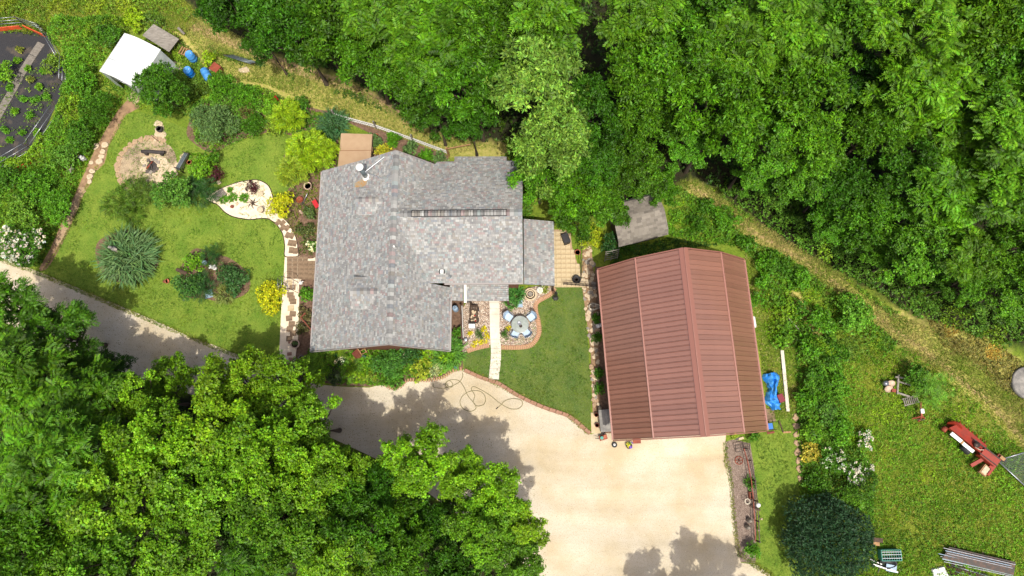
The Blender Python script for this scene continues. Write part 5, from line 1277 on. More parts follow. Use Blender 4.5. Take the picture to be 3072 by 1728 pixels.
# --- rail fence beside the bark bed
k = thing('rail_fence', 'rusty iron rail fence along the bark bed', 'fence', (0, 0, 0))
rl = PP([(2232, 1345), (2242, 1380), (2254, 1440), (2260, 1500), (2264, 1560), (2266, 1620)])
for o_, z in ((0, .8), (-.16, .55), (.14, .3)):
    for a, b in zip(rl[:-1], rl[1:]): bar(k, 'rail', 'rust' if z != .8 else 'iron', a + Vector((o_, 0, z)), b + Vector((o_, 0, z)), .045, .03)
for p in rl: box(k, 'post', 'iron', (p.x, p.y, .45), (.07, .07, .9))
k = thing('iron_bench', 'black iron bench frame at the top of the bark bed', 'bench', at(2222, 1342), .15)
for y in (-.2, 0, .2): bar(k, 'slat', 'iron', (-.4, y, .42), (.45, y, .42), .04)
for x in (-.4, .05, .45): bar(k, 'leg_frame', 'iron', (x, -.22, .2), (x, .22, .45), .035)
k = thing('wagon_wheel', 'small rusty wagon wheel lying in the bark bed', 'wheel', at(2216, 1381)); tube(k, 'rim', 'rust', [(.24 * math.cos(t), .24 * math.sin(t), .06) for t in np.linspace(0, 6.2832, 19)], .025, 5)
for i in range(6): tube(k, 'spoke', 'rust', [(0, 0, .06), (.24 * math.cos(i * 1.047), .24 * math.sin(i * 1.047), .06)], .014, 4)
lathe(k, 'hub', 'iron', [(.05, .02), (.05, .11)], 8)
k = thing('globe_lamp', 'white globe lamp on a post at the rail fence', 'lamp', at(2258, 1510)); tube(k, 'post', 'iron', [(0, 0, 0), (0, 0, .95)], .03); lathe(k, 'globe', 'white', [(.03, .93), (.11, .98), (.145, 1.08), (.11, 1.19), (.02, 1.23)], 16)
k = thing('fallen_post', 'brown post leaning from the fence onto the side lawn', 'post', (0, 0, 0)); bar(k, 'timber', 'wood_dark', P(2242, 1515) + Vector((0, 0, .5)), P(2278, 1530) + Vector((0, 0, .12)), .09, .09)
k = thing('wire_basket', 'pale wire hoop hanging on the rail fence', 'basket', at(2235, 1502)); tube(k, 'hoop', 'hose_pale', [(.16 * math.cos(t), .16 * math.sin(t), .5) for t in np.linspace(0, 6.2832, 15)], .022, 5); tube(k, 'hoop', 'hose_pale', [(.13 * math.cos(t) + .05, .13 * math.sin(t), .35) for t in np.linspace(0, 6.2832, 15)], .018, 5)
k = thing('brick_planter', 'brick-red planter box on the rail fence', 'planter', at(2250, 1485)); box(k, 'box', 'terracotta', (0, 0, .2), (.22, .4, .35)); box(k, 'soil', 'soil', (0, 0, .38), (.17, .34, .02))
for a, b, lb in ((2245, 1560, 'grey stone figure below the lamp'), (2240, 1580, 'second grey stone beneath the fence')):
    k = thing('stone_figure', lb, 'ornament', at(a, b)); lathe(k, 'body', 'stone_grey', [(.12, 0), (.16, .15), (.09, .35), (.11, .45), (.03, .55)], 10)
for a, b, lb in ((2280, 1555, 'small pale cap light on the side lawn, upper one'), (2272, 1589, 'small pale cap light on the side lawn, lower one')):
    k = thing('path_light', lb, 'light', at(a, b), 0, 'little path lights on the side lawn'); tube(k, 'stake', 'iron', [(0, 0, 0), (0, 0, .3)], .012); lathe(k, 'cap', 'pot_pale', [(.06, .28), (.07, .3), (.02, .35)], 12)

# --- rough lawn objects
k = thing('wire_crate', 'green plastic wire crate on the rough lawn', 'crate', at(2662, 1662), .02)
for y in (-.3, .3): box(k, 'side', 'green_plastic', (0, y, .25), (1.15, .03, .5))
for x in (-.57, .57): box(k, 'end', 'green_plastic', (x, 0, .25), (.03, .6, .5))
for i in range(9): bar(k, 'lid_bar', 'green_plastic', (-.55 + i * .137, -.3, .51), (-.55 + i * .137, .3, .51), .02)
for y in (-.15, .05, .2): bar(k, 'lid_rail', 'galv', (-.57, y, .53), (.57, y, .53), .03)
k = thing('black_tub', 'black oval tub below the green crate', 'tub', at(2658, 1688), 0); MB().lathe([(.35, 0), (.42, .22), (.44, .28), (.40, .28), (.37, .15), (.02, .1)], 22, (0, 0, 0), Matrix.Diagonal((1.2, .6, 1))).build('body', 'black', k, True)
for y in (-.29, .29): box(k, 'handle', 'rubber', (0, y, .26), (.2, .05, .04))
k = thing('white_trestle', 'folded white trestle below the black tub', 'trestle', at(2650, 1704), -.2)
bar(k, 'rail', 'white', (-.75, .1, .25), (.75, -.05, .2), .09, .05); bar(k, 'rail', 'white', (-.9, .35, .2), (-.2, .2, .2), .06, .04); box(k, 'tray', 'blue_grey', (.35, .1, .2), (.6, .4, .06)); bar(k, 'leg', 'black', (.3, .1, .2), (.3, -.4, .02), .05); bar(k, 'leg', 'black', (-.3, .1, .2), (-.3, -.35, .02), .05)
k = thing('bird_house', 'small pale nest box with dark lid beside the evergreen bush', 'nest box', at(2612, 1622), -.1); box(k, 'body', 'wood', (0, 0, .35), (.38, .35, .7)); box(k, 'roof', 'wood_dark', (.05, .15, .74), (.6, .25, .05))
k = thing('post_stake', 'thin pale stake standing in the hedge', 'stake', at(2568, 1545)); tube(k, 'stake', 'wood_grey', [(0, -.3, 0), (-.04, .2, 1.2)], .03)
# stack of metal panels
sa_, sb_ = P(2830, 1655), P(3030, 1700); rz = math.atan2(sb_.y - sa_.y, sb_.x - sa_.x); SLn = (sb_ - sa_).length
k = thing('panel_stack', 'stack of long galvanised panels leaning on the lawn near the bottom right', 'panel stack', (sa_.x, sa_.y, 0), rz)
for i in range(5):
    MB().grid([[(-.05 * i, -.45 + .02 * i, .08 + .06 * i), (SLn + .05 * (i % 3), -.5 + .02 * i, .06 + .06 * i)], [(.3 - .05 * i, .12 + .06 * i, .10 + .07 * i), (SLn + .05 * (i % 3), .1 + .06 * i, .09 + .07 * i)]], False).build('metal_sheet', ('pipe_grey', 'iron', 'pipe_grey')[i % 3], k)
for i in range(7): bar(k, 'rail', 'blue_grey' if i % 2 else 'galv', (-.15 * (i % 4), -.55 + .13 * i, .14 + .06 * i), (SLn - .1 * (i % 3), -.52 + .12 * i, .12 + .06 * i), .03, .04)
for x in (.6, 2.2, 3.6): bar(k, 'support', 'wood_dark', (x, -.6, .05), (x, .5, .05), .12, .1)
k = thing('scrap_poles', 'heap of grey poles below the panel stack', 'pole heap', at(2890, 1718), rz)
for i in range(10): tube(k, 'pole', random.choice(('galv', 'iron', 'wood_dark')), [(-.9 + random.uniform(-.2, .2), -.3 + i * .07, .08 + .02 * (i % 4)), (1.4 + random.uniform(-.3, .3), -.35 + i * .06, .08 + .02 * (i % 3))], .025, 5)
k = thing('white_bin_lid', 'white plastic lid at the lower edge', 'lid', at(2815, 1722), .3); MB().grid([[(-.5, -.4, .05), (.5, -.4, .05), (.45, .35, .05), (-.3, .4, .05)], [(-.46, -.36, .16), (.46, -.36, .16), (.41, .31, .16), (-.27, .36, .16)]], True).build('lid', 'white', k)
# rusty red implement
sa_ = P(2905, 1340); rz = ang((2830, 1275), (2985, 1400))
k = thing('hay_machine', 'rusty red farm machine with white panels on the rough lawn', 'farm machine', (sa_.x, sa_.y, 0), rz)
MB().grid([[(-1.75, -.1, .35), (.6, -.1, .35), (.6, .62, .3), (-1.5, .68, .3)], [(-1.8, -.12, .72), (.55, -.12, .78), (.5, .55, .62), (-1.45, .62, .6)]], True).build('hood', 'machine_red', k)
MB().lathe([(.02, -.06), (.42, -.05), (.42, .05), (.02, .06)], 16, (-1.5, .3, .42), Matrix.Rotation(1.2, 3, 'X')).build('side_disc', 'machine_red', k)
box(k, 'white_panel', 'white', (-1.15, -.28, .66), (.75, .22, .05), 0, Matrix.Rotation(.25, 3, 'X')); box(k, 'white_panel', 'white', (-.3, -.30, .64), (.8, .2, .05), 0, Matrix.Rotation(.25, 3, 'X'))
box(k, 'panel_band', 'wood', (-.72, -.29, .66), (.12, .23, .06)); lathe(k, 'roller', 'rust', [(.16, -.14), (.16, .14)], 12, (-1.85, -.25, .4), Matrix.Rotation(math.pi / 2, 3, 'X'))
box(k, 'gear_box', 'machine_red', (.9, .0, .6), (1.0, .55, .5)); bar(k, 'drive_shaft', 'iron', (-.4, .25, .85), (1.4, .3, .85), .07); bar(k, 'drive_shaft', 'iron', (.3, -.2, .88), (1.5, -.15, .9), .05)
box(k, 'cross_beam', 'machine_red', (1.45, -.1, .5), (.3, 1.5, .22)); box(k, 'toolbox', 'wood', (1.25, -.72, .5), (.42, .6, .22)); box(k, 'toolbox_lid', 'stone_pale', (1.25, -.72, .63), (.3, .5, .03))
bar(k, 'tow_bar', 'machine_red', (.85, -.15, .45), (.55, -1.0, .4), .2, .16); lathe(k, 'wheel', 'rubber', [(.3, -.09), (.32, -.05), (.32, .05), (.3, .09)], 18, (1.65, .6, .32), Matrix.Rotation(math.pi / 2, 3, 'X')); lathe(k, 'wheel', 'rubber', [(.3, -.09), (.32, -.05), (.32, .05), (.3, .09)], 18, (-.2, -.45, .32), Matrix.Rotation(math.pi / 2, 3, 'X'))
box(k, 'guard', 'wood', (1.55, .5, .7), (.3, .2, .1)); lathe(k, 'pulley', 'iron', [(.18, -.04), (.18, .04)], 14, (-.1, .1, .88)); tube(k, 'belt', 'pot_pale', [(-.1, -.1, .9), (.2, -.05, .92), (.35, .1, .9)], .03)
for i in range(7): bar(k, 'tine', 'machine_red', (-1.4 + i * .3, .6, .5), (-1.35 + i * .3, .85, .25), .06, .04)
# chain-link gate lying at the right edge
k = thing('chain_link_panel', 'galvanised chain-link gate panel at the right edge', 'gate', (0, 0, 0)); cnr = [P(2992, 1381, .5), P(3100, 1350, .9), P(3190, 1440, .6), P(3110, 1490, .1)]
for i in range(4): tube(k, 'frame_tube', 'galv', [cnr[i], cnr[(i + 1) % 4]], .035, 6)
w = MB()
for i in range(1, 26):
    t = i / 26; w.tube([cnr[0].lerp(cnr[1], t), cnr[3].lerp(cnr[2], t)], .006, 4); w.tube([cnr[0].lerp(cnr[3], t), cnr[1].lerp(cnr[2], t)], .006, 4)
o = w.build('mesh_wires', 'galv', k); o['kind'] = 'stuff'
k = thing('concrete_disc', 'weathered round concrete lid at the right edge', 'lid', at(3075, 1150)); lathe(k, 'lid', 'concrete_old', [(1.0, 0), (1.0, .35), (.95, .4), (.02, .44)], 30); lathe(k, 'hatch', 'stone_grey', [(.25, .42), (.25, .5), (.02, .52)], 16)
# old cart, rack and hitch
k = thing('old_cart', 'broken wooden cart frame in weeds', 'cart', at(2682, 1160), -.2)
bar(k, 'side_beam', 'wood_grey', (-.1, .3, .45), (.8, .22, .45), .08); bar(k, 'side_beam', 'wood_grey', (-.05, -.4, .45), (.75, -.5, .45), .1); bar(k, 'cross_beam', 'wood_grey', (.0, -.5, .48), (-.05, .7, .52), .1); bar(k, 'cross_arm', 'wood_grey', (-.25, .52, .56), (.25, .56, .56), .09)
for x, y in ((-.35, .1), (-.45, -.25)): lathe(k, 'wheel', 'pot_pale', [(.24, -.05), (.26, 0), (.24, .05), (.05, .07)], 14, (x, y, .3), Matrix.Rotation(.7, 3, 'X'))
lathe(k, 'drum', 'galv', [(.15, 0), (.15, .4)], 12, (-.7, .05, .1)); box(k, 'tail_board', 'rust', (-.18, -.3, .35), (.25, .2, .2))
k = thing('slatted_rack', 'grey slatted rack lying left of the rusty hitch', 'rack', at(2724, 1202), .25)
for i in range(8): bar(k, 'slat', 'wood_grey', (-.42 + i * .12, -.22, .3), (-.40 + i * .12, .22, .32), .05, .03)
for y in (-.22, .2): bar(k, 'rail', 'wood_grey', (-.48, y, .27), (.5, y, .27), .05)
k = thing('tripod_hitch', 'rusty red tripod hitch on the rough lawn', 'hitch', at(2752, 1245), 0)
for a in (-2.4, -1.57, -.7): bar(k, 'foot', 'rust', (0, -.1, .5), (.55 * math.cos(a), .1 + .5 * math.sin(a), .03), .09, .06)
bar(k, 'mast', 'rust', (0, -.15, .45), (-.05, .75, .6), .1); box(k, 'white_block', 'white', (0, .22, .6), (.2, .28, .12)); bar(k, 'crossbar', 'iron', (-.25, -.3, .3), (.25, -.3, .3), .05)
for pts_, lb in (([(2930, 790), (2915, 815), (2905, 838)], 'bare pale branch leaning at the wood edge'), ([(2970, 785), (2982, 820), (3008, 855)], 'forked bare branch right of the leaning one')):
    k = thing('dead_branch', lb, 'branch', (0, 0, 0)); q = [P(a, b, z) for (a, b), z in zip(pts_, (4.6, 3.6, 2.4))]; tube(k, 'limb', 'wood_grey', q, [.02, .04, .05])
    for j in range(3): tube(k, 'twig', 'wood_grey', [q[1], q[1] + Vector((random.uniform(-1, 1), random.uniform(.2, 1), random.uniform(-.2, .6)))], [.02, .006], 4)

# ================================================================== VEGETATION
GRN, BRT, YEL, GRY, PUR, DRK, LIM, MID = (.06, .17, .008), (.13, .30, .010), (.46, .49, .010), (.12, .22, .06), (.07, .018, .02), (.025, .085, .014), (.25, .40, .010), (.085, .24, .009)

VAR = {}
TRUNK = trunk_mesh('trunk')
def variant(key, style, hz, seed, col, dens, lobes, leaf):
    me, ctr, rad = crown_mesh('crown', style, 2.7, hz, seed, col, dens, lobes, leaf)
    VAR[key] = (me, limb_mesh('limbs', ctr, hz, seed), hz)
for i in range(4): variant('m%d' % i, 'maple', 2.5, 11 + i, (.125, .27, .008), 1.05, 24 + i, .155)
for i in range(3): variant('p%d' % i, 'pinnate', 2.3, 31 + i, (.072, .18, .005), 1.1, 23 + i, .25)
for i in range(4): variant('o%d' % i, 'oblong', 2.5, 51 + i, (.06, .165, .005), 1.05, 23 + i, .21)
variant('v0', 'oblong', 2.5, 71, (.15, .27, .03), 1.05, 26, .21)
_bag = {'m': 0, 'p': 0, 'o': 0, 'v': 0}
_cnt = {'m': 4, 'p': 3, 'o': 4, 'v': 1}
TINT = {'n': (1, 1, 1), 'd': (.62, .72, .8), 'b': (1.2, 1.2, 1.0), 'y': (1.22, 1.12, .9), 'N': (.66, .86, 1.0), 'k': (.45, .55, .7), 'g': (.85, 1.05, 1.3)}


def tree(px, py, zc, R, kind, tint, label, group):
    """px,py: where the middle of the crown shows; zc: height of the crown's middle; R: crown radius in metres"""
    key = '%s%d' % (kind, _bag[kind] % _cnt[kind]); _bag[kind] += 1
    me, tr, hz = VAR[key]; zc += random.uniform(-.5, .7); p = P(px, py, zc); s = R / 2.7 * .97
    t = thing('deciduous_tree', label, 'tree', (p.x, p.y, 0), random.uniform(0, 6.28), group)
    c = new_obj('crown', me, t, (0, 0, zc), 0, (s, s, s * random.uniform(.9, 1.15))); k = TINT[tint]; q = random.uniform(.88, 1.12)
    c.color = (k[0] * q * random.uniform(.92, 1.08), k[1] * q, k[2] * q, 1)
    new_obj('limbs', tr, t, (0, 0, zc), 0, c.scale)
    new_obj('trunk', TRUNK, t, (0, 0, 0), 0, (s, s, zc - hz * s * .7))
    return t


GS, GN = 'trees south of the drive', 'trees of the north wood'
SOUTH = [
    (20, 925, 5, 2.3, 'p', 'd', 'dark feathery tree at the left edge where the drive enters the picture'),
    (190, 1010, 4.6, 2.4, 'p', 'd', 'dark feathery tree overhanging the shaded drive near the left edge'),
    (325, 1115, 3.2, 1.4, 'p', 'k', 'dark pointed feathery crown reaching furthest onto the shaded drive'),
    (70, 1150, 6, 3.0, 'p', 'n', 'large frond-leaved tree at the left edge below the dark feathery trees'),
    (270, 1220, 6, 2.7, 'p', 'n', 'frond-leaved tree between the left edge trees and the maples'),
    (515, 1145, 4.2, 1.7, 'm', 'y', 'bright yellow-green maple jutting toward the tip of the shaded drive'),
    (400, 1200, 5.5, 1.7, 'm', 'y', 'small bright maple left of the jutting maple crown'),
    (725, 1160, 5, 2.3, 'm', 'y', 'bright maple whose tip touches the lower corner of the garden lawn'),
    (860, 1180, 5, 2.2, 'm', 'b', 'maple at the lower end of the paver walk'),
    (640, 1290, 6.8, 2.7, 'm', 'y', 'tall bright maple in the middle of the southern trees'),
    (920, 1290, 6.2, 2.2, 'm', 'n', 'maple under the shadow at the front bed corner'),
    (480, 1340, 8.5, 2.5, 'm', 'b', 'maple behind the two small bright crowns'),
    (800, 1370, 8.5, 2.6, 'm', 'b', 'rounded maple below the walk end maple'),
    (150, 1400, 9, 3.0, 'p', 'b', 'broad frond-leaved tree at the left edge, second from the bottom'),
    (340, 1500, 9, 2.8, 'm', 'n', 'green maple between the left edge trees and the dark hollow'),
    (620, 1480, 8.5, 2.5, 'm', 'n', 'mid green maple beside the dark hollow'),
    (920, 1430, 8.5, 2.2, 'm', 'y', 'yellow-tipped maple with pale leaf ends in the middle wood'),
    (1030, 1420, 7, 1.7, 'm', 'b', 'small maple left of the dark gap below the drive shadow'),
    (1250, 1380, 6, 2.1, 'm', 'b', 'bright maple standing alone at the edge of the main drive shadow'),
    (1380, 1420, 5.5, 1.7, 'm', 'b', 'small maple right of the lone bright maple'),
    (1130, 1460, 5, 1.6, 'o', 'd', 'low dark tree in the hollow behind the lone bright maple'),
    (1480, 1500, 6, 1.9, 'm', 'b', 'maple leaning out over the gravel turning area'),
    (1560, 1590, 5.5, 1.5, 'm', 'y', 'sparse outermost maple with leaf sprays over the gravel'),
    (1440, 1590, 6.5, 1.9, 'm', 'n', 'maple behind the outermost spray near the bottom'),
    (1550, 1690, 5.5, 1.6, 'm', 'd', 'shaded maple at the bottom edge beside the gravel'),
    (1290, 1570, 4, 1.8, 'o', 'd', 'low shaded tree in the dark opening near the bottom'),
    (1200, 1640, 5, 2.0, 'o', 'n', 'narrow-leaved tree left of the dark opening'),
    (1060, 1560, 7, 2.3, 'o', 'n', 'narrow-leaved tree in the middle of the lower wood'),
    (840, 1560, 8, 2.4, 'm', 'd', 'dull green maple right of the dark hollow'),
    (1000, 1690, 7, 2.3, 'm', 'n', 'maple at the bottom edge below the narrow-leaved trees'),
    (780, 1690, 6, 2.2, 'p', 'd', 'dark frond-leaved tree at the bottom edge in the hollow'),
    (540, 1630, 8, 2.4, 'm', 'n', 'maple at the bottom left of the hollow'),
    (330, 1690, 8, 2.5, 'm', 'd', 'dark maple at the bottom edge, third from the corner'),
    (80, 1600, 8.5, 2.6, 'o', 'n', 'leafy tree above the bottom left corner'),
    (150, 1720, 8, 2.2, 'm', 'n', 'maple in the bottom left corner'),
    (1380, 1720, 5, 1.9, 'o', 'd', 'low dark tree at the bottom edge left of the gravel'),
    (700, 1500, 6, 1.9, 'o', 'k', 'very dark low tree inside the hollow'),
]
for a in SOUTH: tree(*a, GS)
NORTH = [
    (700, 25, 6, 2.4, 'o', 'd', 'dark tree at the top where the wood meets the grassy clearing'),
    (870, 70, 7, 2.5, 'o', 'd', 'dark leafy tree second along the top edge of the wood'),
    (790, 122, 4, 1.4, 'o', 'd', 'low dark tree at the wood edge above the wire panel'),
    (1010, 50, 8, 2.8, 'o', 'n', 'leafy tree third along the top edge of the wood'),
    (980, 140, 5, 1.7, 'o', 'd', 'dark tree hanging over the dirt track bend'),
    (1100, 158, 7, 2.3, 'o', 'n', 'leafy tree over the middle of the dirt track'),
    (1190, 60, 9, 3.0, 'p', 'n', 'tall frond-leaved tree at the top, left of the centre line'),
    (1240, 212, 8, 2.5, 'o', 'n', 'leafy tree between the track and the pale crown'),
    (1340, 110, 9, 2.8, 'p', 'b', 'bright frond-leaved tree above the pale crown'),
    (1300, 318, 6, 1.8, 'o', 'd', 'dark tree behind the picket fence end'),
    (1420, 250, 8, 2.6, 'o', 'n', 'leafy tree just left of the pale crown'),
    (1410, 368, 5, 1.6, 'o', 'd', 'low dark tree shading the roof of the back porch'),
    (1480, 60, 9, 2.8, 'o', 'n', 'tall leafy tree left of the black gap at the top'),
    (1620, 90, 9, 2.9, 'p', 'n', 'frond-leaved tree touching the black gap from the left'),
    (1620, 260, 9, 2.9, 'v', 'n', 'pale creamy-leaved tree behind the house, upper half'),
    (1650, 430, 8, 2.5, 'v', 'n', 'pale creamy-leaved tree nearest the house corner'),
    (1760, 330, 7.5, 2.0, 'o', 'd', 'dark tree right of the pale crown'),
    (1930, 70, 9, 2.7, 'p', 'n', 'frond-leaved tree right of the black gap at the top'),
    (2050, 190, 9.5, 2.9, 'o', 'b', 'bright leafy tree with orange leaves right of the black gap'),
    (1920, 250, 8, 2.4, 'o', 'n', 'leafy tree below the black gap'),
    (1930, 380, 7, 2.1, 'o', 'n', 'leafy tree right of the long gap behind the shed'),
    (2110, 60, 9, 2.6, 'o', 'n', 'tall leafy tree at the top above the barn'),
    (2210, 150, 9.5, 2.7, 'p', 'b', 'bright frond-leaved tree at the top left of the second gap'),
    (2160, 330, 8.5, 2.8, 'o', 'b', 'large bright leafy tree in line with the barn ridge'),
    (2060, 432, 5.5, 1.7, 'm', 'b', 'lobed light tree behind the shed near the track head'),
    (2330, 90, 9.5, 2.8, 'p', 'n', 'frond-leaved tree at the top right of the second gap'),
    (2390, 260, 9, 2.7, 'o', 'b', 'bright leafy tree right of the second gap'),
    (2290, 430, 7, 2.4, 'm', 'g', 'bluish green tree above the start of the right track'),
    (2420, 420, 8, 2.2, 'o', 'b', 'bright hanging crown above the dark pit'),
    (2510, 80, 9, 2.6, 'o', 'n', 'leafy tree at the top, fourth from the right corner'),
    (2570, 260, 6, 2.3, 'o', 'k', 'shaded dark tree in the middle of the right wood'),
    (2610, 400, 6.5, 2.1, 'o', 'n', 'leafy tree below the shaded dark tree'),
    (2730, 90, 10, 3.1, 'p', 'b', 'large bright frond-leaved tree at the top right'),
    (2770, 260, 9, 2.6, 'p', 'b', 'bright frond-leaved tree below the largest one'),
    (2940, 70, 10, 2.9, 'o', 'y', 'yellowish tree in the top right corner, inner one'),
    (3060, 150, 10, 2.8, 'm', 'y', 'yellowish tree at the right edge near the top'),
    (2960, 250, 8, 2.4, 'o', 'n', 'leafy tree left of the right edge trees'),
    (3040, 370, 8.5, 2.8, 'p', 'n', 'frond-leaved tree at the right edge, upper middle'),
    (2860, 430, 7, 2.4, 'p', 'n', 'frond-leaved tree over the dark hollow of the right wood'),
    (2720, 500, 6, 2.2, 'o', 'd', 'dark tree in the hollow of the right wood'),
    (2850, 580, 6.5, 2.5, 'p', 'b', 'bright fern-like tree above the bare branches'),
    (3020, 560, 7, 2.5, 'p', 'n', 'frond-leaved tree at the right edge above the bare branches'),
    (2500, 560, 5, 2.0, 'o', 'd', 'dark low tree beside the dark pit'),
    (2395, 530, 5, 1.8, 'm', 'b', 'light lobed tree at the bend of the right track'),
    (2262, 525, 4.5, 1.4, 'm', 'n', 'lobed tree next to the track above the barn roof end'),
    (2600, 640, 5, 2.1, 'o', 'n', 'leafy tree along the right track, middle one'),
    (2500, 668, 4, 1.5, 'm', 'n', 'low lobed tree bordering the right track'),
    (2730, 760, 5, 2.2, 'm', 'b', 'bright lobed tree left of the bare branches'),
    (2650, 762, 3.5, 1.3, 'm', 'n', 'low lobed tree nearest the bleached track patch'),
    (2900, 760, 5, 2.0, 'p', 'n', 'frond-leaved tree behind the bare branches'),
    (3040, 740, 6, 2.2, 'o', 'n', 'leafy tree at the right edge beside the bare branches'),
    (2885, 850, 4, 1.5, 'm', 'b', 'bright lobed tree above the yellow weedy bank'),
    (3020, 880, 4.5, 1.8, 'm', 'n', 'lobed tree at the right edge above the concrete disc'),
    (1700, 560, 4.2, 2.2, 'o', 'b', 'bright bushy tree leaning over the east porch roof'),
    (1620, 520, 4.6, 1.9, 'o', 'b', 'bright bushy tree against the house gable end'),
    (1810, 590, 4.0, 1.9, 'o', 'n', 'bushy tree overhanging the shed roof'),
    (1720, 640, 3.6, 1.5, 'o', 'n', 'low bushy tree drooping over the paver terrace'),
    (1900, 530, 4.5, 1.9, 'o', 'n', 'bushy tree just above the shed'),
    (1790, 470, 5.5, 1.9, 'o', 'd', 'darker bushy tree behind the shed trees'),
    (1985, 560, 3.2, 1.2, 'o', 'b', 'small bright tree between shed and track'),
]
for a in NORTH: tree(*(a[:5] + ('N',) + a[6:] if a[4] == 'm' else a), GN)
# the tree below the picture whose shadow lies on the gravel
tree(2330, 2050, 8.5, 2.4, 'm', 'n', 'tall tree below the lower edge that shades the gravel', GS)
tree(2080, 2075, 7.5, 2.1, 'm', 'n', 'second tree below the lower edge that shades the gravel', GS)


def shrub(px, py, rpx, h, style, col, label, name='shrub', cat='shrub', dens=1.0, leaf=.13, flowers=None, lobes=7, group=None, asp=1.0, z0=0.0, stems=True):
    p = P(px, py, h * .5 + z0); R = abs(P(px + rpx, py, h * .5 + z0).x - p.x)
    t = thing(name, label, cat, (p.x, p.y, z0), random.uniform(0, 6.28), group); seed = int(px * 7 + py)
    vs, cs = [], []
    if style in ('round', 'fern', 'long'):
        hz = h * .55
        pts, d, ctr, rad = blob_points(R, hz, lobes, int(max(60, (260 if style != 'fern' else 150) * R * R * dens)), seed, -.1)
        pts[:, 2] += h - pts[:, 2].max() if len(pts) else 0
        pts[:, 2] = np.maximum(pts[:, 2], .05)
        if style == 'round':
            v, c = rosettes(pts, d + np.array([0, 0, .6]), 6, leaf, col, 1.1, .6, .2)
        elif style == 'long':
            v, c = rosettes(pts, d + np.array([0, 0, .7]), 7, leaf * 1.25, col, .8, .3, .25, .2)
        else:
            v, c = pinnates(pts, d * np.array([1, 1, .35]) + rng.normal(0, .3, d.shape), 6, .42, leaf, col, .34)
        vs.append(v); cs.append(c); top = pts
    elif style == 'grass':
        n = int(330 * R * R * dens + 80); a = rng.random(n) * 6.283; r0 = np.sqrt(rng.random(n)) * R * .7
        base = np.stack([np.cos(a) * r0, np.sin(a) * r0, np.full(n, .02)], 1)
        out = np.stack([np.cos(a), np.sin(a), np.zeros(n)], 1) + rng.normal(0, .75, (n, 3)) * np.array([1, 1, 0])
        L = rng.uniform(.35, 1.0, n) * h; Wd = rng.uniform(.03, .055, n) * (1 + R * .3)
        d1 = out * .45 + np.array([0, 0, 1.0]); c = jitter_col(col, n, .2)
        v, cc = leaf_arrays(base, d1, np.tile([0, 0, 1.0], (n, 1)) + out, L * 1.05, Wd, c); vs.append(v); cs.append(cc)
        b2 = base + unit(d1) * (L * .8)[:, None]; d2 = out + np.array([0, 0, .05])
        v, cc = leaf_arrays(b2, d2, np.tile([0, 0, 1.0], (n, 1)), np.full(n, R * .5) * rng.uniform(.4, 1.1, n), Wd * 1.1, c * 1.05); vs.append(v); cs.append(cc)
        top = b2
    o = leaf_mesh('foliage', vs, cs); new_obj('foliage', o, t)
    if stems:
        m = MB()
        for k in range(4):
            a = k * 1.7; m.tube([(.05 * math.cos(a), .05 * math.sin(a), -.02), (R * .3 * math.cos(a), R * .3 * math.sin(a), h * .55)], [.025, .01], 4)
        m.build('stem', 'bark', t)
    if flowers:
        n, fc_, fs = flowers; k = top[rng.choice(len(top), min(n, len(top)), False)] + np.array([0, 0, .06])
        v, c = rosettes(k, np.tile([0, 0, 1.0], (len(k), 1)), 6, fs, fc_, 1.35, .9, .08, 0)
        new_obj('blossoms', leaf_mesh('blossoms', [v], [c]), t)
    return t


WHT = (.55, .53, .42)
shrub(497, 278, 80, 4.0, 'long', GRN, 'round leafy young tree beside the white tent', 'young_tree', 'tree', 1.5, .17, lobes=9)
shrub(648, 372, 72, 2.3, 'long', GRY, 'round grey-green willow shrub at the top of the lawn', dens=1.8, leaf=.12, lobes=5)
shrub(530, 578, 72, 2.2, 'round', (.09, .22, .022), 'large rounded bright green shrub below the fire circle', dens=1.3, leaf=.14, lobes=9)
shrub(606, 500, 46, 1.8, 'round', BRT, 'light green shrub between the bench and the sand bed', dens=1.2)
shrub(607, 575, 44, 1.3, 'fern', DRK, 'dark drooping shrub left of the sand bed', dens=1.6)
shrub(640, 475, 24, 1.4, 'round', GRN, 'small green shrub just above the purple-leaved plant')
shrub(650, 527, 28, .8, 'round', PUR, 'dark purple plant at the upper left of the sand bed', 'purple_plant', 'plant', 1.6, .1)
shrub(395, 610, 74, .9, 'fern', (.075, .15, .010), 'loose yellow-green feathery plant below the fire circle', 'feathery_plant', 'plant', 1.0, .16, lobes=10)
shrub(430, 570, 40, .7, 'fern', (.10, .16, .02), 'ragged low plant at the edge of the fire circle', 'feathery_plant', 'plant', 1.0, .14)
shrub(384, 770, 80, 1.2, 'grass', (.10, .19, .06), 'big arching tuft of silvery ornamental grass on the lawn', 'ornamental_grass', 'grass clump', 1.1)
shrub(585, 785, 36, 1.2, 'round', BRT, 'light green shrub at the upper left of the island bed', dens=1.2)
shrub(640, 770, 27, 1.3, 'fern', DRK, 'dark spiky shrub at the top of the island bed', dens=1.6)
shrub(700, 832, 52, 1.1, 'round', (.05, .13, .03), 'wide dark glossy shrub on the right of the island bed', dens=1.4)
shrub(566, 862, 46, 1.2, 'round', (.06, .16, .025), 'green shrub at the lower left of the island bed', dens=1.2)
shrub(612, 858, 38, 1.0, 'fern', DRK, 'dark ferny shrub in the middle of the island bed', dens=1.6)
shrub(675, 880, 32, .5, 'grass', (.15, .19, .04), 'low straw-tipped tuft in front of the dark island shrub', 'grass_tuft', 'plant')
shrub(848, 617, 47, 1.3, 'round', YEL, 'bright yellow shrub at the end of the sand bed', dens=1.6, leaf=.11)
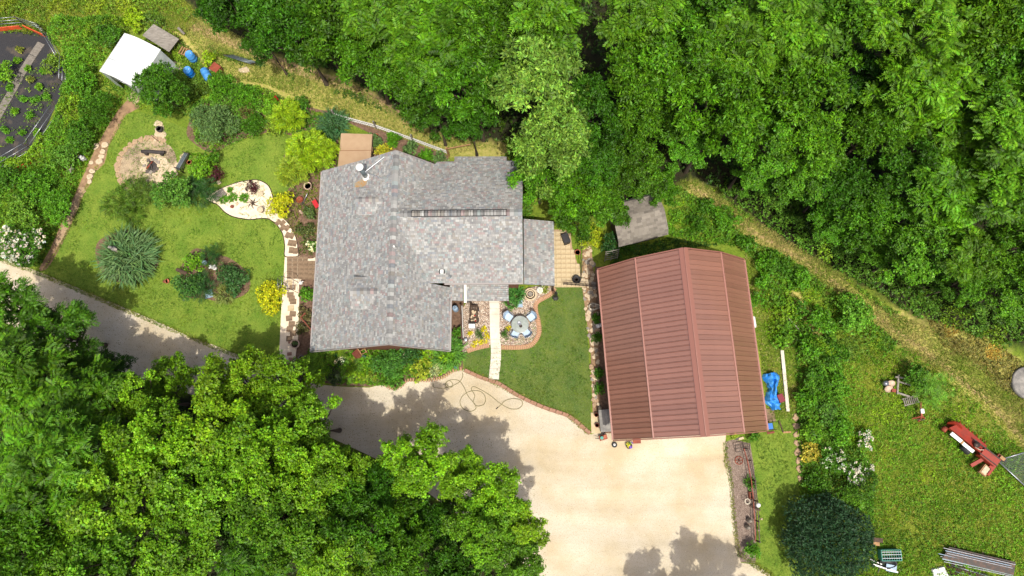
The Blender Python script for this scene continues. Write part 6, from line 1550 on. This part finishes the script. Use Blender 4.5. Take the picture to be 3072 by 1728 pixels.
shrub(815, 886, 50, 1.3, 'round', YEL, 'bright yellow shrub beside the paver walk', dens=1.6, leaf=.11)
shrub(1003, 990, 0 + 26, 1.6, 'round', (.035, .10, .03), 'small dark upright shrub near the lawn corner', dens=1.7, leaf=.1)
shrub(865, 350, 42, 2.2, 'fern', LIM, 'lime yellow feathery shrub furthest up the shrub bed', 'golden_shrub', leaf=.17, dens=2.8)
shrub(925, 455, 66, 2.6, 'fern', LIM, 'large golden feathery shrub beside the hot tub', 'golden_shrub', leaf=.17, dens=2.8, lobes=9)
shrub(975, 470, 36, 2.2, 'fern', LIM, 'golden feathery shrub touching the hot tub cover', 'golden_shrub', leaf=.17, dens=2.8)
shrub(880, 515, 40, 2.0, 'fern', (.24, .34, .02), 'golden feathery shrub at the lower end of the group', 'golden_shrub', leaf=.17, dens=2.8)
shrub(668, 268, 46, 1.4, 'long', MID, 'bright bushy shrub below the blue drums', dens=1.3)
shrub(745, 292, 48, 1.4, 'long', MID, 'bushy green shrub beside the dry grass strip', dens=1.3)
shrub(742, 340, 36, 1.0, 'round', (.12, .10, .03), 'reddish-tinged shrub in the shrub bed', dens=1.2)
shrub(760, 380, 42, 1.0, 'long', GRN, 'green shrub hanging over the lawn top edge', dens=1.3)
shrub(815, 325, 38, 1.1, 'round', BRT, 'bright green shrub around the red garden chair', dens=1.2)
shrub(830, 385, 32, .9, 'round', (.17, .26, .02), 'yellow-green low shrub beside the golden shrubs')
shrub(905, 320, 30, 1.2, 'round', GRN, 'dark leafy shrub at the end of the shrub bed', dens=1.2)
shrub(1000, 372, 40, 1.0, 'grass', (.06, .15, .05), 'dark green grassy clump by the picket fence', 'grass_clump', 'plant', 1.4)
shrub(975, 415, 26, 1.0, 'grass', DRK, 'dark spiky clump behind the hot tub', 'grass_clump', 'plant', 1.2)
shrub(75, 738, 80, 2.4, 'round', GRN, 'white-flowering shrub at the left edge beside the drive', dens=1.2, flowers=(150, WHT, .15), lobes=9)
shrub(30, 545, 50, 2.6, 'round', GRN, 'dark leafy shrub at the left edge below the wire panels')
shrub(120, 560, 66, 2.2, 'round', MID, 'bright shrub below the corner of the plot fence', dens=1.1)
shrub(175, 625, 60, 2.0, 'round', MID, 'bright shrub bordering the row of stepping stones', dens=1.2)
shrub(60, 650, 66, 2.3, 'round', (.12, .25, .018), 'light green shrub above the white-flowering one', dens=1.1)
shrub(245, 405, 52, 1.9, 'round', GRN, 'leafy shrub between plot fence and earth path', dens=1.2)
shrub(210, 470, 48, 1.6, 'round', (.10, .24, .02), 'shrub beside the white milk can', dens=1.2)
shrub(295, 330, 56, 2.0, 'long', GRN, 'dark leafy shrub below the tent doorway', dens=1.4)
shrub(250, 250, 50, 1.9, 'round', MID, 'shrub left of the white tent', dens=1.1)
shrub(330, 110, 46, 1.7, 'round', GRN, 'shrub behind the white tent', dens=1.1)
shrub(160, 195, 36, 1.3, 'round', (.15, .26, .02), 'light shrub inside the plot fence', dens=1.1)
shrub(15, 220, 42, 1.2, 'round', BRT, 'light green squash plant at the left edge of the plot', 'squash_plant', 'plant')
shrub(410, 60, 40, .9, 'round', LIM, 'yellow-green shrub above the plywood sheet')
shrub(628, 178, 26, .8, 'round', LIM, 'yellow-green plant between the blue drums', 'plant', 'plant')
# round the house
shrub(930, 640, 24, .6, 'round', (.08, .13, .03), 'low olive plants against the west wall', 'low_plant', 'plant')
shrub(915, 690, 30, .4, 'round', (.09, .12, .03), 'olive ground plant beside the pavers on the west side', 'low_plant', 'plant')
shrub(942, 738, 22, .9, 'round', GRN, 'shrub with cream flower heads against the west eave', 'flowering_shrub', flowers=(16, (.7, .75, .4), .16))
shrub(922, 882, 28, .9, 'round', MID, 'bright green shrub beside the metal arch', dens=1.2)
shrub(915, 940, 26, .5, 'round', (.13, .12, .04), 'rusty green plants below the bright shrub', 'low_plant', 'plant')
shrub(910, 985, 24, .5, 'round', (.10, .10, .03), 'brownish low plant by the pot at the corner', 'low_plant', 'plant')
shrub(960, 1090, 36, 1.0, 'fern', (.16, .32, .02), 'bright green fern at the left end of the front bed', 'fern', 'fern', 1.4)
shrub(1012, 1062, 24, .9, 'fern', (.19, .32, .02), 'yellow-green fern right under the front eave', 'fern', 'fern', 1.4)
shrub(905, 1128, 26, .7, 'round', (.03, .012, .018), 'dark purple shrub at the drive corner of the front bed', 'purple_shrub', dens=1.6, leaf=.1)
shrub(1000, 1125, 32, .7, 'round', (.05, .08, .03), 'brownish green mound at the front of the bed', 'low_plant', 'plant')
shrub(1060, 1112, 30, .8, 'fern', (.12, .26, .02), 'mid green fern in the middle of the front bed', 'fern', 'fern', 1.4)
shrub(1022, 1080, 18, .8, 'round', DRK, 'dark plant with pale yellow flower heads', 'flowering_plant', 'plant', flowers=(12, (.75, .75, .45), .12))
shrub(1068, 1085, 20, .5, 'round', (.45, .45, .06), 'yellow and cream variegated plant below the ladder', 'variegated_plant', 'plant')
shrub(1110, 1118, 30, .7, 'round', (.25, .36, .03), 'yellow-tipped green mound at the drive edge', 'low_plant', 'plant')
shrub(1165, 1085, 50, 1.1, 'round', (.07, .20, .025), 'broad dark green shrub below the gable peak', dens=1.3)
shrub(1185, 1138, 34, .7, 'round', (.09, .24, .02), 'green mound bulging toward the drive', 'low_plant', 'plant')
shrub(1230, 1060, 40, .9, 'long', (.05, .15, .03), 'dark leafy plants under the right gable', 'leafy_plant', 'plant')
shrub(1262, 1112, 36, .6, 'round', (.30, .38, .03), 'yellow variegated mound near the hose end', 'variegated_plant', 'plant')
shrub(1305, 1110, 24, .5, 'round', (.34, .40, .16), 'cream-flecked low plant right of the yellow mound', 'variegated_plant', 'plant')
shrub(1345, 1062, 44, .9, 'grass', (.10, .26, .025), 'arching daylily clump at the right end of the front bed', 'daylily', 'plant', 1.3)
shrub(1370, 995, 20, .8, 'round', GRN, 'dark hedge-like shrub between house wall and porch rail', dens=1.2)
shrub(1376, 1035, 18, .7, 'round', (.08, .22, .025), 'shrub below the porch rail end')
shrub(1437, 1003, 16, .9, 'round', (.05, .13, .015), 'small oval evergreen left of the concrete walk', 'dwarf_evergreen', 'shrub', 2.2, .07)
shrub(1517, 1005, 16, .7, 'round', (.06, .15, .015), 'small round evergreen right of the concrete walk', 'dwarf_evergreen', 'shrub', 2.2, .07)
for a, b, r, w_ in ((1448, 1025, 15, 'below the left evergreen'), (1462, 1008, 12, 'between left evergreen and concrete walk'), (1425, 1030, 14, 'at the lower left of the left evergreen'), (1452, 988, 10, 'above the left evergreen'), (1410, 1000, 8, 'nearest the porch rail')):
    shrub(a, b, r, .16, 'round', (.62, .55, .01), 'creeping bright yellow groundcover ' + w_, 'groundcover', 'groundcover', 2.5, .06, group='yellow groundcover patches left of the walk', stems=False)
shrub(1525, 985, 10, .16, 'round', (.62, .55, .01), 'creeping yellow groundcover tucked behind the right evergreen', 'groundcover', 'groundcover', 2.5, .06, stems=False)
shrub(1545, 885, 22, .8, 'grass', (.06, .20, .03), 'dark green lily clump against the entry porch', 'lily_clump', 'plant', 1.6)
shrub(1535, 908, 16, .6, 'grass', (.08, .22, .03), 'smaller lily clump by the grey slab', 'lily_clump', 'plant', 1.4)
shrub(1630, 866, 14, .3, 'round', (.22, .26, .04), 'yellow-green fringe plant under the east porch corner', 'low_plant', 'plant')
for i, (a, b, c_, l_) in enumerate(((1125, 425, GRY, 'striped hosta left of the yellow hosta'), (1150, 455, (.45, .45, .03), 'yellow hosta behind the house peak'), (1180, 420, MID, 'green hosta below the fence near the hot tub'), (1230, 445, GRY, 'pale edged hosta in the middle of the fence bed'), (1280, 470, MID, 'green hosta right of the pale edged one'), (1320, 482, GRY, 'striped hosta at the fence post end'))):
    shrub(a, b, 24, .5, 'long', c_, l_, 'hosta', 'plant', 1.6, .16, group='hostas along the picket fence')
shrub(1770, 712, 46, .6, 'round', (.30, .38, .012), 'chartreuse groundcover mound beside the shed', 'groundcover', 'groundcover', 1.8, .1, lobes=9)
shrub(1830, 735, 34, 1.8, 'round', DRK, 'dark vine growing over the wooden trellis', 'vine', 'vine', 1.2)
shrub(1880, 725, 30, 1.0, 'round', GRN, 'green bush under the shed eave')
for a, b, l_ in ((1788, 955, 'small bush by the coiled pale hose'), (1790, 1010, 'small bush below the white cylinder on the barn side'), (1795, 1120, 'green bush halfway along the barn wall'), (1798, 1165, 'green bush above the grey slab table')):
    shrub(a, b, 16, .6, 'round', GRN, l_)
# east side
shrub(2480, 1620, 132, 3.0, 'long', (.028, .075, .028), 'big round clipped dark evergreen bush casting a shadow on grass', 'evergreen_bush', 'bush', 2.2, .13, lobes=1)
shrub(2258, 1652, 27, 1.0, 'round', MID, 'leafy plant at the lower end of the rail fence', dens=1.4)
shrub(2252, 1450, 14, .6, 'grass', GRN, 'spiky green plant midway along the rail fence', 'spiky_plant', 'plant')
shrub(2560, 935, 64, 2.2, 'round', (.12, .30, .02), 'rounded bright bush beside the right track', 'bush', 'bush', 1.2, .15, lobes=8)
shrub(2790, 1170, 56, 1.6, 'fern', (.12, .28, .02), 'ferny bush behind the rusty hitch', 'bush', 'bush', 1.4)
shrub(2740, 1130, 42, 1.6, 'round', GRN, 'dark bush beside the old wooden cart', 'bush', 'bush', 1.1)
shrub(2435, 1355, 36, .8, 'round', (.40, .36, .04), 'yellowish shrub in the weedy hedge', dens=1.3)
shrub(2570, 1420, 52, 1.0, 'round', GRN, 'white-flowered bush at the edge of the rough lawn', 'flowering_bush', 'bush', 1.2, flowers=(90, WHT, .12))
shrub(2500, 1380, 50, 1.1, 'round', GRN, 'bush with scattered white flowers in the hedge', 'flowering_bush', 'bush', 1.1, flowers=(50, (.6, .62, .45), .09))
shrub(2590, 1320, 34, .8, 'round', MID, 'cream-flowered bush above the white-flowered one', 'flowering_bush', 'bush', 1.1, flowers=(30, WHT, .11))
shrub(2450, 1450, 44, 1.1, 'round', GRN, 'bush right above the clipped evergreen', 'bush', 'bush')
shrub(2440, 1130, 46, 1.2, 'round', GRN, 'weedy bush right of the white plank', 'bush', 'bush')
shrub(2470, 1230, 48, 1.2, 'round', (.07, .17, .02), 'weedy bush at the top of the side lawn', 'bush', 'bush')
shrub(2430, 1040, 44, 1.3, 'round', MID, 'weedy bush above the white plank', 'bush', 'bush')
shrub(2340, 800, 44, 1.1, 'round', GRN, 'dark weedy bush near the barn corner', 'bush', 'bush')
shrub(2180, 655, 46, 1.0, 'round', MID, 'weedy bush above the barn roof end', 'bush', 'bush')
shrub(2090, 670, 38, 1.1, 'long', GRN, 'bushy weeds right of the shed', 'bush', 'bush')
shrub(2270, 900, 26, .8, 'round', MID, 'weedy bush against the barn wall', 'bush', 'bush')
shrub(2260, 1305, 20, .5, 'round', GRN, 'low green plants at the lower right barn corner', 'low_plant', 'plant')
shrub(2205, 1304, 9, .35, 'round', (.2, .3, .02), 'little plant with a yellow bloom under the barn eave', 'low_plant', 'plant', flowers=(8, (.7, .6, .05), .09))
for a, b, r, h, l_ in ((2300, 790, 34, 1.2, 'weedy bush closest to the upper right barn corner'), (2400, 835, 42, 1.3, 'weedy bush halfway between barn and right track'), (2290, 845, 26, 1.0, 'weedy bush above the white tank'), (2460, 960, 46, 1.4, 'weedy bush left of the bright round bush'), (2400, 930, 30, 1.0, 'weedy bush beside the straw patch'), (2350, 1020, 30, 1.1, 'weedy bush at the head of the white plank'), (2500, 1060, 44, 1.3, 'weedy bush right of the plank and above the rough lawn'), (2420, 1190, 40, 1.3, 'weedy bush at the lower end of the plank'), (2510, 1160, 44, 1.2, 'weedy bush facing the old cart'), (2430, 1290, 40, 1.2, 'weedy bush above the yellowish shrub'), (2520, 1290, 44, 1.1, 'weedy bush left of the cream-flowered one'), (2560, 1490, 40, 1.1, 'weedy bush touching the evergreen on its upper right'), (2120, 620, 30, .9, 'weedy bush at the head of the right track'), (2240, 730, 30, .9, 'weedy bush right above the barn roof corner')):
    shrub(a, b, r, h, 'round', random.choice((GRN, MID, (.11, .26, .012))), l_, 'bush', 'bush', 1.2, .15)
# plants inside the sand bed
shrub(757, 565, 21, .4, 'round', PUR, 'dark purple plant in the middle of the sand bed', 'purple_plant', 'plant', 2.2, .09)
for a, b, l_ in ((668, 598, 'olive tuft nearest the wooden footbridge in the sand'), (698, 592, 'green tuft left of centre in the sand bed'), (732, 594, 'green tuft beside the driftwood'), (690, 570, 'tiny tuft near the top of the sand bed')):
    shrub(a, b, 13 if b > 580 else 7, .3, 'grass', MID, l_, 'grass_tuft', 'plant', 1.5)
# vegetable rows
veg = [(60, 150, 'nearest the orange board'), (52, 182, 'left of the plank walk near its top'), (85, 205, 'touching the plank walk'), (30, 262, 'at the plank walk by the squash'), (95, 240, 'just right of the plank walk middle'), (120, 262, 'in the middle of the right hand row'), (130, 215, 'below the light shrub in the plot'), (70, 300, 'right of the lower plank walk'), (105, 300, 'in the centre of the lower plot'), (45, 335, 'right of the walk near the left edge'), (90, 345, 'above the lower right wire fence'), (70, 400, 'in the corner of the two lower wire fences'), (30, 420, 'above the lower left wire fence'), (110, 400, 'against the lower right wire fence'), (15, 390, 'lowest at the left edge of the plot'), (140, 290, 'closest to the weeds on the plot side')]
for i, (a, b, w_) in enumerate(veg):
    shrub(a, b, random.uniform(9, 17), .35, 'round', random.choice((BRT, MID, (.18, .22, .03))), 'small vegetable plant ' + w_, 'vegetable_plant', 'plant', 1.5, .11, group='vegetable plants in the fabric plot', stems=False)
_vp = PP([(0, 120), (110, 110), (170, 150), (185, 250), (165, 320), (100, 420), (0, 440)])


# ------------------------------------------------------------------ undergrowth, meadow, lawn blades (nobody could count these)
HOLES = [PP(LAWN), PP(FRONT), drive_poly]
def weeds(name, label, px, hmin, hmax, dens, col, seed, leaf=.14, clump=.55, cut=0.0):
    poly = PP(px); pts, area = rand_in(poly, int(dens * abs(_area(poly))))
    n1 = vnoise(pts, clump, seed); n2 = vnoise(pts, clump * 2.7, seed + 1); hh = (n1 * .6 + n2 * .4)
    keep = (hh > cut) & (np.minimum(line_dist(TRACK_C, pts), line_dist(TRACK_A, pts)) > .55) & (line_dist(TRACK_D, pts) > .4); pts = pts[keep]; hh = hh[keep]
    z = hmin + (hmax - hmin) * np.clip((hh - .25) / .5, 0, 1) ** 1.3
    e = np.clip(line_dist(poly + [poly[0]], pts) / .5, .15, 1); z = z * e
    n = len(pts); p3 = np.concatenate([pts, (z * np.where(rng.random(n) < .7, 1, rng.random(n)))[:, None] + .02], 1)
    axs = np.concatenate([rng.normal(0, .5, (n, 2)), np.ones((n, 1))], 1)
    tone = (vnoise(pts, .35, seed + 2) * .7 + .65)[:, None]
    v, c = rosettes(p3, axs, 5, leaf, col, 1.1, .5, .22)
    c = c * np.repeat(tone, 5, 0)[:, None, :]
    yel = np.repeat(vnoise(pts, .8, seed + 3) > .68, 5)
    c[yel] = c[yel] * np.array([1.6, 1.25, .9])
    o = new_obj(name, leaf_mesh(name, [v], [c])); tag(o, label, 'undergrowth', None, 'stuff'); return o
def _area(p): return sum(p[i].x * p[i - 1].y - p[i - 1].x * p[i].y for i in range(len(p))) / 2


weeds('undergrowth', 'tall weeds between vegetable plot and earth path', [(150, 125), (190, 60), (300, 50), (420, 60), (380, 105), (290, 205), (300, 270), (370, 300), (345, 345), (310, 400), (278, 460), (240, 550), (205, 625), (150, 745), (118, 800), (60, 790), (-60, 770), (-60, 480), (60, 470), (110, 440), (184, 330), (206, 250), (190, 150)], .2, 1.3, 95, (.10, .24, .012), 3)
weeds('undergrowth', 'weeds around the drums and the plywood sheet', [(420, 45), (470, 30), (560, 100), (680, 170), (760, 180), (690, 215), (700, 250), (600, 300), (560, 300), (540, 200), (440, 130)], .08, .6, 80, (.10, .19, .018), 5)
weeds('undergrowth', 'mixed leafy planting filling the shrub bed', [(570, 330), (640, 250), (780, 255), (900, 322), (1005, 352), (1005, 395), (960, 420), (880, 405), (830, 392), (764, 406), (700, 432), (640, 452), (590, 430)], .1, .8, 120, (.09, .21, .018), 7, .12)
weeds('undergrowth', 'weedy thicket between barn and right track', [(2010, 620), (2060, 580), (2130, 615), (2240, 700), (2350, 765), (2480, 855), (2600, 945), (2700, 1030), (2650, 1070), (2560, 1000), (2500, 1000), (2500, 1100), (2300, 1010), (2270, 800), (2235, 745), (2080, 720), (2000, 705)], .1, 1.3, 85, (.095, .235, .012), 9, cut=.22)
weeds('undergrowth', 'weedy hedge between side lawn and rough lawn', [(2385, 1000), (2500, 990), (2530, 1100), (2520, 1190), (2560, 1290), (2625, 1440), (2615, 1560), (2560, 1520), (2400, 1500), (2398, 1400), (2390, 1240)], .25, 1.5, 110, (.085, .21, .012), 11)
weeds('undergrowth', 'low plants filling the front bed', [(935, 1045), (1350, 1045), (1385, 1060), (1360, 1105), (1320, 1128), (1220, 1134), (1172, 1158), (1100, 1152), (1020, 1150), (950, 1136), (900, 1085)], .08, .8, 140, (.11, .27, .012), 13, .13)
weeds('undergrowth', 'low weeds at the back porch and wood edge', [(1380, 432), (1540, 425), (1600, 500), (1600, 700), (1570, 670), (1540, 480), (1440, 460)], .1, .7, 90, (.11, .25, .018), 15)
weeds('undergrowth', 'bushy scrub along the right edge of the track', [(2150, 560), (2300, 680), (2450, 775), (2600, 860), (2750, 950), (2900, 1000), (3000, 1045), (3140, 1000), (3100, 800), (2700, 640), (2400, 540)], .2, 1.8, 70, (.10, .23, .018), 17, .16)
weeds('undergrowth', 'scrub patches between dirt track and dry grass', [(850, 205), (960, 240), (1090, 285), (1230, 385), (1330, 425), (1230, 400), (1120, 335), (1000, 285), (880, 250)], .08, .5, 60, (.08, .18, .018), 19, cut=.4)
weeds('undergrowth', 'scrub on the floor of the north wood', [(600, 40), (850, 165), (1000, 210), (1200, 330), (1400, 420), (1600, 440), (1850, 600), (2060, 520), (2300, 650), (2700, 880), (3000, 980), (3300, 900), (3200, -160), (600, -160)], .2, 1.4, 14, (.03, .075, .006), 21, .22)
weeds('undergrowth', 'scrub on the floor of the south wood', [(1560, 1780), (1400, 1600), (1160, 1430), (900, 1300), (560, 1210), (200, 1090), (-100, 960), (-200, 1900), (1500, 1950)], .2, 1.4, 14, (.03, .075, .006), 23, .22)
weeds('undergrowth', 'dry yellow weeds on the bank above the concrete disc', [(2780, 960), (2900, 985), (3000, 1040), (3072, 1090), (3020, 1180), (2920, 1090), (2830, 1040)], .06, .4, 90, (.24, .22, .05), 25, .12)
weeds('undergrowth', 'shaded weeds between shed and barn', [(1850, 740), (1900, 735), (2010, 715), (2160, 735), (2060, 745), (1920, 765), (1830, 800)], .1, .6, 90, (.06, .15, .015), 27)


def blades(name, label, poly, dens, hlo, hhi, cols, seed, wid=.018, avoid=(), tone=.5):
    pts, area = rand_in(poly, int(dens * abs(_area(poly))))
    for a in avoid: pts = pts[~poly_inside(a, pts)]
    n = len(pts); t = vnoise(pts, tone, seed) * .6 + vnoise(pts, tone * 5, seed + 5) * .4; h = rng.uniform(hlo, hhi, n) * (.6 + .8 * vnoise(pts, .9, seed + 1))
    a = rng.random(n) * 6.283; lean = rng.uniform(.3, 1.1, n)
    dx = np.stack([np.cos(a) * lean * h, np.sin(a) * lean * h, h], 1)
    s = np.stack([-np.sin(a), np.cos(a), np.zeros(n)], 1) * wid
    base = np.concatenate([pts, np.full((n, 1), .012)], 1)
    v = np.stack([base - s, base + s, base + dx], 1).astype(np.float32)
    c0, c1, c2 = (np.array(x) for x in cols)
    w = np.clip((t + rng.normal(0, .12, n) - .3) / .4, 0, 1)[:, None]
    c = (c0 * (1 - w) + c1 * w); k = rng.random(n) < .12; c[k] = c2; c = c * rng.uniform(.7, 1.3, (n, 1))
    me = bpy.data.meshes.new(name); me.vertices.add(n * 3); me.vertices.foreach_set('co', v.reshape(-1))
    me.loops.add(n * 3); me.loops.foreach_set('vertex_index', np.arange(n * 3, dtype=np.int32))
    me.polygons.add(n); me.polygons.foreach_set('loop_start', (np.arange(n) * 3).astype(np.int32)); me.polygons.foreach_set('loop_total', np.full(n, 3, np.int32))
    at = me.color_attributes.new('Col', 'FLOAT_COLOR', 'POINT'); cc = np.ones((n * 3, 4), np.float32); cc[:, :3] = np.repeat(c, 3, 0); at.data.foreach_set('color', cc.ravel())
    me.materials.append(MATS['grass_blade']); me.update(calc_edges=True)
    o = new_obj(name, me); tag(o, label, 'grass', None, 'stuff'); return o


KEEP = [P(a, b) for a, b in ()]
BEDS = [circ, sand_poly]
blades('grass', 'short mown grass of the garden lawn', lawn_poly, 700, .02, .05, ((.095, .205, .014), (.205, .28, .03), (.31, .33, .08)), 41, .014, BEDS)
blades('grass', 'short mown grass of the front lawn', front_poly, 900, .02, .05, ((.085, .165, .02), (.17, .22, .03), (.28, .30, .13)), 43, .014, [peb_poly])
blades('grass', 'short mown grass of the side lawn', strip_poly, 700, .02, .05, ((.095, .205, .014), (.205, .28, .03), (.31, .33, .08)), 45, .014)
ROUGH = PP([(2420, 1830), (2420, 1728), (2560, 1540), (2620, 1440), (2540, 1270), (2510, 1100), (2620, 1040), (2750, 1050), (2880, 1150), (2960, 1210), (3200, 1480), (3200, 1830)])
blades('grass', 'rough lawn grass around the rusty machine', ROUGH, 520, .04, .13, ((.12, .26, .014), (.29, .34, .035), (.42, .38, .12)), 47, .02, (), .7)
blades('grass', 'tall dry grass along the upper track', PP([(400, -20), (600, 40), (860, 190), (1090, 270), (1300, 410), (1500, 440), (1420, 450), (1350, 470), (1010, 345), (800, 255), (640, 230), (560, 110), (430, 50)]), 420, .05, .2, ((.17, .25, .025), (.33, .31, .085), (.13, .24, .018)), 49, .02, (), .9)
blades('grass', 'grass of the clearing at the top left', PP([(-150, -60), (480, -60), (600, 40), (560, 110), (430, 50), (200, 60), (150, 100), (-150, 90)]), 520, .06, .22, ((.15, .27, .014), (.28, .32, .035), (.38, .34, .10)), 51, .022, (), .6)
blades('grass', 'grass and straw along the right track', PP([(2040, 545), (2090, 540), (2200, 620), (2380, 730), (2500, 810), (2640, 920), (2900, 1030), (3100, 1200), (3200, 1480), (2960, 1210), (2880, 1150), (2700, 1040), (2560, 950), (2380, 800), (2180, 680)]), 420, .05, .22, ((.18, .25, .028), (.38, .34, .11), (.12, .24, .02)), 53, .02, (), .9)
blades('grass', 'rough grass beside the barn wall', PP([(2230, 740), (2300, 800), (2500, 1000), (2390, 1010), (2400, 1250), (2310, 1260), (2270, 1000)]), 420, .05, .2, ((.14, .26, .018), (.32, .32, .06), (.46, .40, .18)), 55, .02, (), .8)

weeds('ground_cover', 'clover and low weeds in the rough lawn', [(2420, 1728), (2560, 1540), (2620, 1440), (2540, 1270), (2510, 1100), (2620, 1040), (2750, 1050), (2880, 1150), (2960, 1210), (3140, 1400), (3140, 1800), (2420, 1800)],   .02, .16, 60, (.12, .27, .012), 61, .10, 1.1, .25)
weeds('ground_cover', 'weeds on the ground around the barn and right track', [(2000, 560), (2140, 560), (2300, 690), (2500, 810), (2700, 940), (2640, 1060), (2500, 1100), (2400, 1010), (2310, 1000), (2270, 780), (2230, 735), (2010, 715)], .03, .3, 70, (.11, .22, .016), 63, .12, 1.0, .3)
weeds('ground_cover', 'weeds of the top left clearing', [(-100, -40), (480, -40), (600, 50), (560, 110), (430, 50), (200, 60), (150, 110), (-100, 90)], .03, .35, 60, (.13, .24, .016), 65, .12, .9, .3)
weeds('ground_cover', 'weeds round the tent and young tree', [(400, 120), (560, 150), (640, 240), (560, 350), (420, 330), (390, 300), (300, 260)], .05, .4, 80, (.10, .21, .016), 67, .12, .9)

weeds('ground_cover', 'seedlings and weeds poking through the plot fabric', [(0, 240), (120, 200), (185, 230), (165, 330), (100, 430), (0, 445)], .03, .2, 26, (.12, .22, .02), 69, .1, 1.6, .5)
weeds('ground_cover', 'low planting in the west bed', [(876, 560), (962, 545), (955, 700), (946, 765), (900, 765), (890, 720), (868, 676), (850, 640)], .03, .3, 75, (.08, .13, .018), 71, .1, 1.2, .25)
weeds('ground_cover', 'low planting under the golden shrubs', [(880, 400), (1005, 380), (1005, 500), (965, 540), (880, 540), (850, 480)], .05, .5, 80, (.16, .26, .014), 73, .12, 1.0)

# clover and worn patches in the mown grass, ragged edges of the drive, fallen leaves
LAWNH = PP([(640, 545), (700, 540), (812, 560), (850, 620), (880, 680), (845, 700), (800, 665), (740, 668), (650, 640)])
for nm, poly, sd in (('clover patches in the garden lawn', LAWN, 81), ('clover patches in the front lawn', [q for q in FRONT if not (1380 < q[0] < 1510 and q[1] < 1070)], 83), ('clover patches in the side lawn', STRIP, 85)):
    weeds('clover', nm, poly, .012, .045, 70, (.10, .20, .014), sd, .055, 1.2, .46)
def litter(label, px, n, cols, seed, size=.06):
    poly = PP(px); pts, _ = rand_in(poly, n); m = len(pts)
    p3 = np.concatenate([pts, np.full((m, 1), .02)], 1); d = np.concatenate([rng.normal(size=(m, 2)), np.full((m, 1), .05)], 1)
    c = np.array(cols)[rng.integers(0, len(cols), m)] * rng.uniform(.7, 1.2, (m, 1)); L = size * rng.uniform(.5, 1.4, m)
    v, c = leaf_arrays(p3, d, np.tile([0, 0, 1.0], (m, 1)) + rng.normal(0, .2, (m, 3)), L, L * .6, c)
    tag(new_obj('leaf_litter', leaf_mesh('leaf_litter', [v], [c])), label, 'litter', None, 'stuff')
litter('fallen leaves and twigs on the shaded drive', [(0, 800), (250, 890), (700, 1080), (900, 1140), (1100, 1170), (1350, 1200), (1600, 1450), (1650, 1728), (1500, 1700), (1200, 1420), (800, 1230), (300, 1080), (0, 950)], 2600, [srgb(128, 108, 74), srgb(98, 84, 56), srgb(150, 132, 92), srgb(96, 104, 44)], 87)
litter('small stones and crumbs scattered on the gravel drive', [q for q in DRIVE_TOP + DRIVE_LOW], 4200, [srgb(176, 162, 136), srgb(214, 204, 184), srgb(158, 144, 120), srgb(190, 176, 148)], 89, .05)
for lb, px, sd in (('grass tufts along the lawn edge of the drive', [(0, 774), (111, 815), (246, 871), (330, 907), (489, 974), (634, 1034), (764, 1087), (838, 1094)], 91), ('grass tufts along the bark bed edge', [(2176, 1325), (2180, 1380), (2196, 1453), (2202, 1549), (2216, 1657), (2268, 1694), (2322, 1728)], 93), ('grass tufts along the front lawn kerb', [(1393, 1106), (1474, 1138), (1548, 1178), (1642, 1221), (1707, 1244), (1768, 1296)], 95), ('grass tufts along the mulch path', [(378, 342), (326, 438), (286, 514), (254, 576), (223, 655), (187, 731), (131, 812)], 97)):
    q = PP(px); w = .16; out = [Vector((p.x - w, p.y - w, 0)) for p in q] + [Vector((p.x + w * .6, p.y + w * .6, 0)) for p in reversed(q)]
    blades('grass', lb, out, 520, .05, .16, ((.12, .22, .016), (.27, .30, .04), (.36, .33, .12)), sd, .018, (), 1.2)
